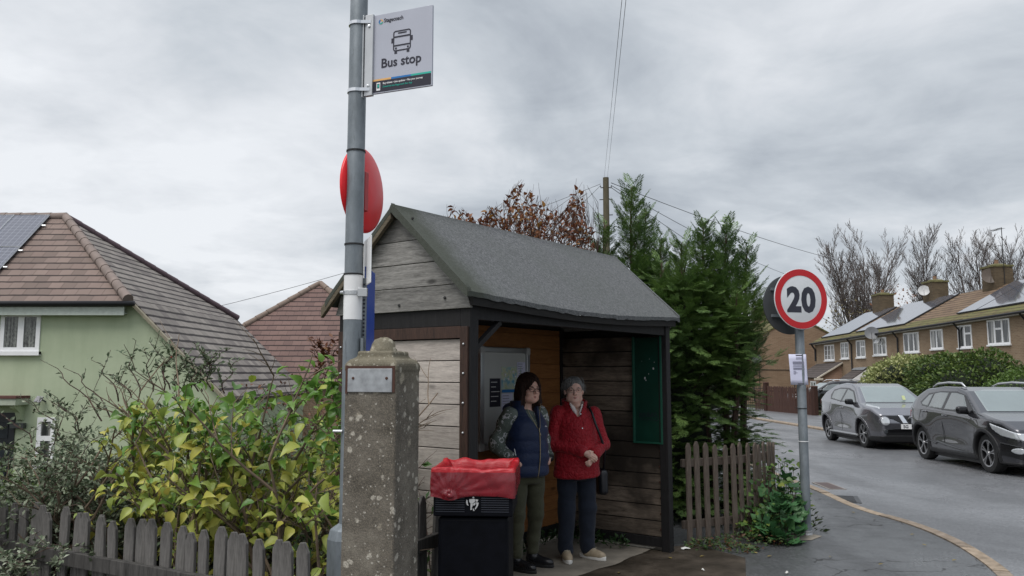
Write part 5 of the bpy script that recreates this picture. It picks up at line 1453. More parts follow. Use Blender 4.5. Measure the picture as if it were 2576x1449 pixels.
# ================================================================== parked cars
def car_paint(name, c, metal=.75, rough=.24):
    t = NT(name); v = t.coord(); n = t.noise(v, 2.2, 4); fl = t.noise(v, 900, 1)
    col = t.ramp(n, [(.3, tuple(x*.9 for x in c)), (.7, tuple(x*1.08 for x in c))])
    r = t.math('MULTIPLY_ADD', n, .14, rough-.06)
    return t.fin(col, r, metal, spec=.5, Coat_Weight=1.0, Coat_Roughness=.025, Coat_IOR=1.6)
M['glass_front'] = simple('car_windscreen', (.16, .20, .195), .10, var=.12, scale=1.5, spec=1.0, IOR=1.9, Coat_Weight=.6, Coat_Roughness=.03)
M['glass_side'] = simple('car_side_glass', (.10, .12, .12), .08, var=.25, scale=2.2, spec=.9, IOR=1.8, Coat_Weight=.5, Coat_Roughness=.03)
M['trim_black'] = simple('trim_black', (.013, .013, .014), .55, var=.15)
M['gloss_black'] = simple('gloss_black', (.008, .008, .009), .15)
M['tyre'] = simple('tyre', (.014, .014, .014), .8, var=.2, scale=30)
M['alloy'] = simple('alloy', (.36, .36, .37), .3, .85); M['alloy_dark'] = simple('alloy_dark', (.03, .03, .032), .4, .5)
M['lamp'] = simple('lamp_glass', (.52, .54, .56), .08, .35, spec=1.0); M['lamp_dark'] = simple('lamp_dark', (.05, .055, .06), .1); M['lamp_red'] = simple('lamp_red', (.30, .01, .012), .15)

def wheel(parent, x, y, r, side, spokes, tw=.21):
    """axle along y; side -1: outer face towards -y"""
    Rm = Matrix.Rotation(math.pi/2*(1 if side < 0 else -1), 4, 'X'); T = Matrix.Translation((x, y, r)) @ Rm     # local z outwards
    b = MB(); ri = r*.70
    b.lathe([(ri, -tw), (r*.93, -tw), (r, -tw+.03), (r, -.035), (r*.965, -.008), (r*.85, .0), (ri*1.02, -.006), (ri, -.03)], 44, T, close=True)
    rim = MB(); rim.lathe([(ri*1.01, -.035), (ri*1.01, -.004), (ri*.93, -.008), (ri*.90, -.05), (ri*.90, -.15), (.03, -.15), (.03, -.16), (ri*1.01, -.16)], 40, T, close=True)
    w_ = obj('wheel', rim, M['alloy_dark'], parent, smooth=40)
    obj('tyre', b, M['tyre'], w_, smooth=40)
    sp = MB()
    for k in range(spokes):
        a = 2*math.pi*k/spokes+.2; A = Matrix.Rotation(a, 4, 'Z')
        for s in (-1, 1):
            pts = [(.02, s*.012), (ri*.55, s*.020), (ri*.95, s*.052), (ri*.95, s*.018), (ri*.55, s*.004), (.02, 0)]
            sp.prism(pts if s > 0 else pts[::-1], -.030, -.012, T @ A)
    sp.lathe([(.0, -.02), (.045, -.02), (.038, -.006), (0, -.004)], 16, T); sp.lathe([(ri*.90, -.02), (ri*.985, -.02), (ri*.985, -.003), (ri*.90, -.008)], 40, T, close=True)
    obj('rim', sp, M['alloy'], w_)
def make_car(name, label, loc, rz, S):
    e = empty(name, loc, rz, label, 'car', S.get('group'))
    prof, hw, belt = S['profile'], S['hw'], S['belt']; wr = S['wr']; xf, xr = S['xf'], S['xr']
    def w_of(X, Z):
        nose = np.clip((X-(S['nose']-.75))/.75, 0, 1); tail = np.clip((-X-(S['tail']-.6))/.6, 0, 1)
        w = hw-.20*nose**2.2-.14*tail**2.2
        b_ = belt+.05*np.clip(-X, -1, 2)
        w = w-np.clip(Z-b_, 0, 1)*S['tumble']-.35*np.clip(.40-Z, 0, 1)*.5
        for xc in (xf, xr): w = w+S['hip']*np.exp(-((X-xc)/.42)**2-((Z-.72)/.26)**2)
        w = w-S['waist']*np.exp(-((X-.0)/.75)**2-((Z-.55)/.22)**2)
        return w
    def body(X, Y, Z):
        d2 = poly_sdf(X[:, :, :], Z, prof) if False else poly_sdf(X[:, 0, :], Z[0, 0, :][None, :], prof)[:, None, :]
        d = smax(d2+.05, np.abs(Y)-w_of(X, Z)+.05, .07)-.05
        for xc in (xf, xr):
            arch = np.sqrt((X-xc)**2+(Z-wr)**2)-(wr+.045)
            d = np.maximum(d, -np.maximum(arch, .56-np.abs(Y)))
        return d
    lo = (-S['tail']-.12, -hw-.12, .10); hi = (S['nose']+.12, hw+.12, S['H']+.08)
    bo = nets_obj('body', body, lo, hi, S.get('res', .022), S['paint'], e, sharp=50)
    def decal(nm, region, off, mat, h=.014, box=None, parent=e, th=.02):
        l, u = box or (lo, hi)
        V, Q = nets(lambda X, Y, Z: np.maximum(np.maximum(body(X, Y, Z)-off, -(body(X, Y, Z)+th)), region(X, Y, Z)), l, u, h)
        return link(nm, np_mesh(nm, V, [Q], True), mat, parent)
    side = lambda poly, s=-1: (lambda X, Y, Z: np.maximum(poly_sdf(X[:, 0, :], Z[0, 0, :][None, :], poly)[:, None, :], -s*Y*-1*-1+.35 if False else (.35-np.abs(Y))+0*X) if s == 0 else np.maximum(poly_sdf(X[:, 0, :], Z[0, 0, :][None, :], poly)[:, None, :]+0*Y, .35-s*Y))
    front = lambda poly, x0: (lambda X, Y, Z: np.maximum(poly_sdf(Y[0, :, 0][:, None], Z[0, 0, :][None, :], poly)[None, :, :], x0-X))
    bl = lambda xs, ys, zs: ((xs[0], ys[0], zs[0]), (xs[1], ys[1], zs[1]))
    for s in (-1, 1):
        if s == 1 and S.get('oneside'): continue
        yb = (-hw-.1, -.38) if s < 0 else (.38, hw+.1)
        xs = [p[0] for p in S['dlo']]; zs = [p[1] for p in S['dlo']]
        tr = decal('window_surround', side(S['dlo'], s), .003, M['gloss_black'], box=bl((min(xs)-.05, max(xs)+.05), yb, (min(zs)-.05, max(zs)+.05)))
        for poly in S['windows']:
            xs = [p[0] for p in poly]; zs = [p[1] for p in poly]
            decal('side_window', side(poly, s), .008, M['glass_side'], h=.011, box=bl((min(xs)-.04, max(xs)+.04), yb, (min(zs)-.04, max(zs)+.04)))
        # arch cladding and sills
        for xc in (xf, xr):
            reg = lambda X, Y, Z, xc=xc: np.maximum(np.maximum(np.sqrt((X-xc)**2+(Z-wr)**2)-(wr+.105), .45-s*Y), .14-Z)
            decal('wheel_arch', reg, .012, S.get('clad', M['trim_black']), h=.018, box=bl((xc-wr-.16, xc+wr+.16), (-hw-.13, -.5) if s < 0 else (.5, hw+.13), (.10, 2*wr+.2)))
        reg = lambda X, Y, Z: np.maximum(np.maximum(Z-S['sill'], .4-s*Y), np.maximum(X-xf+.3, xr+.3-X)); 
        decal('sill', reg, .014, M['trim_black'], h=.02, box=bl((xr, xf), (-hw-.13, -.4) if s < 0 else (.4, hw+.13), (.08, S['sill']+.05)))
        for (hx, hz) in S['handles']:
            b = MB(); yy = s*(float(w_of(np.array(hx), np.array(hz)))+.012); b.tube([(hx-.09, yy-.01*s, hz), (hx-.05, yy+.014*s, hz), (hx+.05, yy+.014*s, hz), (hx+.09, yy-.01*s, hz)], [.014, .018, .018, .014], 8); obj('door_handle', b, S['paint'], e, smooth=True)
        # shut lines
        for ln in S['shuts']:
            b = MB(); b.tube([(x, s*(float(w_of(np.array(x), np.array(z)))+.0005), z) for x, z in ln], .0045, 4); obj('shut_line', b, M['gloss_black'], e)
        mx, mz = S['mirror']; my = s*(float(w_of(np.array(mx), np.array(mz)))+.12)
        mi = nets_obj('door_mirror', lambda X, Y, Z: smin(rbox(X, Y, Z, (mx, my, mz+.03), (.12, .20, .14), .05), caps(X, Y, Z, (mx, my, mz), (mx+.02, my-s*.17, mz-.03), .03, .035), .03), (mx-.13, my-.24, mz-.12), (mx+.13, my+.24, mz+.15), .015, S.get('mirror_mat', S['paint']), e)
        for x in (xf, xr): wheel(e, x, s*(hw-.035), wr, s, S['spokes'])
        if 'rails' in S:
            b = MB(); b.tube([(x, s*yy, z) for x, yy, z in S['rails']], [.014]+[.022]*(len(S['rails'])-2)+[.014], 8); obj('roof_rail', b, M['alu'], e, smooth=True)
    sc = S['screen']; decal('windscreen', front(sc, .1), .006, M['glass_front'], h=.016, box=bl((.1, S['cowl']+.15), (-hw, hw), (sc[0][1]-.06, S['H'])))
    S['extra'](e, body, decal, front, side, bl, w_of)
    b = MB().bb((xr-.2, -hw+.14, .12), (xf+.2, hw-.14, .42)); obj('underbody', b, M['trim_black'], e)
    return e

def juke_extra(e, body, decal, front, side, bl, w_of):
    hw = .885
    # black mesh grille with a bright V, round lamps, slim running lamps, lower intake, plate
    gr = decal('grille', front([(-.74, .80), (.74, .80), (.66, .76), (.42, .70), (.22, .60), (-.22, .60), (-.42, .70), (-.66, .76)], 1.5), .006, M['gloss_black'], box=bl((1.5, 2.2), (-.82, .82), (.55, .86)))
    for s in (-1, 1):
        decal('grille_bar', front([(s*.29, .80), (s*.18, .80), (s*.09, .615), (s*.21, .615)], 1.5), .016, M['chrome'], h=.012, box=bl((1.5, 2.2), (min(s*.32, s*.06), max(s*.32, s*.06)), (.58, .83)))
        cy, cz = s*.60, .665
        ring = lambda X, Y, Z, r=.112: np.maximum(np.sqrt((Y-cy)**2+(Z-cz)**2)-r, 1.5-X)
        bz = decal('headlight', lambda X, Y, Z: ring(X, Y, Z, .118), .012, S_J['paint'], h=.012, box=bl((1.5, 2.2), (cy-.16, cy+.16), (cz-.16, cz+.16)))
        decal('lens', lambda X, Y, Z: ring(X, Y, Z, .095), .022, M['lamp'], h=.010, box=bl((1.5, 2.2), (cy-.16, cy+.16), (cz-.16, cz+.16)), parent=bz)
        decal('running_lamp', lambda X, Y, Z: np.maximum(poly_sdf(X[:, :, 0], Y[0, :, 0][None, :], [(1.28, s*.72), (1.46, s*.80), (1.84, s*.62), (1.72, s*.56)])[:, :, None], .80-Z), .010, M['lamp'], h=.014, box=bl((1.2, 1.95), (min(s*.48, s*.9), max(s*.48, s*.9)), (.78, 1.1)))
        decal('fog_lamp', lambda X, Y, Z: np.maximum(np.sqrt((Y-s*.60)**2+(Z-.43)**2)-.05, 1.5-X), .012, M['lamp_dark'], h=.012, box=bl((1.4, 2.2), (s*.6-.1, s*.6+.1), (.34, .52)))
    em = MB(); em.lathe([(0, -.01), (.075, -.01), (.075, .012), (.055, .016), (0, .016)], 24, frame((2.085, 0, .715), (0, 1, 0), (0, 0, 1))); em.box((2.1, 0, .715), (.03, .17, .03)); obj('emblem', em, M['chrome'], gr, smooth=40)
    decal('lower_intake', front([(-.66, .47), (-.40, .50), (.40, .50), (.66, .47), (.58, .34), (.36, .26), (-.36, .26), (-.58, .34)], 1.4), .006, M['gloss_black'], box=bl((1.4, 2.2), (-.75, .75), (.2, .55)))
    decal('bumper_lip', front([(-.86, .31), (-.5, .34), (.5, .34), (.86, .31), (.86, .10), (-.86, .10)], 1.3), .014, M['trim_black'], h=.018, box=bl((1.3, 2.2), (-.95, .95), (.08, .4)))
    b = MB().box((2.112, 0, .545), (.012, .52, .112)); pl = obj('number_plate', b, M['white_plastic'], e, bevel=.003)
    b = MB(); put_text(b, 'SG', .098, frame((2.1185, -.155, .512), (0, 1, 0), (0, 0, 1)), depth=.001, bold=.003, align='CENTER'); obj('lettering', b, M['ink'], pl)
    decal('tail_lamp', lambda X, Y, Z: np.maximum(np.maximum(poly_sdf(X[:, 0, :], Z[0, 0, :][None, :], [(-1.72, 1.10), (-2.1, 1.12), (-2.1, .93), (-1.92, .93)])[:, None, :], .5-np.abs(Y)), 0*X-1), .006, M['lamp_red'], h=.02, box=bl((-2.15, -1.6), (-.95, .95), (.85, 1.2)))
    b = MB(); 
    for s in (-1, 1): b.bb((-1.0, s*.855-.02, .27), (1.0, s*.855+.02, .31))
    obj('side_trim', b, M['alu'], e, bevel=.01)
    b = MB().box((1.02, .28, 1.19), (.015, .07, .12), Matrix.Rotation(-.6, 4, 'Y')); obj('air_freshener', b, simple('freshener', (.45, .5, .25), .6), e)
S_J = dict(profile=[(2.00, .20), (2.08, .40), (2.10, .62), (2.02, .82), (1.78, .97), (1.12, 1.07), (.42, 1.44), (.08, 1.535), (-.5, 1.555), (-1.08, 1.50), (-1.55, 1.33), (-1.86, 1.10), (-2.00, .98), (-2.04, .62), (-1.98, .34), (-1.6, .20)],
           hw=.862, belt=1.0, wr=.335, xf=1.265, xr=-1.265, nose=2.10, tail=2.04, tumble=.50, hip=.055, waist=.035, H=1.565, sill=.27,
           dlo=[(.98, 1.03), (.40, 1.36), (.0, 1.43), (-.58, 1.44), (-1.02, 1.38), (-1.10, 1.24), (-.98, 1.12), (-.2, 1.06)],
           windows=[[(.80, 1.07), (.36, 1.33), (-.04, 1.39), (-.10, 1.09)], [(-.20, 1.09), (-.14, 1.395), (-.60, 1.40), (-.95, 1.34), (-.92, 1.15)]],
           handles=[(-.02, .93)], shuts=[[(-.14, 1.05), (-.16, .8), (-.12, .35)], [(.92, 1.0), (1.0, .8), (.86, .35)], [(-.86, 1.05), (-.95, .85), (-.80, .55)]], mirror=(.72, 1.06), spokes=6,
           screen=[(-.66, 1.085), (.66, 1.085), (.53, 1.46), (.28, 1.485), (-.28, 1.485), (-.53, 1.46)], cowl=1.15, paint=car_paint('grey_metallic', (.19, .19, .21)), clad=car_paint('arch_grey', (.10, .10, .112)), mirror_mat=M['gloss_black'], extra=juke_extra)
def kia_extra(e, body, decal, front, side, bl, w_of):
    for s in (-1, 1):
        hl = decal('headlight', lambda X, Y, Z: np.maximum(np.maximum(poly_sdf(X[:, 0, :], Z[0, 0, :][None, :], [(1.50, .875), (1.80, .80), (2.12, .70), (2.12, .60), (1.78, .665), (1.60, .76)])[:, None, :], .46-s*Y), 0*X-1), .008, M['lamp'], h=.014, box=bl((1.4, 2.2), (min(s*.42, s*.95), max(s*.42, s*.95)), (.55, .92)))
        decal('lens', lambda X, Y, Z: np.sqrt((X-1.93)**2+(Y-s*.66)**2+(Z-.70)**2)-.10, .014, M['lamp_dark'], h=.011, box=bl((1.7, 2.15), (s*.66-.14, s*.66+.14), (.55, .85)), parent=hl)
        decal('fog_surround', front([(s*.50, .24), (s*.84, .34), (s*.84, .56), (s*.66, .50)], 1.4), .008, M['gloss_black'], h=.014, box=bl((1.4, 2.2), (min(s*.45, s*.9), max(s*.45, s*.9)), (.2, .6)))
        decal('fog_lamp', lambda X, Y, Z: np.maximum(np.sqrt(((Y-s*.70)/1.4)**2+(Z-.43)**2)-.05, 1.4-X), .020, M['lamp'], h=.011, box=bl((1.4, 2.2), (s*.7-.12, s*.7+.12), (.34, .52)))
        decal('tail_lamp', lambda X, Y, Z: np.maximum(np.maximum(poly_sdf(X[:, 0, :], Z[0, 0, :][None, :], [(-1.70, .99), (-2.1, 1.0), (-2.1, .82), (-1.90, .84)])[:, None, :], .4-s*Y), 0*X-1), .008, M['lamp_red'], h=.018, box=bl((-2.15, -1.6), (min(s*.38, s*.95), max(s*.38, s*.95)), (.75, 1.08)))
        b = MB(); b.tube([(x, s*(float(w_of(np.array(x), np.array(z)))+.006), z) for x, z in ((.85, .30), (.1, .345), (-.55, .41), (-.62, .37), (-.95, .43))], [.008, .02, .02, .016, .008], 6); obj('side_trim', b, simple('sill_grey', (.05, .052, .055), .4), e, smooth=True)
    decal('grille', front([(-.52, .71), (.52, .71), (.44, .60), (-.44, .60)], 1.6), .008, M['gloss_black'], box=bl((1.6, 2.2), (-.6, .6), (.55, .76)))
    decal('bumper_lip', front([(-.9, .24), (.9, .24), (.9, .10), (-.9, .10)], 1.3), .014, M['trim_black'], h=.02, box=bl((1.3, 2.2), (-.95, .95), (.08, .3)))
    decal('lower_intake', front([(-.44, .46), (.44, .46), (.38, .30), (-.38, .30)], 1.6), .006, M['gloss_black'], h=.016, box=bl((1.6, 2.2), (-.5, .5), (.25, .5)))
    b = MB().box((2.118, 0, .545), (.012, .52, .112)); obj('number_plate', b, M['white_plastic'], e)
S_K = dict(profile=[(2.02, .20), (2.10, .40), (2.12, .60), (2.03, .78), (1.80, .91), (1.10, 1.03), (.36, 1.40), (.0, 1.475), (-.7, 1.485), (-1.32, 1.44), (-1.66, 1.28), (-1.90, 1.04), (-2.02, .90), (-2.04, .60), (-1.98, .36), (-1.6, .20)],
           hw=.872, belt=.97, wr=.335, xf=1.29, xr=-1.29, nose=2.12, tail=2.04, tumble=.46, hip=.035, waist=.03, H=1.49, sill=.29,
           dlo=[(1.0, .99), (.36, 1.335), (.0, 1.395), (-.62, 1.40), (-1.12, 1.35), (-1.36, 1.16), (-1.22, 1.09), (-.3, 1.02)],
           windows=[[(.66, 1.045), (.30, 1.325), (-.02, 1.365), (-.20, 1.365), (-.24, 1.045)], [(-.34, 1.05), (-.30, 1.365), (-.64, 1.37), (-.86, 1.345), (-.90, 1.075)], [(-.95, 1.085), (-.92, 1.335), (-1.08, 1.31), (-1.26, 1.15), (-1.18, 1.11)]],
           handles=[(-.16, .93), (-1.02, .98)], shuts=[[(-.29, 1.03), (-.31, .8), (-.26, .34)], [(.92, .98), (1.0, .75), (.86, .36)], [(-.98, 1.07), (-1.1, .90), (-.92, .62)], [(1.6, .90), (1.2, .985), (1.02, 1.01)]], mirror=(.70, 1.03), spokes=5,
           rails=[(.16, .585, 1.46), (.02, .60, 1.545), (-.5, .60, 1.56), (-1.0, .59, 1.535), (-1.26, .575, 1.47)], screen=[(-.68, 1.05), (.68, 1.05), (.55, 1.40), (.28, 1.43), (-.28, 1.43), (-.55, 1.40)], cowl=1.13,
           paint=car_paint('graphite_metallic', (.058, .058, .067)), clad=M['trim_black'], mirror_mat=M['gloss_black'], extra=kia_extra)
def no_extra(e, body, decal, front, side, bl, w_of):
    for s in (-1, 1):
        hl = decal('headlight', lambda X, Y, Z: np.maximum(np.maximum(poly_sdf(X[:, 0, :], Z[0, 0, :][None, :], [(1.75, .90), (2.35, .86), (2.35, .72), (1.95, .76)])[:, None, :], .46-s*Y), 0*X-1), .010, M['lamp'], h=.02, box=bl((1.6, 2.4), (min(s*.42, s*1.0), max(s*.42, s*1.0)), (.65, .95)))
    b = MB(); b.tube([(.95, -.93, 1.115), (-.2, -.935, 1.13), (-1.2, -.92, 1.15)], .012, 5); obj('chrome_strip', b, M['chrome'], e)
S_S = dict(profile=[(2.18, .25), (2.28, .5), (2.28, .80), (2.12, .97), (1.80, 1.05), (1.05, 1.15), (.25, 1.58), (-.2, 1.67), (-1.2, 1.68), (-1.85, 1.58), (-2.15, 1.15), (-2.28, 1.0), (-2.28, .5), (-2.15, .25)],
           hw=.91, belt=1.10, wr=.37, xf=1.35, xr=-1.35, nose=2.28, tail=2.28, tumble=.40, hip=.03, waist=.03, H=1.68, sill=.34, res=.03,
           dlo=[(1.0, 1.12), (.36, 1.48), (.0, 1.56), (-1.2, 1.57), (-1.75, 1.48), (-1.9, 1.22), (-.3, 1.14)],
           windows=[[(.72, 1.17), (.32, 1.46), (.0, 1.52), (-.30, 1.53), (-.30, 1.17)], [(-.40, 1.18), (-.38, 1.53), (-1.15, 1.53), (-1.15, 1.19)]],
           handles=[(-.2, 1.02), (-1.1, 1.04)], shuts=[[(-.35, 1.12), (-.38, .8), (-.33, .4)]], mirror=(.75, 1.16), spokes=5, rails=[(.1, .60, 1.63), (-.1, .61, 1.73), (-1.2, .61, 1.74), (-1.6, .59, 1.66)],
           screen=[(-.70, 1.17), (.70, 1.17), (.56, 1.57), (-.56, 1.57)], cowl=1.1, paint=car_paint('black_paint_car', (.012, .012, .015)), extra=no_extra)
make_car('parked_car', 'dark graphite parked crossover with silver roof rails, nearest of the cars in the street', (9.20, 15.5, rz_(15.5)), R(-94.0), S_K).rotation_euler.y = -.012
make_car('parked_car', 'mid grey parked crossover with round headlights standing behind the graphite one', (9.41, 21.05, rz_(21.05)), R(-93.2), S_J).rotation_euler.y = -.012
make_car('parked_car', 'black parked car on the drive behind the low brown fence', (17.15, 44.0, -.45), R(178), S_S)
# ================================================================== houses
def poly_uv(name, polys, along, up, mat, parent=None, th=0.0, nrm_off=None):
    """flat polygons with UVs in metres along the given axes"""
    along = Vector(along).normalized(); up = Vector(up).normalized()
    me = bpy.data.meshes.new(name); V = []; F = []
    for P in polys:
        F.append(tuple(range(len(V), len(V)+len(P)))); V += [Vector(p) for p in P]
    me.from_pydata(V, [], F)
    uv = me.uv_layers.new(name='UVMap')
    for p in me.polygons:
        for li in p.loop_indices:
            v = me.vertices[me.loops[li].vertex_index].co; uv.data[li].uv = (v.dot(along)+200, v.dot(up)+200)
    o = link(name, me, mat, parent)
    if th: s = o.modifiers.new('thick', 'SOLIDIFY'); s.thickness = th; s.offset = -1
    return o
def window(parent, o, a, n, w, h, lights, frame_m='white_upvc', pane_m='win_glass', bars=None, sill=True, top_light=None, fr=.055, lead=None):
    """o lower left corner, a along, n outwards"""
    o, a, n = Vector(o), Vector(a).normalized(), Vector(n).normalized(); Z = Vector((0, 0, 1))
    def bx(mb, u0, v0, u1, v1, d0, d1):
        vs = [o+a*u+Z*v+n*d for d in (d0, d1) for u, v in ((u0, v0), (u1, v0), (u1, v1), (u0, v1))]
        mb.add(vs, [(3, 2, 1, 0), (4, 5, 6, 7), (0, 1, 5, 4), (1, 2, 6, 5), (2, 3, 7, 6), (3, 0, 4, 7)])
    b = MB(); t = fr
    bx(b, 0, 0, w, t, -.05, .03); bx(b, 0, h-t, w, h, -.05, .03); bx(b, 0, t, t, h-t, -.05, .03); bx(b, w-t, t, w, h-t, -.05, .03)
    edges = [0]+list(lights)+[w]
    for x in lights: bx(b, x-t*.75, t, x+t*.75, h-t, -.045, .028)
    if top_light is not None: 
        i, q = top_light; bx(b, edges[i]+t*.5, h*q-t*.6, edges[i+1]-t*.5, h*q+t*.6, -.04, .036)
    if bars:
        for i in range(len(edges)-1):
            m_ = (edges[i]+edges[i+1])/2; bx(b, m_-.010, t, m_+.010, h-t, -.03, .016)
            for q in (1/3, 2/3): bx(b, edges[i]+t*.5, h*q-.010, edges[i+1]-t*.5, h*q+.010, -.03, .0155)
    wo = obj('window', b, M[frame_m], parent)
    b = MB(); bx(b, t*.5, t*.5, w-t*.5, h-t*.5, .002, .008); obj('pane', b, M[pane_m], wo)
    if sill:
        b = MB(); bx(b, -.04, -.075, w+.04, -.004, -.02, .09); obj('sill', b, M['white_upvc'] if sill is True else sill, wo)
    return wo
def chimney(parent, c, w, d, z0, z1, pots=1, aerial=False, moss=True):
    x, y = c
    P = [(x-w/2, y-d/2), (x+w/2, y-d/2), (x+w/2, y+d/2), (x-w/2, y+d/2)]
    me_p = []
    o = None
    for i in range(4):
        p, q = P[i], P[(i+1) % 4]
        me_p.append([(p[0], p[1], z0), (q[0], q[1], z0), (q[0], q[1], z1), (p[0], p[1], z1)])
    o = poly_uv('chimney', me_p, (1, .9, 0), (0, 0, 1), M['brick_dark'], parent)
    b = MB().box((x, y, z1+.05), (w+.10, d+.10, .10)).box((x, y, z1+.15), (w*.8, d*.8, .10), taper=.6); obj('cap', b, M['tile_moss'] if False else simple('mossy_cap', (.13, .12, .05), .9, var=.4), o)
    for k in range(pots):
        b = MB(); b.lathe([(.11, z1+.18), (.10, z1+.42), (.12, z1+.44), (0, z1+.44)], 12, Matrix.Translation((x+(k-(pots-1)/2)*.3, y, 0))); obj('chimney_pot', b, simple('pot', (.22, .13, .08), .8), o)
    if aerial:
        b = MB(); b.tube([(x, y-d/2-.05, z0+.3), (x, y-d/2-.05, z1+2.1)], .02, 6); b.tube([(x-.1, y-.7, z1+2.05), (x+.1, y+.3, z1+2.05)], .016, 5)
        for k in range(6): b.tube([(x-.22, y-.6+.15*k, z1+2.05), (x+.22, y-.6+.15*k, z1+2.05)], .009, 4)
        b.tube([(x-.4, y-.4, z1+1.1), (x+.3, y-.4, z1+1.2)], .014, 4)
        obj('tv_aerial', b, M['iron'], o)
    return o
def dish(parent, c, n, r, mat):
    n = Vector(n).normalized(); Z = Vector((0, 0, 1)); x = Z.cross(n).normalized(); y = n.cross(x)
    fm = Matrix((x, y, n)).transposed().to_4x4(); fm.translation = c
    b = MB(); b.lathe([(0, -.06), (r*.5, -.04), (r, .02), (r, .03), (r*.5, -.03), (0, -.05)], 20, fm, close=False); b.tube([fm @ Vector((0, -r*.9, 0)), fm @ Vector((0, -r*.2, r*.9))], .015, 4); b.tube([fm @ Vector((0, 0, -.05)), fm @ Vector((0, -.1, -.3))], .02, 5)
    return obj('satellite_dish', b, mat, parent, smooth=50)

def build_green_house():
    e = empty('house', (-14, 20, -1.4), 0, 'pale green rendered house with brown tiled hip roof and long catslide at the left', 'house')
    T = lambda p: Vector(p)-Vector((-14, 20, -1.4))
    ze = 3.52; xc = -9.46; y0 = 20.0; y1 = 27.4
    ap = at(165, 545, 22.9); xr, yr, zr = ap.x, 22.9, ap.z
    sl = (ze-1.58)/(-7.47+9.46); xb = -6.9; zb = ze-sl*(xb-xc)
    # walls
    fw = [(-26, y0, -1.6), (xb-.12, y0, -1.6), (xb-.12, y0, zb+.06), (xc-.10, y0, ze-.06), (-26, y0, ze-.06)]
    wall = poly_uv('wall', [[T(p) for p in fw], [T((xb-.12, y0, -1.6)), T((xb-.12, y1, -1.6)), T((xb-.12, y1, zb+.05)), T((xb-.12, y0, zb+.05))]], (1, 0, 0), (0, 0, 1), M['green_render'], e)
    # roof: front slope, right hip, catslide below the hip, rear
    oh = .28
    fs = Vector((0, yr-y0, zr-ze)).normalized()
    r1 = poly_uv('roof', [[T((-30, y0-oh, ze-.18)), T((xc+.05, y0-oh, ze-.18)), T((xr, yr, zr)), T((-30, yr, zr))]], (1, 0, 0), fs, M['tile_brown'], e, th=.10)
    hp = Vector((xr-xc, 0, zr-ze)).normalized()
    poly_uv('hip_slope', [[T((xc+.05, y0-oh, ze-.06)), T((xc+.05, y1+.2, ze-.06)), T((xr, yr, zr))]], (0, 1, 0), hp, M['tile_grey'], r1, th=.10)
    cp = Vector((xc-xb, 0, ze-zb)).normalized()
    poly_uv('catslide', [[T((xc+.052, y0-.10, ze-.062)), T((xb, y0-.10, zb-.03)), T((xb, y1+.15, zb-.03)), T((xc+.052, y1+.2, ze-.062))]], (0, 1, 0), cp, M['tile_grey'], r1, th=.10)
    poly_uv('rear_slope', [[T((xr, yr, zr)), T((xc+.05, y1+.2, ze-.1)), T((-30, y1+.2, ze-.1)), T((-30, yr, zr))]], (1, 0, 0), Vector((0, yr-y1, zr-ze)), M['tile_grey'], r1)
    # rounded hip and ridge tiles
    def ridge(p, q, r, name='ridge_tiles', mat=None):
        p, q = Vector(p), Vector(q); n = max(2, int((q-p).length/.42)); b = MB()
        for i in range(n):
            a, c = p.lerp(q, i/n), p.lerp(q, (i+1.06)/n); b.tube([T(a), T(c)], [r*.92, r*1.04], 10)
        return obj(name, b, mat or simple('ridge_tile', (.21, .165, .145), .8, var=.2, scale=3), r1, smooth=50)
    ridge((xr, yr, zr+.0), (xc+.02, y0-oh+.02, ze-.06), .125); ridge((xr, yr, zr), (xc+.05, y1+.15, ze-.0), .11, mat=simple('purple_tile', (.10, .065, .075), .7)); ridge((-30, yr, zr), (xr, yr, zr), .12)
    # gutter, fascia, verge
    b = MB(); b.tube([T((-30, y0-oh-.06, ze-.20)), T((xc+.22, y0-oh-.06, ze-.19))], .065, 8); obj('gutter', b, M['black_paint'], r1, smooth=True)
    b = MB(); b.bb(T((-30, y0-oh+.02, ze-.47)), T((xc+.02-.08, y0-oh+.06, ze-.265))); b.bb(T((-30, y0-oh+.06, ze-.43)), T((xc-.1, y0, ze-.40))); obj('fascia', b, simple('pale_fascia', (.50, .55, .50), .5), e)
    b = MB(); v0, v1 = Vector((xc+.1, y0-.13, ze-.20)), Vector((xb+.02, y0-.13, zb-.14)); b.tube([T(v0), T(v1)], .05, 4); obj('verge', b, simple('verge_wood', (.30, .27, .20), .8), r1)
    # windows, door, canopy, letterbox, lamp
    zt, zb_ = at(50, 787, y0).z, at(50, 884, y0).z; x0, x1 = at(2, 840, y0).x, at(102, 840, y0).x
    w_ = window(e, T((x0, y0-.005, zb_)), (1, 0, 0), (0, -1, 0), x1-x0, zt-zb_, [(x1-x0)*.515], pane_m='lace', fr=.10)
    b = MB(); b.bb(T((x0-.05, y0-.10, zb_-.10)), T((x1+.04, y0-.001, zb_-.002))); obj('sill', b, M['white_upvc'], w_)
    b = MB()
    for u in (.2, .72): b.bb(T((x0+(x1-x0)*u-.12, y0-.05, zt-.085)), T((x0+(x1-x0)*u+.16, y0-.032, zt-.06)))
    obj('vent', b, M['white_plastic'], w_)
    b = MB(); b.bb(T((x0-.05, y0-.012, zt)), T((x1+.05, y0-.001, zt+.06))); obj('lintel_shadow_gap', b, simple('lintel', (.20, .25, .16), .9), e)
    cx = at(72, 1000, y0).x; zc0, zc1 = at(40, 1018, y0).z, at(40, 1001, y0).z
    b = MB().bb(T((-16, y0-.55, zc0)), T((cx+.02, y0, zc1))); cn = obj('door_canopy', b, simple('canopy_stone', (.42, .46, .37), .8), e, bevel=.01)
    b = MB().bb(T((-16, y0-.58, zc1)), T((cx+.04, y0, zc1+.06))); obj('canopy_cap', b, simple('canopy_tiles', (.12, .05, .04), .8), cn)
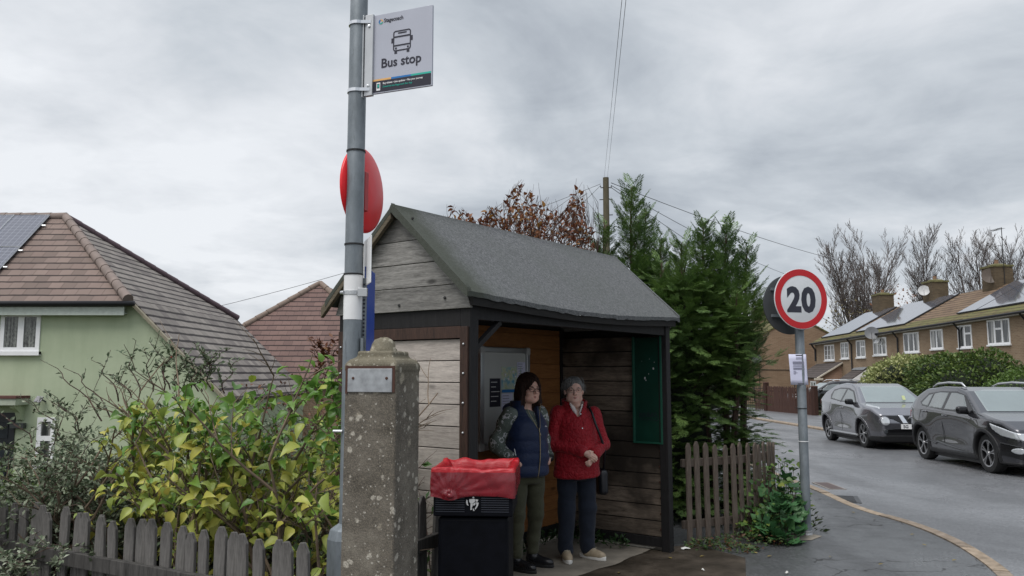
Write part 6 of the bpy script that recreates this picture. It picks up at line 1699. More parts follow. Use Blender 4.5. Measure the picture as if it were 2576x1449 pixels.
    b = MB(); px = at(55, 1030, y0).x; b.prism([(0, 0), (.42, 0), (.40, -.06), (.18, -.18), (.10, -.36), (0, -.40)], -.06, .06, Matrix(((0, 0, 1, T((px, 0, 0)).x), (-1, 0, 0, T((0, y0, 0)).y), (0, 1, 0, T((0, 0, zc0)).z), (0, 0, 0, 1)))); obj('bracket', b, M['green_render'], cn)
    dx0, dx1 = at(-55, 1080, y0).x, at(38, 1080, y0).x; dzt = at(0, 1038, y0).z
    b = MB().bb(T((dx0, y0-.03, -1.4)), T((dx1, y0-.004, dzt))); dr = obj('door', b, M['door_black'], e, bevel=.004)
    b = MB()
    for q in (.25, .95, 1.45): b.bb(T((dx0+.15, y0-.045, -1.4+q)), T((dx1-.15, y0-.031, -1.4+q+.4)))
    obj('door_panel', b, simple('door_panel', (.025, .03, .038), .2), dr)
    lx0, lx1 = at(33, 1070, y0).x, at(67, 1070, y0).x; lz0, lz1 = at(50, 1077, y0).z, at(50, 1064, y0).z
    b = MB().bb(T((lx0, y0-.14, lz0)), T((lx1, y0-.001, lz1))); obj('letter_box', b, simple('letter_box', (.07, .075, .075), .4, .3), e, bevel=.008)
    q = at(112, 1002, y0); b = MB(); b.box(T((q.x-.05, y0-.16, q.z-.02)), (.17, .02, .17), Matrix.Rotation(R(-35), 4, 'X') @ Matrix.Rotation(R(10), 4, 'Y')); b.tube([T((q.x+.03, y0, q.z-.08)), T((q.x+.02, y0-.14, q.z-.03))], .02, 6); obj('solar_lamp', b, simple('solar_lamp', (.035, .04, .06), .2), e)
    gx0, gx1 = at(95, 1070, y0).x, at(140, 1070, y0).x; gz1 = at(110, 1050, y0).z
    window(e, T((gx0, y0-.005, gz1-1.15)), (1, 0, 0), (0, -1, 0), gx1-gx0, 1.15, [], fr=.10, top_light=(0, .56))
    # solar panels on the front slope
    d = Vector((0, yr-y0+oh, zr-ze+.18)); dn = d.normalized(); nrm = Vector((0, -dn.z, dn.y))
    Lp = d.length; xs = at(131, 545, yr).x
    for r_ in range(2):
        for c_ in range(4):
            xa = xs-1.02*(c_+1)+.01; xb2 = xs-1.02*c_-.01; s1 = Lp*.985-1.72*r_; s0 = s1-1.70
            base = Vector((0, y0-oh, ze-.18))
            P = [base+dn*s+Vector((x, 0, 0))+nrm*.09 for x, s in ((xa, s0), (xb2, s0), (xb2, s1), (xa, s1))]
            po = poly_uv('solar_panel', [[T(p) for p in P]], (1, 0, 0), dn, M['solar'], r1, th=.035)
            b = MB(); b.tube([T(P[i % 4]) for i in range(5)], .018, 4); obj('panel_frame', b, M['alu'], po)
    b = MB()
    for s in (.86, .55, .36): 
        p = Vector((xs, y0-oh, ze-.18))+dn*Lp*s+nrm*.05; b.tube([T(p), T(p+Vector((.12, 0, 0)))], .03, 5)
    obj('panel_hook', b, M['alu'], r1)
    # flues on the far side
    for px_, py_, D, hh, rr in ((519, 778, 27.8, .42, .055), (581, 822, 28.2, .50, .05)):
        q = at(px_, py_, D); b = MB(); b.lathe([(rr, -.4), (rr, hh-.14), (rr*1.15, hh-.12), (rr*1.1, hh-.02), (rr*.7, hh), (0, hh)], 12, Matrix.Translation(T(q))); obj('flue', b, M['black_paint'], r1, smooth=40)
build_green_house()

def build_red_house():
    c = Vector((-7.85, 33, -3.0)); e = empty('house', c, 0, 'distant house seen as a hipped red brown tiled roof between the green house and shelter', 'house')
    T = lambda p: Vector(p)-c
    apx = at(806, 712, 33); zr = apx.z; yb, zb = 28.6, 1.35; hw = 5.0
    F = Vector((0, 33-yb, zr-zb)).normalized()
    r = poly_uv('roof', [[T((apx.x-hw, yb, zb)), T((apx.x+hw, yb, zb)), T((apx.x, 33, zr))]], (1, 0, 0), F, M['tile_red'], e, th=.1)
    poly_uv('side_slope', [[T((apx.x-hw, yb, zb)), T((apx.x, 33, zr)), T((apx.x, 38, zr)), T((apx.x-hw, 42, zb))], [T((apx.x+hw, 42, zb)), T((apx.x, 38, zr)), T((apx.x, 33, zr)), T((apx.x+hw, yb, zb))], [T((apx.x-hw, 42, zb)), T((apx.x, 38, zr)), T((apx.x+hw, 42, zb))]], (0, 1, 0), (1, 0, 1), M['tile_red'], r)
    for sx in (-1, 1):
        p, q = Vector((apx.x, 33, zr)), Vector((apx.x+sx*hw, yb, zb)); n = 15; b = MB()
        for i in range(n): b.tube([T(p.lerp(q, i/n)), T(p.lerp(q, (i+1.05)/n))], [.11, .13], 8)
        obj('ridge_tiles', b, simple('ridge_red', (.20, .15, .12), .8), r, smooth=50)
    poly_uv('wall', [[T((apx.x-hw+.3, yb+.35, -3.2)), T((apx.x+hw-.3, yb+.35, -3.2)), T((apx.x+hw-.3, yb+.35, zb+.05)), T((apx.x-hw+.3, yb+.35, zb+.05))]], (1, 0, 0), (0, 0, 1), M['brick'], e)
build_red_house()

# ---- terrace on the far side of the road: the row falls gently with the hill
TW = lambda Y: 21.80+.043*(58-Y)
TE = lambda Y: 3.90+.0262*(58-Y)
def build_terrace():
    bounds = [(58.2, 52.3), (52.3, 45.9), (45.9, 40.0), (40.0, 33.4)]
    labels = ['end terrace brick house with lean-to porch and solar panels, farthest in the row', 'terraced brick house with pale solar array and a dish at the eaves', 'terraced brick house with bare brown roof tiles and a wide chimney', 'terraced brick house with large solar array, nearest in the row']
    dpx = lambda px: None
    wins = {0: [(2084.6, 867.7, 906.6, 1.55, 3, 'bars'), (2123.5, 861, 902, 1.15, 2, 'bars'), (2164, 856, 899, 1.20, 2, 'top')],
            1: [(2212, 849, 893, 1.60, 3, 'open'), (2291.5, 836.5, 886, 1.6, 3, '')],
            2: [(2356, 829, 877.6, 1.15, 2, ''), (2427, 818, 874.5, 1.15, 2, 'top')],
            3: [(2512.5, 803, 866, 1.62, 3, 'mid')]}
    for hi, (Ya, Yb) in enumerate(bounds):
        c = Vector((TW(Ya), Yb, -.4)); e = empty('terraced_house', c, 0, labels[hi], 'house', 'row of brick terraced houses')
        T = lambda p: Vector(p)-c
        W = lambda Y, z, off=0: T((TW(Y)+off, Y, z))
        al = Vector((-.043, 1, 0)); 
        wall = poly_uv('wall', [[W(Ya, -.6), W(Yb, -.6), W(Yb, TE(Yb)), W(Ya, TE(Ya))]] + ([[T((TW(Ya), Ya, -.6)), W(Ya, TE(Ya)), T((TW(Ya)+3.6, Ya, TE(Ya)+2.0)), T((TW(Ya)+7.2, Ya, TE(Ya))), T((TW(Ya)+7.2, Ya, -.6))]] if hi == 0 else []) + ([[W(Yb, -.6), T((TW(Yb)+7.2, Yb, -.6)), T((TW(Yb)+7.2, Yb, TE(Yb))), T((TW(Yb)+3.6, Yb, TE(Yb)+2.0)), W(Yb, TE(Yb))]] if hi == 3 else []), al, (0, 0, 1), M['brick'], e)
        rise = 1.95; run = 3.6
        R_ = lambda Y, s, lift=0: T((TW(Y)-.30+(run+.30)*s, Y, TE(Y)-.12+(rise+.17)*s+lift))
        up = Vector((run+.3, 0, rise+.17))
        rf = poly_uv('roof', [[R_(Ya, 0), R_(Yb, 0), R_(Yb, 1), R_(Ya, 1)]], al, up, M['tile_terrace'], e, th=.08)
        poly_uv('rear_slope', [[R_(Ya, 1), R_(Yb, 1), T((TW(Yb)+7.5, Yb, TE(Yb)-.1)), T((TW(Ya)+7.5, Ya, TE(Ya)-.1))]], al, Vector((-1, 0, .5)), M['tile_terrace'], rf)
        # mossy lower courses
        poly_uv('mossy_courses', [[R_(Ya, .015, .012), R_(Yb, .015, .012), R_(Yb, .20, .012), R_(Ya, .20, .012)]], al, up, M['tile_moss'], rf)
        b = MB(); b.tube([T((TW(Ya)-.36, Ya, TE(Ya)-.17)), T((TW(Yb)-.36, Yb, TE(Yb)-.17))], .06, 6); obj('gutter', b, M['black_paint'], e)
        b = MB(); b.add([W(Ya, TE(Ya)-.26, -.26), W(Yb, TE(Yb)-.26, -.26), W(Yb, TE(Yb)-.12, -.26), W(Ya, TE(Ya)-.12, -.26), W(Ya, TE(Ya)-.26, 0), W(Yb, TE(Yb)-.26, 0)], [(0, 1, 2, 3), (0, 4, 5, 1)]); obj('fascia', b, simple('fascia_pale', (.45, .43, .40), .6), e)
        n_ = Vector((-1, -.043, 0)); a_ = Vector((.043, -1, 0))
        for px, yt, yb, w_, nl, kind in wins[hi]:
            Y = 50.0
            for _ in range(20): Y = TW(Y)*FPX/(px-1288)
            zt, zb = at(px, yt, Y).z, at(px, yb, Y).z
            lights = [w_*(i+1)/nl for i in range(nl-1)]
            o = T((TW(Y+w_/2), Y+w_/2, zb))+n_*.004
            wd = window(e, o, a_, n_, w_, zt-zb, lights, bars=(kind == 'bars'), fr=.075, top_light=(1, .62) if kind in ('top', 'open', 'mid') else None, sill=M['white_upvc'])
            b = MB(); up_ = Vector((0, 0, 1)); v0 = o+up_*(zt-zb+.002)+a_*-.08; b.add([v0+n_*.003, v0+a_*(w_+.16)+n_*.003, v0+a_*(w_+.16)+up_*.2+n_*.003, v0+up_*.2+n_*.003], [(0, 1, 2, 3)]); obj('lintel', b, simple('lintel_stone', (.30, .24, .17), .8), wd)
            if kind == 'open':
                b = MB(); q = o+a_*(w_*.36)+up_*(zt-zb)*.98+n_*.04; b.add([q, q+a_*(w_*.30), q+a_*(w_*.30)-up_*.34+n_*.22, q-up_*.34+n_*.22], [(0, 1, 2, 3)]); ob = obj('open_casement', b, M['white_upvc'], wd); sm = ob.modifiers.new('t', 'SOLIDIFY'); sm.thickness = .03
        # solar arrays
        def array(Y0, Y1, s0, s1, sk=0):
            poly = [R_(Y0, s0, .10), R_(Y1, s0, .10), R_(Y1, s1, .10), R_(Y0, s1, .10)]
            po = poly_uv('solar_array', [poly], al, up, M['solar_far'], rf, th=.05)
            b = MB(); b.tube([poly[0]-Vector((0, 0, .03)), poly[1]-Vector((0, 0, .03)), poly[2]-Vector((0, 0, .03))], .045, 4); obj('array_edge', b, M['black_paint'], po)
        if hi == 0: array(57.6, 53.2, .14, .96)
        if hi == 1: array(52.3, 46.3, .14, .97)
        if hi == 2: array(41.6, 40.0, .20, .97)
        if hi == 3: array(40.0, 33.4, .20, .97)
        cy = {0: 55.3, 1: 48.9, 2: 43.0}.get(hi)
        if cy:
            zr = TE(cy)+rise; ch = chimney(e, (T((TW(cy)+run, 0, 0)).x, T((0, cy, 0)).y), 1.0, {0: 1.1, 1: 1.1, 2: 1.15}[hi], zr+.4-.45-c.z-.0-.0+.0-.05+.05-.1+.1-.2+.2-.4+.4 if False else zr-.25-c.z, zr+1.02-c.z, aerial=(hi == 2))
            if hi == 1: dish(ch, T((TW(cy)+run-.75, cy-.1, zr+.55)), (-.5, -1, .35), .33, M['dish_white'])
            if hi == 2: dish(ch, T((TW(cy)+run-.6, cy-.35, zr+.55)), (-.4, -1, .35), .42, simple('dish_brown', (.09, .07, .055), .6))
        if hi == 1: dish(e, W(48.6, TE(48.6)-.10, -.55), (-.45, -1, .35), .40, M['dish'])
        dpy = {0: 52.4, 1: 46.6, 2: 40.6, 3: 35.6}[hi]
        b = MB(); b.tube([W(dpy, TE(dpy)-.2, -.33), W(dpy, TE(dpy)-.55, -.07), W(dpy, -.4, -.07)], .045, 6); obj('downpipe', b, M['black_paint'], e)
        if hi == 0:
            b = MB(); b.tube([W(58.0, TE(58)-.2, -.33), W(58.0, TE(58)-.6, -.07), W(58.0, 2.5, -.07)], .06, 6); obj('downpipe', b, M['black_paint'], e)
            # lean-to porch
            xw = TW(54); x0 = 20.45
            P = lambda x, y, z: T((x, y, z))
            pw = poly_uv('porch', [[P(x0, 54, -.5), P(xw, 54, -.5), P(xw, 54, 2.30), P(x0, 54, 1.45)], [P(x0, 57.8, -.5), P(x0, 54, -.5), P(x0, 54, 1.45), P(x0, 57.8, 1.45)]], (.9, 1, 0), (0, 0, 1), M['brick_pink'], e)
            poly_uv('porch_roof', [[P(x0-.2, 53.85, 1.36), P(xw, 53.85, 2.40), P(xw, 58, 2.40), P(x0-.2, 58, 1.36)]], (0, 1, 0), (1, 0, .68), M['tile_slate'], pw, th=.08)
            b = MB(); b.tube([P(x0-.22, 53.83, 1.30), P(xw, 53.83, 2.34)], .06, 4); b.box(P(x0-.1, 53.9, 1.25), (.5, .3, .14)); obj('verge', b, simple('verge_cream', (.55, .50, .42), .7), pw)
            window(pw, P(x0-.01, 55.6, .1), (0, -1, 0), (-1, 0, 0), 1.0, 1.0, [.5], fr=.08)
            # white door canopy
            xw = TW(51); b = MB(); x1 = xw-1.05; ya, yb2 = 52.2, 50.4
            cn = poly_uv('door_canopy', [[P(x1, ya, 1.28), P(x1, yb2, 1.28), P(xw, yb2, 1.98), P(xw, ya, 1.98)]], (0, 1, 0), (1, 0, .66), M['tile_slate'], e, th=.06)
            b.add([P(x1, yb2-.01, 1.0), P(xw, yb2-.01, 1.0), P(xw, yb2-.01, 1.92), P(x1, yb2-.01, 1.22), P(x1, ya, 1.0), P(x1, ya, 1.22)], [(0, 1, 2, 3), (4, 0, 3, 5)]); obj('canopy_side', b, M['white_upvc'], cn)
            b = MB(); b.add([P(xw-.28, yb2, 1.82), P(xw, yb2, 2.0), P(xw, ya, 2.0), P(xw-.28, ya, 1.82)], [(0, 1, 2, 3)]); b.v = [(x, y, z+.03) for x, y, z in b.v]; obj('flashing', b, M['lead'], cn)
build_terrace()

def build_gable_house():
    xl, xr_ = at(1893, 855, 62).x, at(2116, 855, 62).x; xm = (xl+xr_)/2; Y = 62; c = Vector((xm, Y, -.5))
    e = empty('house', c, 0, 'brown brick house with plain gable end and mossy roof beyond the terrace', 'house')
    T = lambda p: Vector(p)-c
    ze = at(1893, 855, 62).z; za = at(2005, 793, 62).z; Yb = 73
    poly_uv('wall', [[T((xl, Y, -.8)), T((xr_, Y, -.8)), T((xr_, Y, ze)), T((xm, Y, za)), T((xl, Y, ze))], [T((xl, Yb, -.8)), T((xl, Y, -.8)), T((xl, Y, ze)), T((xl, Yb, ze))]], (1, -.9, 0), (0, 0, 1), M['brick_end'], e)
    o = .25; s = (za-ze)/(xm-xl)
    rf = poly_uv('roof', [[T((xl-o, Yb, ze-o*s+.06)), T((xl-o, Y-.08, ze-o*s+.06)), T((xm, Y-.08, za+.06)), T((xm, Yb, za+.06))]], (0, 1, 0), (1, 0, s), M['tile_moss'], e, th=.10)
    poly_uv('side_slope', [[T((xm, Yb, za+.06)), T((xm, Y-.08, za+.06)), T((xr_+o, Y-.08, ze-o*s+.06)), T((xr_+o, Yb, ze-o*s+.06))]], (0, 1, 0), (-1, 0, s), M['tile_moss'], rf, th=.10)
    b = MB(); b.tube([T((xl-o-.05, Y-.05, ze-o*s)), T((xl-o-.05, Yb, ze-o*s))], .06, 6); b.tube([T((xl-o, Y+.05, ze-.2)), T((xl-.06, Y-.08, ze-.6)), T((xl-.02, Y-.10, -.5))], .05, 6); obj('gutter', b, M['black_paint'], e)
    b = MB().box(T((xl-.12, Y-.1, ze-.12)), (.3, .12, .3)); obj('soffit_end', b, M['white_upvc'], e)
    Yc = 70.6; chimney(e, (T((xm-.2, 0, 0)).x, T((0, Yc, 0)).y), 1.1, 1.0, za-.3-c.z, za+1.15-c.z, aerial=False)
    q = at(1903, 903, Y-.4); dish(e, T(q), (-.35, -1, .3), .38, M['dish'])
    b = MB(); z1 = at(1910, 912, Y).z; zc = at(1910, 930, Y).z
    xq = at(1909, 912, Y).x; b.tube([T((xq, Y-.03, z1)), T((xq, Y-.03, -.5))], .025, 4); b.tube([T((xq, Y-.03, zc)), T((xr_-2, Y-.03, zc-.02))], .022, 4); obj('cable', b, M['black_paint'], e)
    window(e, T((xl-.004, Y+4.2, 2.4)), (0, -1, 0), (-1, 0, 0), 1.4, 1.1, [.7], fr=.08)
build_gable_house()

# ---- low brown fence, railings and post at the back of the far pavement
def slope_pt(px, py):
    z = -.1
    for _ in range(30): g_ = gnd(px, py, z); z = rz_(g_.y)+.02
    return g_
fa, fb_ = slope_pt(1931, 1037), slope_pt(2047, 1048.5)
zf = lambda x, y: rz_(y)+.05
fence('low dark brown close board fence at the back of the far pavement', [(fa.x, fa.y), (fb_.x, fb_.y)], .125, .11, 1.32, M['fence_brown'], seed=21, rails=(.25, .8), name='board_fence', jit=.7, z0=zf(0, 40))
dd = (fa-fb_).normalized(); fc = fa+dd*1.9
fence('dark paling fence with wide gaps to the left of the brown fence', [(fc.x, fc.y), (fa.x+dd.x*.35, fa.y+dd.y*.35)], .34, .14, 1.15, M['fence_brown'], seed=22, rails=(.3, .8), name='board_fence', z0=zf(0, 43))
def gatepost(p, h, label):
    p = (p[0], p[1], zf(0, p[1]))
    e = empty('fence_post', p, .3, label, 'post'); b = MB().bb((-.11, -.11, 0), (.11, .11, h)); obj('shaft', b, M['fence_brown'], e, bevel=.015)
    b = MB().box((0, 0, h+.03), (.26, .26, .06), taper=.7); obj('cap', b, M['fence_brown'], e)
gatepost((fa.x+dd.x*.12, fa.y+dd.y*.12, 0), 1.5, 'thick dark post at the left end of the brown fence'); gatepost((fb_.x-dd.x*.18, fb_.y-dd.y*.18, 0), 1.32, 'thick dark post at the right end of the brown fence')
re_ = empty('railings', (14.6, 46.0, -.45), 0, 'thin black iron railings in front of the brick gable', 'railings')
b = MB(); b.bb((-2.5, -.02, 1.22), (3.0, .02, 1.26)).bb((-2.5, -.02, .25), (3.0, .02, .29)); obj('rail', b, M['iron'], re_)
b = MB()
for i in range(45): b.tube([(-2.45+.12*i, 0, .0), (-2.45+.12*i, 0, 1.36)], .012, 4)
obj('bars', b, M['iron'], re_); b = MB(); b.tube([(1.4, 0, 0), (1.4, 0, 1.5)], .035, 6); obj('stanchion', b, M['iron'], re_)

# ---- telegraph pole and its lines
TP = at(1524, 447, 30.0)
e = empty('telegraph_pole', (TP.x, 30, -.1), 0, 'weathered wooden telegraph pole rising behind the dark conifer', 'pole')
b = MB(); b.lathe([(.145, 0), (.125, 5), (.112, TP.z+.1), (.0, TP.z+.12)], 14); obj('shaft', b, M['pole_wood'], e, smooth=40)
b = MB()
for z in (TP.z-.75, TP.z-1.35, TP.z-2.0): b.tube([(-.25 if z > TP.z-1 else -.22, 0, z), (.25, 0, z+.02)], .018, 5)
obj('step_bolt', b, M['iron'], e)
b = MB()
for s in (-1, 1): b.tube([(s*.10, -.02, TP.z-.28), (s*.19, -.02, TP.z-.30), (s*.2, -.02, TP.z-.22)], .022, 5)
obj('insulator', b, M['black_paint'], e)
def wire(label, a, b_, sag=.15, r=.009):
    a, b_ = Vector(a), Vector(b_); pts = [a.lerp(b_, i/16)-Vector((0, 0, sag*4*(i/16)*(1-i/16))) for i in range(17)]
    mb = MB(); mb.tube(pts, r, 5); tag(obj('telephone_wire', mb, M['wire'], smooth=True), label, 'wire', 'lines from the telegraph pole')
ptop = Vector((TP.x, 30, TP.z))
def on(px, py, D): return at(px, py, D)
q0 = on(1567, 0, 9); wire('overhead line climbing out of the top of the photo, left one of the close pair', ptop+Vector((-.06, 0, 0)), q0+(q0-ptop)*.25, 0, .0035)
q0 = on(1572, 0, 9); wire('overhead line climbing out of the top of the photo, right one of the close pair', ptop+Vector((.06, 0, 0)), q0+(q0-ptop)*.25, 0, .0035)
wire('line running left from the pole down to the green house', ptop+Vector((-.2, 0, -.24)), on(528, 776, 27.2), .30, .008)
wire('short line dropping left from the pole behind the russet shrub', ptop+Vector((-.2, 0, -.3)), on(1340, 610, 26), .1, .008)
wire('highest line running right from the pole behind the bare trees', ptop+Vector((.2, 0, -.2)), on(2190, 672, 59), .35, .013)
wire('middle line running right from the pole to the terrace', ptop+Vector((.2, 0, -.3)), on(1985, 693, 56), .25, .012)
wire('lowest line running right from the pole behind the speed sign', ptop+Vector((.2, 0, -.38)), on(1960, 742, 58), .25, .012)
# drain and small street things
e = empty('drain_cover', gnd(2110, 1255, ROADZ), R(72), 'wet metal drain cover set in the gutter beside the kerb', 'drain'); b = MB().bb((-.32, -.26, -.02), (.32, .26, .006)); obj('frame', b, simple('drain_metal', (.03, .03, .032), .35, .5), e)
b = MB()
for i in range(7): b.bb((-.26+.08*i, -.2, .006), (-.22+.08*i, .2, .012))
obj('grate', b, simple('drain_bar', (.05, .05, .052), .35, .5), e)
e = empty('gully_cover', gnd(2085, 1222, ROADZ-.01), R(88), 'narrow rusty gully cover in the road gutter beyond the sign pole', 'cover'); b = MB().bb((-.35, -.10, -.01), (.35, .10, .004)); obj('lid', b, simple('cover_rust', (.07, .045, .04), .6), e, bevel=.002)
b = MB().bb((-.38, -.13, -.012), (.38, .13, .002)); obj('frame', b, simple('cover_frame', (.22, .20, .18), .7), e)
e = empty('paving_patch', gnd(2010, 1352, .0), R(20), 'pale concrete patch around the foot of the sign pole', 'patch'); b = MB(); b.add([(-.30, -.10, .004), (.02, -.16, .004), (.25, -.04, .004), (.22, .18, .004), (.02, .24, .004), (-.2, .12, .004)], [(0, 1, 2, 3, 4, 5)]); obj('surface', b, M['slab'], e)
def litter(px, py, w_, label):
    g_ = gnd(px, py, .006); mb = MB(); rg = random.Random(px); n = 9
    vs = [(g_.x+w_*math.cos(2*math.pi*i/n)*rg.uniform(.6, 1.1), g_.y+w_*.6*math.sin(2*math.pi*i/n)*rg.uniform(.6, 1.1), .008+rg.uniform(0, .012)) for i in range(n)]; vs.append((g_.x, g_.y, .03))
    mb.add(vs, [(i, (i+1) % n, n) for i in range(n)]); tag(obj('litter', mb, M['litter']), label, 'litter', 'scraps of white litter on the pavement')
litter(1722, 1382, .055, 'crumpled white tissue beside the foot of the shelter post'); litter(1768, 1436, .014, 'tiny white scrap on the wet tarmac near the bottom of the photo'); litter(1980, 1443, .02, 'small white scrap on the pavement below the speed sign')
# ================================================================== plants
def unit(v): return v/np.maximum(np.linalg.norm(v, axis=1, keepdims=True), 1e-9)
def LEAF(w=.5, fold=.12, droop=.15):
    V = np.array([(0, 0, 0), (.38, 0, -.02), (.75, 0, -.05-droop*.4), (1, 0, -.08-droop), (.16, w*.36, fold*.7), (.42, w*.5, fold), (.75, w*.30, fold*.5-droop*.3), (.16, -w*.36, fold*.7), (.42, -w*.5, fold), (.75, -w*.30, fold*.5-droop*.3)], float)
    T = [(0, 1, 4), (0, 7, 1), (2, 3, 6), (2, 9, 3)]; Q = [(1, 5, 4, 1), ]
    tri = [(0, 1, 4), (1, 5, 4), (2, 3, 6), (0, 7, 1), (1, 7, 8), (2, 9, 3)]; quad = [(1, 2, 6, 5), (1, 8, 9, 2)]
    return V, [np.array(tri), np.array(quad)]
def LEAF2(w=.5, fold=.15):
    V = np.array([(0, 0, 0), (.5, w*.5, fold), (1, 0, 0), (.5, -w*.5, fold)], float); return V, [np.array([(0, 2, 1), (0, 3, 2)])]
def scatter(tmpl, pos, d, up, size):
    """place a template at each pos: local x -> d, local z ~ up"""
    V, F = tmpl; n = len(pos); d = unit(d); y = unit(np.cross(up, d)); z = np.cross(d, y)
    size = np.asarray(size).reshape(-1, 1, 1)
    P = (V[None, :, 0:1]*d[:, None, :]+V[None, :, 1:2]*y[:, None, :]+V[None, :, 2:3]*z[:, None, :])*size+pos[:, None, :]
    off = (np.arange(n)*len(V))[:, None, None]
    return P.reshape(-1, 3), [(f[None]+off).reshape(-1, f.shape[1]) for f in F]
def merge(parts):
    Vs, Fs, o = [], {}, 0
    for V, F in parts:
        for f in F: Fs.setdefault(f.shape[1], []).append(f+o)
        Vs.append(V); o += len(V)
    return np.concatenate(Vs), [np.concatenate(v) for v in Fs.values()]
def rdir(n, zmin=-1.0, zmax=1.0, rng=RNG):
    z = rng.uniform(zmin, zmax, n); a = rng.uniform(0, 2*math.pi, n); r = np.sqrt(1-z*z); return np.stack([r*np.cos(a), r*np.sin(a), z], 1)
def curve(p, d, L, n=6, droop=0.0, wob=.15, rng=random):
    pts = [Vector(p)]; d = Vector(d).normalized()
    for i in range(n):
        d = (d+Vector((rng.uniform(-wob, wob), rng.uniform(-wob, wob), rng.uniform(-wob, wob)-droop))).normalized(); pts.append(pts[-1]+d*L/n)
    return pts

# ---- big leaved yellowing shrub over the front left fence
def yellow_shrub():
    rg = random.Random(11); base = Vector((-1.55, 4.75, -.05))
    e = empty('lilac_shrub', base, 0, 'tall shrub with large leaves turning yellow and still green at the upper right', 'shrub')
    st = MB(); tips = []; leafP, leafD = [], []
    def stem(p, d, L, r, lv):
        pts = curve(p, d, L, 7, .01, .10, rg); st.tube(pts, [r*(1-.6*i/7) for i in range(8)], 6 if lv < 2 else 4, caps=False)
        for i in range(2 if lv == 0 else 1, 8):
            if lv < 3 and rg.random() < (.62 if lv == 0 else .5):
                a = rg.uniform(0, 6.28); dd = (pts[i]-pts[i-1]).normalized(); nd = (dd*.75+Vector((math.cos(a), math.sin(a)*.8, rg.uniform(-.1, .5)))*.75)
                stem(pts[i], nd, L*rg.uniform(.38, .6), r*.55, lv+1)
            if lv >= 1:
                for _ in range(2 if lv < 3 else 2):
                    leafP.append(pts[i]); leafD.append((pts[i]-pts[i-1]).normalized())
    bases = [(-2.62, 4.95), (-2.3, 5.05), (-1.95, 4.85), (-1.75, 4.6), (-1.55, 4.9), (-1.35, 4.55), (-1.15, 4.75), (-1.0, 4.5), (-1.3, 5.1)]
    tops = [1.42, 1.5, 1.55, 1.58, 1.66, 1.62, 1.70, 1.6, 1.72]
    for (x, y), t in zip(bases, tops):
        for k in range(2): stem(Vector((x+rg.uniform(-.06, .06), y+rg.uniform(-.1, .1), -.05))-base, (rg.uniform(-.16, .16), rg.uniform(-.18, .06), 1), t*rg.uniform(.55, .78), .017, 0)
    P = np.array([tuple(p) for p in leafP]); D = np.array([tuple(p) for p in leafD])
    W = P+np.array(tuple(base))
    zmax = 1.22+.35*np.clip((W[:, 0]+2.6)/1.6, 0, 1)
    keep = (W[:, 2] < zmax+.12) & (W[:, 2] > .30) & (W[:, 0] > -2.38) & (W[:, 0] < -.80)
    P, D = P[keep], D[keep]
    sel = RNG.permutation(len(P))[:2700]; P, D = P[sel], D[sel]; n = len(P); W = P+np.array(tuple(base))
    print('yellow leaves', n)
    gr = (W[:, 2]+.18*W[:, 0]+RNG.normal(0, .20, n)) > .96
    out = RNG.normal(size=(n, 3)); dirs = D*.35+out*.75+np.array([0, -.25, -.30]); dirs[gr, 2] += .25
    up = np.array([0, -.35, 1.0])+RNG.normal(0, .45, (n, 3))
    P = P+unit(out)*.03
    size = np.clip(RNG.normal(.064, .020, n), .025, .115)
    for nm, m_, mat in (('yellow_leaves', ~gr, leaf_mat('yellow_leaf', [(.0, (.05, .035, .012)), (.08, (.24, .17, .05)), (.20, (.50, .46, .085)), (.42, (.42, .45, .10)), (.66, (.28, .35, .075)), (.88, (.13, .20, .04)), (.95, (.55, .40, .04)), (1, (.16, .08, .03))], .4, .3)), ('green_leaves', gr, leaf_mat('green_leaf', [(.0, (.06, .14, .025)), (.4, (.11, .23, .04)), (.75, (.18, .31, .05)), (1, (.36, .38, .05))], .35, .3))):
        V, F = scatter(LEAF(.66, .16, .34), P[m_], dirs[m_], up[m_], size[m_]); link(nm, np_mesh(nm, V, F), mat, e)
    obj('stems', st, M['twig'], e, recalc=False)
yellow_shrub()

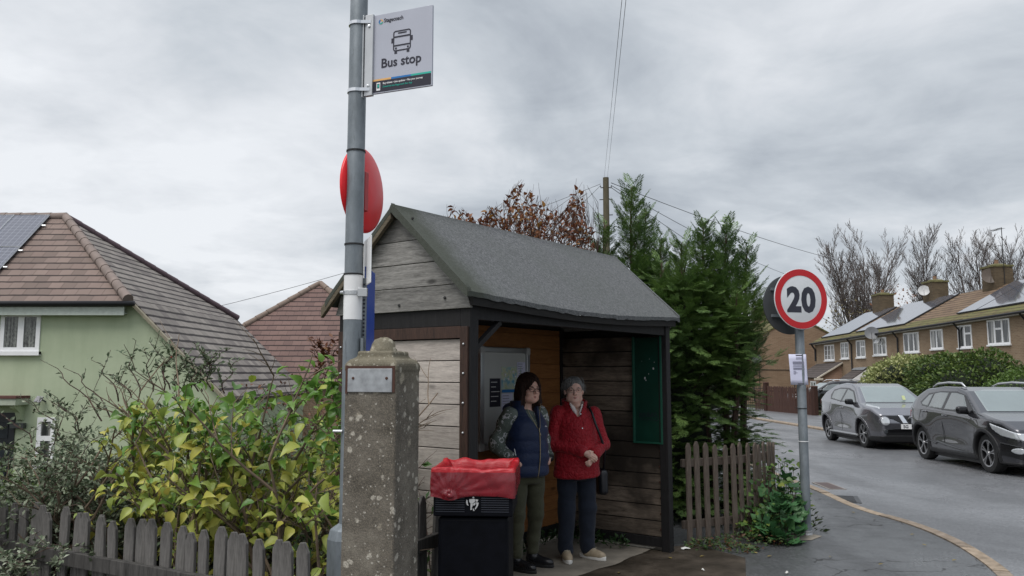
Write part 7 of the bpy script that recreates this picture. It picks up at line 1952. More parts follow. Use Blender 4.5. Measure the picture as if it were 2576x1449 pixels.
# ---- small leaved cotoneaster arching over the fence at the far left
def arching(name, label, base, roots, n_main, hgt, spread, n_leaf, leaf_sz, stops, zt, shoots, seed, lean=(0, 0, 0), stem_m='twig_dark', berries=0, per=15, xmax=None):
    rg = random.Random(seed); rn = np.random.default_rng(seed); base = Vector(base)
    e = empty(name, base, 0, label, 'shrub'); st = MB(); LP, LD = [], []
    def put(pts, k, side=.05):
        for i in range(len(pts)-1):
            a, b_ = pts[i], pts[i+1]
            for _ in range(k):
                t = rg.random(); LP.append(tuple(a.lerp(b_, t))); dd = (b_-a).normalized(); LD.append(tuple(dd*.5+Vector((rg.gauss(0, .6), rg.gauss(0, .6), rg.gauss(0, .5)))))
    for _ in range(n_main):
        r0 = rg.choice(roots); p = Vector((r0[0]+rg.uniform(-.25, .25), r0[1]+rg.uniform(-.25, .25), -.05))-base
        a = rg.uniform(0, 6.28); d = Vector((math.cos(a)*spread, math.sin(a)*spread*.8, 1))+Vector(lean)
        L = hgt*rg.uniform(.7, 1.15); pts = curve(p, d, L, 9, .085, .13, rg); st.tube(pts, [.009*(1-.8*i/9) for i in range(10)], 4, caps=False)
        for i in range(2, 10):
            for _ in range(3):
                a = rg.uniform(0, 6.28); dd = (pts[i]-pts[i-1]).normalized(); tw = curve(pts[i], dd*.6+Vector((math.cos(a), math.sin(a), rg.uniform(-.3, .5))), rg.uniform(.10, .30), 4, .05, .2, rg); st.tube(tw, [.0022, .002, .0016, .0012, .0008], 3, caps=False); put(tw, per)
    for (x, y, z, tx, ty, tz) in shoots:
        p, q = Vector((x, y, z))-base, Vector((tx, ty, tz))-base; pts = [p.lerp(q, i/10)+Vector((.02*math.sin(i*1.1+x*5), .015*math.cos(i*1.7), .04*math.sin(math.pi*i/10))) for i in range(11)]
        st.tube(pts, [.0055*(1-.75*i/10) for i in range(11)], 4, caps=False)
        for i in range(1, 11):
            for s in (-1, 1):
                LP.append(tuple(pts[i])); LD.append(((q-p).normalized().x*.5+s*.7, rg.gauss(0, .3), .45+rg.gauss(0, .2)))
            if i < 8 and rg.random() < .5:
                tw = curve(pts[i], (q-p).normalized()*.7+Vector((rg.choice((-1, 1))*.7, 0, .2)), rg.uniform(.06, .2), 4, 0, .15, rg); st.tube(tw, .002, 3, caps=False); put(tw, 3)
    P = np.array(LP); D = np.array(LD)
    ns = len(shoots)*20
    if len(P) > n_leaf+ns:
        sel = np.concatenate([rn.permutation(len(P)-ns*2)[:n_leaf], np.arange(len(P)-ns*2, len(P))]); P, D = P[sel], D[sel]
    keep = P[:, 2]+base.z > .02
    if xmax is not None:
        keep &= P[:, 0]+base.x < xmax; st.m = [0]*0; bad = {i for i, v in enumerate(st.v) if v[0]+base.x > xmax+.02}; st.f = [f for f in st.f if not any(i in bad for i in f)]; st.m = [0]*len(st.f)
    P, D = P[keep], D[keep]; n = len(P)
    up = np.array([0, -.2, 1.0])+rn.normal(0, .55, (n, 3))
    V, F = scatter(LEAF2(.48, .10), P, D, up, rn.uniform(*leaf_sz, n)); link('foliage', np_mesh('foliage', V, F), leaf_mat(name+'_leaf', stops, .5, .15), e)
    obj('stems', st, M[stem_m], e, recalc=False)
    if berries:
        b = MB()
        for i in rn.permutation(n)[:berries]: b.lathe([(0, -.006), (.006, 0), (0, .006)], 6, Matrix.Translation(P[i]))
        obj('berries', b, simple('berry', (.35, .01, .01), .3), e)
    print(name, n); return e
Yq = 5.35
S = lambda px, py, D=5.5: tuple(at(px, py, D))
shoots = [(*S(260, 1060), *S(105, 905)), (*S(280, 1050), *S(165, 925)), (*S(170, 1120), *S(60, 1000)), (*S(215, 1110), *S(118, 985)), (*S(110, 1150), *S(-5, 1040)), (*S(300, 1010), *S(235, 905)), (*S(380, 985), *S(365, 878)), (*S(350, 990), *S(310, 885)), (*S(405, 985), *S(440, 865)), (*S(430, 985), *S(480, 900)), (*S(470, 985), *S(560, 880)), (*S(500, 985), *S(545, 905)), (*S(420, 980), *S(398, 880)), (*S(530, 985), *S(520, 890)), (*S(560, 990), *S(600, 905)), (*S(200, 1090), *S(150, 1010)), (*S(455, 990), *S(430, 920)), (*S(490, 985), *S(505, 925)), (*S(330, 1000), *S(262, 940))]
arching('cotoneaster', 'dark grey green small leaved shrub with long arching shoots in front of the green house', (-2.6, 5.6, -.1), [(-2.75, 5.5), (-2.6, 5.7), (-2.35, 5.6), (-2.0, 5.8), (-2.2, 5.5), (-2.5, 5.3), (-1.75, 5.8), (-1.45, 5.9)], 105, 1.22, .24, 40000, (.026, .046), [(0, (.020, .030, .018)), (.35, (.085, .125, .065)), (.65, (.16, .20, .12)), (.90, (.34, .37, .27)), (.985, (.12, .03, .025)), (1, (.13, .035, .03))], .1, shoots, 31, lean=(-.02, -.05, 0), berries=60)
arching('cotoneaster', 'silvery small leaved shrub spilling low over the pickets in the bottom left corner', (-3.2, 5.0, -.1), [(-3.6, 5.3), (-3.3, 5.1), (-3.05, 5.0), (-3.3, 4.9)], 70, 1.28, .42, 28000, (.024, .042), [(0, (.025, .034, .02)), (.35, (.10, .135, .075)), (.7, (.22, .25, .165)), (1, (.42, .44, .35))], .1, [], 37, lean=(.20, -.36, 0), berries=25)
arching('hedge_shrub', 'mid green leafy shrub at the left edge below the green house window', (-4.3, 6.6, -.5), [(-4.6, 6.6), (-4.2, 6.7), (-3.9, 6.5), (-4.4, 6.2)], 50, .92, .34, 12000, (.035, .065), [(0, (.02, .04, .012)), (.4, (.06, .11, .03)), (.8, (.13, .19, .05)), (1, (.22, .27, .09))], .1, [], 41)
# leaves and bramble growing through the gap beside the bin
arching('bramble', 'trailing green bramble with yellow leaves between the gatepost and the shelter wall', (-.62, 5.0, -.05), [(-.60, 5.0), (-.72, 4.8), (-.5, 5.15)], 12, 1.05, .05, 420, (.045, .085), [(0, (.02, .05, .015)), (.5, (.05, .11, .03)), (.8, (.11, .17, .04)), (1, (.30, .28, .03))], .1, [], 43, per=3, berries=8, lean=(-.10, .0, 0), xmax=-.45)
# thin russet shrub rising behind the shelter's left rear corner
arching('russet_shrub', 'thin shrub with few russet leaves at the rear left corner of the shelter', (-1.62, 6.9, -.2), [(-1.62, 6.9), (-1.55, 7.0), (-1.5, 6.7)], 9, 1.55, .03, 420, (.035, .06), [(0, (.06, .02, .012)), (.5, (.16, .06, .03)), (1, (.20, .11, .03))], .1, [(*S(800, 960, 6.2), *S(818, 880, 6.2)), (*S(805, 950, 6.2), *S(790, 860, 6.2)), (*S(815, 960, 6.2), *S(842, 850, 6.2))], 47, per=1)

# ---- copper leaved shrub behind the shelter
def copper():
    rg = random.Random(5); rn = np.random.default_rng(5); base = Vector((.15, 10.0, -.1))
    e = empty('copper_shrub', base, 0, 'shrub with copper red autumn leaves showing above the shelter ridge', 'shrub'); st = MB(); LP, LD = [], []
    LX, LZ = [1110, 1135, 1165, 1200, 1225, 1260, 1290, 1325, 1360, 1395, 1420, 1440, 1462, 1495], [560, 515, 525, 555, 525, 520, 470, 460, 515, 520, 545, 470, 465, 600]
    LXW = [(x-1288)/FPX*10 for x in LX]; LZW = [CAMH+(939-z)/FPX*10-.03 for z in LZ]
    okp = lambda q: LXW[0]-.05 < q.x < LXW[-1]+.05 and q.z < np.interp(q.x, LXW, LZW)
    def grow(p, d, L, r, lv):
        pts = curve(p, d, L, 6, -.015, .11, rg); pts = [q_ for q_ in pts if okp(q_+base)]
        if len(pts) < 3: return
        st.tube(pts, [r*(1-.55*i/6) for i in range(len(pts))], 5 if lv < 2 else 3, caps=False)
        if lv >= 3:
            for i in range(1, len(pts)):
                for _ in range(2): LP.append(tuple(pts[i])); LD.append(tuple((pts[i]-pts[i-1]).normalized()*.6+Vector((rg.gauss(0, .6), rg.gauss(0, .6), rg.gauss(0.1, .5)))))
            return
        for i in range(2, len(pts)):
            for _ in range(2 if lv else 1):
                a = rg.uniform(0, 6.28); dd = (pts[i]-pts[i-1]).normalized(); grow(pts[i], dd*.9+Vector((math.cos(a)*.55, math.sin(a)*.5, .15)), L*rg.uniform(.38, .55), r*.5, lv+1)
    for px, py in ((1140, 515), (1195, 540), (1285, 470), (1325, 462), (1375, 520), (1440, 470), (1465, 520), (1410, 560), (1235, 540), (1345, 500)):
        t = at(px, py, 10.0+rg.uniform(-.5, .5)); root = Vector((.15+rg.uniform(-.2, .2)+(t.x-.15)*.35, 10+rg.uniform(-.2, .2), -.1)); d = t-root
        grow(root-base, d, d.length*.80, .022, 0)
    P = np.array(LP); D = np.array(LD); W = P+np.array(tuple(base)); n = len(P)
    topz = []
    k = (W[:, 2] > 2.3); P, D, W = P[k], D[k], W[k]
    px = 1288+W[:, 0]/W[:, 1]*FPX; lim = np.interp(px, [1110, 1135, 1165, 1200, 1225, 1260, 1290, 1325, 1360, 1395, 1420, 1440, 1462, 1495], [560, 515, 525, 555, 525, 520, 470, 460, 515, 520, 545, 470, 465, 600])
    zl = CAMH+(939-lim)/FPX*W[:, 1]; k = (W[:, 2] < zl) & (px > 1115) & (px < 1495); P, D = P[k], D[k]
    sel = rn.permutation(len(P))[:3200]; P, D = P[sel], D[sel]; n = len(P); print('copper', n)
    V, F = scatter(LEAF(.55, .16, .15), P, D, np.array([0, -.2, 1])+rn.normal(0, .6, (n, 3)), rn.uniform(.045, .085, n))
    link('foliage', np_mesh('foliage', V, F), leaf_mat('copper_leaf', [(0, (.06, .018, .012)), (.4, (.17, .052, .022)), (.7, (.26, .10, .03)), (.9, (.36, .19, .03)), (1, (.12, .12, .03))], .5, .25), e)
    obj('stems', st, M['twig_dark'], e, recalc=False)
copper()

# ---- feathery conifers
def spray_template(seed, n=9):
    """a flat feathery spray of scale leaves about one unit long"""
    rn = np.random.default_rng(seed); V, F = [], []
    def blade(p, q, w):
        p, q = np.array(p), np.array(q); d = q-p; s = np.array([-d[1], d[0], 0]); s = s/(np.linalg.norm(s)+1e-9)*w; o = len(V)
        m_ = p+d*.45; V.extend([p-s*.35, p+s*.35, m_+s*.8+np.array([0, 0, .010]), q, m_-s*.8+np.array([0, 0, .010])]); F.append([o, o+1, o+2, o+3, o+4])
    blade((0, 0, 0), (1, 0, -.06), .022)
    for i in range(n):
        t = .08+.86*i/n
        for s in (-1, 1):
            L = (.50*(1-t)+.14)*rn.uniform(.8, 1.2); a = R(rn.uniform(30, 46)); tip = (t+L*math.cos(a), s*L*math.sin(a), -.06*t-.05*L+rn.normal(0, .03))
            blade((t, 0, -.06*t), tip, .024)
            for k in (.5,):
                m_ = np.array((t, 0, -.06*t))*(1-k)+np.array(tip)*k; l2 = L*.42*(1-k*.4)
                for s2 in (-1, 1):
                    a2 = s*a+s2*R(30); blade(m_, m_+np.array([math.cos(a2)*l2, math.sin(a2)*l2, rn.normal(0, .02)]), .024)
    return np.array(V, float), [np.array(F)]
SPR = [spray_template(s, 8) for s in (1, 2, 3)]
def conifer(label, base, leaders, body, seed, stops, n_extra):
    """leaders: (tip point, bare length); body: (z, radius) profile with centre offsets"""
    rg = random.Random(seed); rn = np.random.default_rng(seed); base = Vector(base); e = empty('conifer', base, 0, label, 'tree'); st = MB(); PP, DD, UU, SS = [], [], [], []
    def branch(p, d, L, r):
        pts = curve(p, d, L, 5, -.02, .10, rg); st.tube(pts, [r*(1-.75*i/5) for i in range(6)], 4, caps=False)
        for i in range(1, 6):
            dd = (pts[i]-pts[i-1]).normalized()
            for s in (-1, 1):
                side = dd.cross(Vector((0, 0, 1))).normalized()*s
                PP.append(tuple(pts[i])); v = dd*.8+side*rg.uniform(.4, .8)+Vector((0, 0, rg.uniform(-.25, .25))); DD.append(tuple(v)); UU.append((rg.gauss(0, .3), rg.gauss(0, .3), 1)); SS.append(min(rg.uniform(.15, .27), L*.55+.05)*(1.1-.4*i/5))
        PP.append(tuple(pts[-1])); DD.append(tuple(pts[-1]-pts[-2])); UU.append((0, 0, 1)); SS.append(rg.uniform(.16, .26))
    for (tip, z0, Rb, n) in leaders:
        tip = Vector(tip)-base; foot = Vector((tip.x*.75, tip.y*.75, 0)); ln = curve(foot, tip-foot, 1, 1, 0, 0, rg)
        axis = [foot.lerp(tip, i/14)+Vector((.02*math.sin(i*.9), 0, 0)) for i in range(15)]; st.tube(axis, [.055*(1-.95*i/14)+.003 for i in range(15)], 6, caps=False)
        for k in range(n):
            t = z0+(1-z0)*(k/n)**1.25; p = foot.lerp(tip, t); t = t; rad = Rb*((1-t)/(1-z0))**1.15+.13*min(1, (1-t)*5+.45); a = k*2.4+rg.uniform(-.4, .4)
            el = .70+1.0*t; branch(p, Vector((math.cos(a), math.sin(a), el*.9)), rad*rg.uniform(.75, 1.2), .008)
    # outer shell of drooping sprays over the lower body
    zs = [b_[0] for b_ in body]
    for _ in range(n_extra):
        z = rg.uniform(zs[0], zs[-1]); rr = np.interp(z, zs, [b_[1] for b_ in body]); cx = np.interp(z, zs, [b_[2] for b_ in body]); cy = np.interp(z, zs, [b_[3] for b_ in body])
        a = rg.uniform(0, 6.28); lump = 1+.17*math.sin(3*a+z*2.7)+.11*math.sin(5*a-z*4.3+1); q = rg.uniform(.55, 1.0)**.6*rr*lump
        p = Vector((cx+q*math.cos(a), cy+q*math.sin(a)*.85, z))-base
        pl = curve(p, (math.cos(a)+rg.gauss(0, .3), math.sin(a)+rg.gauss(0, .3), rg.uniform(.0, .9)), rg.uniform(.22, .46)*(1.15-.3*(z > 2.2)), 4, .09, .10, rg)
        for i_ in range(1, 5):
            dd = (pl[i_]-pl[i_-1]).normalized(); sd_ = dd.cross(Vector((0, 0, 1))).normalized()
            for s in (-1, 1): PP.append(tuple(pl[i_])); DD.append(tuple(dd+sd_*s*rg.uniform(.35, .75))); UU.append((rg.gauss(0, .3)+.3*math.cos(a), rg.gauss(0, .3)+.3*math.sin(a), 1)); SS.append(rg.uniform(.11, .18)*(1.15-.12*i_))
        PP.append(tuple(pl[4])); DD.append(tuple(pl[4]-pl[3])); UU.append((0, 0, 1)); SS.append(rg.uniform(.12, .2))
    P, D, U, Sz = np.array(PP), np.array(DD), np.array(UU), np.array(SS); idx = rn.integers(0, 3, len(P)); parts = [scatter(SPR[k], P[idx == k], D[idx == k], U[idx == k], Sz[idx == k]) for k in range(3)]
    V, F = merge(parts); print('conifer', len(P), len(V))
    link('foliage', np_mesh('foliage', V, F), leaf_mat('conifer_'+str(seed), stops, .55, .12, 2.2, .75), e)
    obj('branches', st, M['twig_dark'], e, recalc=False)
    # the dense dark heart of old wood and shaded foliage that closes the tree
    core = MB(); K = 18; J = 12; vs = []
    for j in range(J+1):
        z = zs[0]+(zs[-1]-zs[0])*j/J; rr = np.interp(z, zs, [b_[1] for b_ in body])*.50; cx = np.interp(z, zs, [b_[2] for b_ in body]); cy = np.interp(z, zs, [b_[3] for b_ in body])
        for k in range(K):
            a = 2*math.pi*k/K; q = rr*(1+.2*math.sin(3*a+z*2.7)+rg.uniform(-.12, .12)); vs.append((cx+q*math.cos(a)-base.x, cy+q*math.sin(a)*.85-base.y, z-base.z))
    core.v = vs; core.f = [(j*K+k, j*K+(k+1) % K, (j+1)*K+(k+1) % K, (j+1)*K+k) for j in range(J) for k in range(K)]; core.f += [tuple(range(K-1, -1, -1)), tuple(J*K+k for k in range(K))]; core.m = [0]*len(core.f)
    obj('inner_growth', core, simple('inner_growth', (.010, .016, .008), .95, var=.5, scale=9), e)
CS = [(0, (.024, .048, .018)), (.35, (.070, .130, .042)), (.6, (.145, .235, .062)), (.8, (.235, .33, .085)), (.96, (.34, .42, .15)), (1, (.16, .10, .05))]
tA = at(1590, 470, 10.6); 
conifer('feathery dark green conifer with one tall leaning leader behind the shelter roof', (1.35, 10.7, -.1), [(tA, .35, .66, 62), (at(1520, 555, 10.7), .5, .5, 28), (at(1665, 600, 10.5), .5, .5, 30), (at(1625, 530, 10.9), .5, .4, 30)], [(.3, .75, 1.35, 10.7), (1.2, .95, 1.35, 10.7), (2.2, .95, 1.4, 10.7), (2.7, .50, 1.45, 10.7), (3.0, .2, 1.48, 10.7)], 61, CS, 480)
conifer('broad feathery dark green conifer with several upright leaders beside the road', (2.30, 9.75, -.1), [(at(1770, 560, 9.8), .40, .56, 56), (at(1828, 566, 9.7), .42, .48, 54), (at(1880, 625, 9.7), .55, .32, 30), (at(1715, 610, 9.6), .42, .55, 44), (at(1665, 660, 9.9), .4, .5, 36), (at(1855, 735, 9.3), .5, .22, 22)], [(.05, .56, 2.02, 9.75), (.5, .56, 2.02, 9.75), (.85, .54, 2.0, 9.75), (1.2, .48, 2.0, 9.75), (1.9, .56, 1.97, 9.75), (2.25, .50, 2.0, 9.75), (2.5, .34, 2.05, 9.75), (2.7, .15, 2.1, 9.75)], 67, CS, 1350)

# ---- plants at the foot of the right fence, and weeds
def clump(name, label, cat, base, pts, n, tmpl, sz, stops, zdir, seed, mat_t=.2, stems=True, kind=None):
    rn = np.random.default_rng(seed); base = Vector(base); e = empty(name, base, 0, label, cat) if kind is None else None
    P, D = [], []; st = MB()
    for _ in range(n):
        c, r, h = pts[rn.integers(len(pts))]; a = rn.uniform(0, 6.28); q = r*math.sqrt(rn.random()); z = h*rn.uniform(.08, 1)*(1-.5*(q/r)**2)
        p = (c[0]+q*math.cos(a), c[1]+q*math.sin(a), c[2]+z); P.append(p); D.append((math.cos(a)*.8+rn.normal(0, .4), math.sin(a)*.8+rn.normal(0, .4)-.3, zdir+rn.normal(0, .35)))
        if stems and rn.random() < .3: st.tube([Vector((c[0]+.3*q*math.cos(a), c[1]+.3*q*math.sin(a), c[2]))-base, Vector(p)-base], .003, 3, caps=False)
    P, D = np.array(P)-np.array(tuple(base)), np.array(D); V, F = scatter(tmpl, P, D, np.array([0, -.5, 1])+rn.normal(0, .4, (n, 3)), rn.uniform(*sz, n))
    m = leaf_mat(name+str(seed), stops, .45, mat_t)
    if kind: o = link(name, np_mesh(name, V+np.array(tuple(base)), F), m); return tag(o, label, cat, kind=kind)
    link('foliage', np_mesh('foliage', V, F), m, e)
    if stems: obj('stems', st, M['twig_dark'], e, recalc=False)
    return e
def LOBED():
    V = [(0, 0, 0)]; n = 15
    for i in range(n):
        a = R(-150+300*i/(n-1)); r = .62+.20*math.cos(5*a); V.append((.45+r*math.cos(a)*.8, r*math.sin(a)*.9, .10*math.cos(5*a)+.05))
    return np.array(V, float), [np.array([(0, i, i+1) for i in range(1, n)])]
G = lambda px, py: tuple(gnd(px, py))
clump('ivy', 'ivy with yellowing leaves climbing the right end of the brown picket fence', 'plant', G(1900, 1320), [((2.62, 8.42, .0), .30, .75), ((2.80, 8.62, .0), .28, .80), ((2.45, 8.25, 0), .25, .35), ((2.92, 8.85, .1), .22, .75)], 680, LEAF(.8, .08, .1), (.04, .085), [(0, (.02, .05, .014)), (.4, (.05, .11, .025)), (.7, (.10, .17, .035)), (.92, (.22, .24, .05)), (1, (.16, .09, .04))], .1, 71)
clump('mallow', 'broad lobed green mallow plant beside the foot of the speed sign pole', 'plant', G(1965, 1335), [((2.68, 8.25, 0), .20, .44), ((2.60, 8.08, 0), .17, .30), ((2.76, 8.45, 0), .18, .58)], 170, LOBED(), (.07, .13), [(0, (.025, .075, .03)), (.5, (.05, .14, .05)), (1, (.10, .21, .08))], .25, 73)
clump('ground_weeds', 'low weeds and dead leaves along the foot of the right picket fence', 'weeds', (0, 0, 0), [((1.78, 7.82, 0), .14, .08), ((1.98, 7.86, 0), .20, .09), ((2.2, 7.9, 0), .25, .13), ((2.45, 7.98, 0), .22, .14), ((2.1, 7.7, 0), .18, .04)], 700, LEAF2(.6, .15), (.02, .05), [(0, (.05, .022, .012)), (.25, (.11, .045, .02)), (.4, (.03, .06, .02)), (.7, (.06, .11, .03)), (.95, (.16, .19, .06)), (1, (.4, .38, .05))], .15, 77, kind='stuff')
bw = [sh(x, SHW-.10-.06*((x*7) % 1)) for x in np.linspace(1.0, 2.9, 11)]
clump('wall_weeds', 'ferny green weeds along the foot of the back wall inside the shelter', 'weeds', (0, 0, 0), [((p.x, p.y, .008), .11, .14) for p in bw]+[((sh(2.8, y).x, sh(2.8, y).y, .008), .09, .12) for y in (.95, .75, .5)]+[((sh(2.75, .95).x, sh(2.75, .95).y, .01), .12, .26)], 900, LEAF2(.4, .1), (.03, .07), [(0, (.012, .03, .012)), (.6, (.03, .075, .02)), (.9, (.06, .11, .03)), (1, (.10, .05, .02))], .5, 79, kind='stuff')
gp = []
rg = random.Random(9)
clump('ground_cover', 'rough grass and low ivy on the bank behind the picket fence', 'ground cover', (0, 0, 0), [((rg.uniform(-4.2, -.7), rg.uniform(4.4, 5.6), -.12), .35, .28) for _ in range(30)]+[((rg.uniform(1.7, 3.0), rg.uniform(8.6, 10), -.1), .3, .35) for _ in range(14)], 5200, LEAF2(.35, .1), (.05, .11), [(0, (.012, .022, .008)), (.5, (.03, .05, .015)), (1, (.08, .10, .03))], .5, 83, kind='stuff')
# fallen leaves
for i, (px, py) in enumerate(((1873, 1372), (1905, 1392), (2090, 1400), (1760, 1400), (1840, 1362), (1560, 1440), (2210, 1420), (2150, 1290), (2200, 1305), (2290, 1345), (2330, 1372), (2060, 1300), (2395, 1410), (1950, 1362), (1985, 1372), (1930, 1400), (1690, 1405), (1800, 1378))):
    g_ = gnd(px, py, .008); V, F = scatter(LEAF(.6, .1, -.1), np.array([tuple(g_)]), np.array([(math.cos(i*2.1), math.sin(i*2.1), .1)]), np.array([(0, 0, 1.)]), [.045])
    o = link('fallen_leaf', np_mesh('fallen_leaf', V, F), leaf_mat('fallen'+str(i), [(0, (.30, .25, .06)), (1, (.16, .10, .04))], .6, .1)); tag(o, 'fallen yellow brown leaf lying on the wet pavement', 'leaf', 'fallen leaves on the pavement')

# ---- hedges in front of the terrace
def hedge(label, c, dims, n, sz, stops, seed, lump=.12, name='hedge', yaw=0.0, flat=.0):
    rn = np.random.default_rng(seed); e = empty(name, c, yaw, label, 'hedge'); lx, ly, lz = dims
    def bump(p): return 1+lump*(np.sin(p[:, 0]*2.1+seed)*np.sin(p[:, 2]*2.7+p[:, 1]*1.9)+.6*np.sin(p[:, 0]*4.3+p[:, 1]*3.1+seed*2)*np.sin(p[:, 2]*5+1))
    d = rdir(n, -.3, 1, rn); k = 5.0 if flat else 2.6
    s = 1/((np.abs(d[:, 0])**k+np.abs(d[:, 1])**k+np.abs(d[:, 2])**k)**(1/k)); P = d*s[:, None]*np.array([lx/2, ly/2, lz/2]); P *= bump(P)[:, None]; P *= rn.uniform(.80, 1.03, n)[:, None]**.7; P[:, 2] += lz/2
    P[:, 2] = np.maximum(P[:, 2], .02)
    V, F = scatter(LEAF2(.62, .15), P, d+rn.normal(0, .8, (n, 3)), np.array([0, 0, 1])+rn.normal(0, .7, (n, 3)), rn.uniform(*sz, n)); link('foliage', np_mesh('foliage', V, F), leaf_mat(name+str(seed), stops, .5, .15, .9, .5), e)
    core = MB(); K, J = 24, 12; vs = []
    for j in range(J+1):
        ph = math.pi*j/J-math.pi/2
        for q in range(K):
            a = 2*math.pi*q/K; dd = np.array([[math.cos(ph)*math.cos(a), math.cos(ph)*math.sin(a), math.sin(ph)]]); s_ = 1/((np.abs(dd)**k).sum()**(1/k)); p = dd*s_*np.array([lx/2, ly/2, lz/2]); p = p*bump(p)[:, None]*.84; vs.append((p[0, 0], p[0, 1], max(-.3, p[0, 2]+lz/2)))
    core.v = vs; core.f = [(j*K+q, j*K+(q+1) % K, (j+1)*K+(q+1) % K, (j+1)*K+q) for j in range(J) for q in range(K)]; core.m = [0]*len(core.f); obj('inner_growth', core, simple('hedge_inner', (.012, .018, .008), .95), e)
hedge('tall variegated hedge with pale cream green leaves behind the grey car', (13.6, 27.6, -.15), (3.0, 3.0, 2.3), 6000, (.08, .16), [(0, (.07, .11, .03)), (.35, (.22, .26, .09)), (.7, (.42, .43, .19)), (1, (.62, .60, .36))], 3)
hedge('tall bushy green hedge between the variegated hedge and the trimmed one', (13.75, 24.6, -.15), (3.0, 3.4, 2.35), 7000, (.07, .15), [(0, (.022, .042, .012)), (.45, (.07, .12, .028)), (.8, (.15, .20, .045)), (1, (.30, .31, .09))], 7)
hedge('smooth trimmed bright green hedge at the right edge of the photo', (14.4, 20.6, -.15), (4.4, 3.2, 2.0), 9000, (.05, .10), [(0, (.03, .06, .014)), (.5, (.085, .15, .025)), (1, (.16, .24, .05))], 13, .05)
hedge('loose pale leaved shrub rising behind the trimmed hedge', (16.0, 23.2, -.15), (2.6, 2.2, 2.2), 2000, (.08, .15), [(0, (.05, .075, .03)), (.5, (.12, .14, .06)), (1, (.22, .21, .12))], 17, .2, name='garden_shrub')
hedge('added hedge hidden beyond the conifers to darken the reflections in the cars', (2.35, 18.5, -.2), (1.7, 10.0, 2.3), 5000, (.06, .12), [(0, (.015, .03, .012)), (.6, (.04, .075, .022)), (1, (.08, .12, .035))], 23, .06)  # added out of view so the car sides reflect something dark
hedge('dark evergreen bush behind the black car beside the brick gable', (9.6, 39.5, -.2), (3.0, 2.4, 1.5), 1500, (.08, .16), [(0, (.015, .03, .012)), (1, (.05, .08, .03))], 19, .15, name='garden_shrub')

# ---- bare winter trees on the skyline
def bare_mesh(seed, H, spread, n_limb=7):
    rg = random.Random(seed); b = MB()
    def br(p, d, L, r, lv, n):
        pts = curve(p, d, L, n, -.06, .045 if lv == 0 else .06, rg); b.tube(pts, [max(.013, r*(1-.8*i/n)) for i in range(n+1)], 5 if lv == 0 else 3, caps=False)
        if lv >= 3: return
        lo = 2 if lv == 0 else 1
        for i in range(lo, n+1):
            for _ in range((2, 2, 2)[lv]):
                if rg.random() < (.1, .15, .32)[lv]: continue
                a = rg.uniform(0, 6.28); dd = (pts[i]-pts[i-1]).normalized(); out = Vector((math.cos(a), math.sin(a), .1))
                br(pts[i], dd+out*rg.uniform(.38, .70), L*rg.uniform(.24, .42)*(1.3-.6*i/n)*(1.15 if lv else 1), r*(1-.7*i/n)*.5, lv+1, (8, 6, 4, 3)[lv+1])
    for k in range(n_limb):
        a = 2.4*k+rg.uniform(-.3, .3); t = rg.uniform(.12, .42)*spread if k else .05
        br(Vector((0, 0, H*rg.uniform(.10, .24))), Vector((math.cos(a)*t, math.sin(a)*t, 1)), H*rg.uniform(.50, .68), H*.0085, 0, 9)
    return b
tree_defs = [(2150, 548, 98, 1, 0.3), (2325, 568, 104, 2, 1.2), (2462, 560, 100, 3, 2.2), (2590, 548, 96, 1, 3.9)]
tm = {}
for k in (1, 2, 3):
    mb = bare_mesh(100+k, 20.0, {1: 1.25, 2: .75, 3: .9}[k], {1: 9, 2: 5, 3: 6}[k])
    tm[k] = mb; print('tree', k, len(mb.f), max(v[2] for v in mb.v))
sh_me = {}
tl = ['large bare winter tree with wide spreading crown, leftmost on the skyline', 'slender bare winter tree behind the middle chimney', 'bare winter tree with forked crown behind the widest chimney', 'bare winter tree cut off by the right edge of the photo', 'lower bare tree farther back between the two left trees', 'lower bare tree farther back between the two right trees']
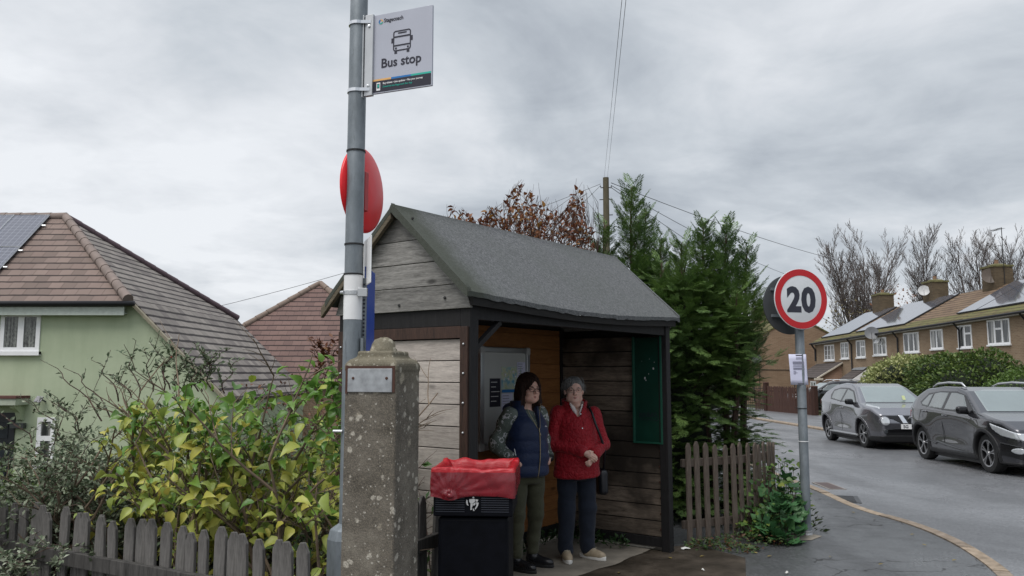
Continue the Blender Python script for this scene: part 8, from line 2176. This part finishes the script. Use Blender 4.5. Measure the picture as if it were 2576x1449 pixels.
for i, (px, py, D, k, rz) in enumerate(tree_defs):
    t = at(px, py, D); mb = tm[k]; Hm = max(v[2] for v in mb.v); s = (t.z+1.5)/Hm
    e = empty('bare_tree', (t.x, D, -1.5), rz, tl[i], 'tree', 'bare trees on the skyline'); e.scale = (s, s, s)
    if k not in sh_me:
        nv = [j for j, f in enumerate(mb.f)]
        thick = MB(); thin = MB()
        thick.v = mb.v; thin.v = mb.v
        sh_me[k] = mb.mesh('crown'); sh_me[k].materials.append(M['bare_bark'])
        tb = MB(); tb.tube([(0, 0, 0), (0, 0, Hm*.18), (0, 0, Hm*.36)], [Hm*.021, Hm*.018, Hm*.012], 10); sh_me[(k, 't')] = tb.mesh('trunk'); sh_me[(k, 't')].materials.append(M['bare_bark'])
    link('crown', sh_me[k], None, e); link('trunk', sh_me[(k, 't')], None, e)
# a scatter of leftover russet leaves in the largest tree, and a far shrubby tree line
def far_tree(label, c, r, h, n, stops, seed):
    rn = np.random.default_rng(seed); e = empty('far_tree', c, 0, label, 'tree')
    d = rdir(n, -.4, 1, rn)*rn.uniform(.3, 1, n)[:, None]**.5; P = d*np.array([r, r, h*.42]); P[:, 2] += h*.6
    V, F = scatter(LEAF2(.6, .1), P, rdir(n, rng=rn), rdir(n, rng=rn), rn.uniform(.18, .34, n)); link('crown', np_mesh('crown', V, F), leaf_mat('far'+str(seed), stops, .7, .1, .5), e)
    b = MB(); b.tube([(0, 0, 0), (.1, 0, h*.4), (0, 0, h*.8)], [.25, .18, .05], 7); 
    for k in range(12): 
        a = k*2.4; b.tube([(0, 0, h*(.25+.04*k)), (r*.8*math.cos(a), r*.8*math.sin(a), h*(.45+.04*k))], [.08, .02], 4)
    obj('trunk', b, M['bare_bark'], e)
q = at(2250, 745, 92); far_tree('russet leaved small tree in front of the bare trees behind the roofs', (q.x, 92, -1), 3.2, q.z+2.4, 420, [(0, (.12, .05, .02)), (1, (.30, .12, .05))], 5)
q = at(2090, 770, 80); far_tree('thin mixed tree beside the brick gable, below the large bare tree', (q.x+2, 80, -1), 3.6, q.z+2.0, 260, [(0, (.08, .07, .03)), (1, (.18, .14, .05))], 6)
q = at(1912, 800, 95); far_tree('pale bare birch beyond the chimney of the gable house', (q.x, 95, -1), 2.2, q.z+3.0, 120, [(0, (.12, .08, .05)), (1, (.25, .18, .12))], 8)
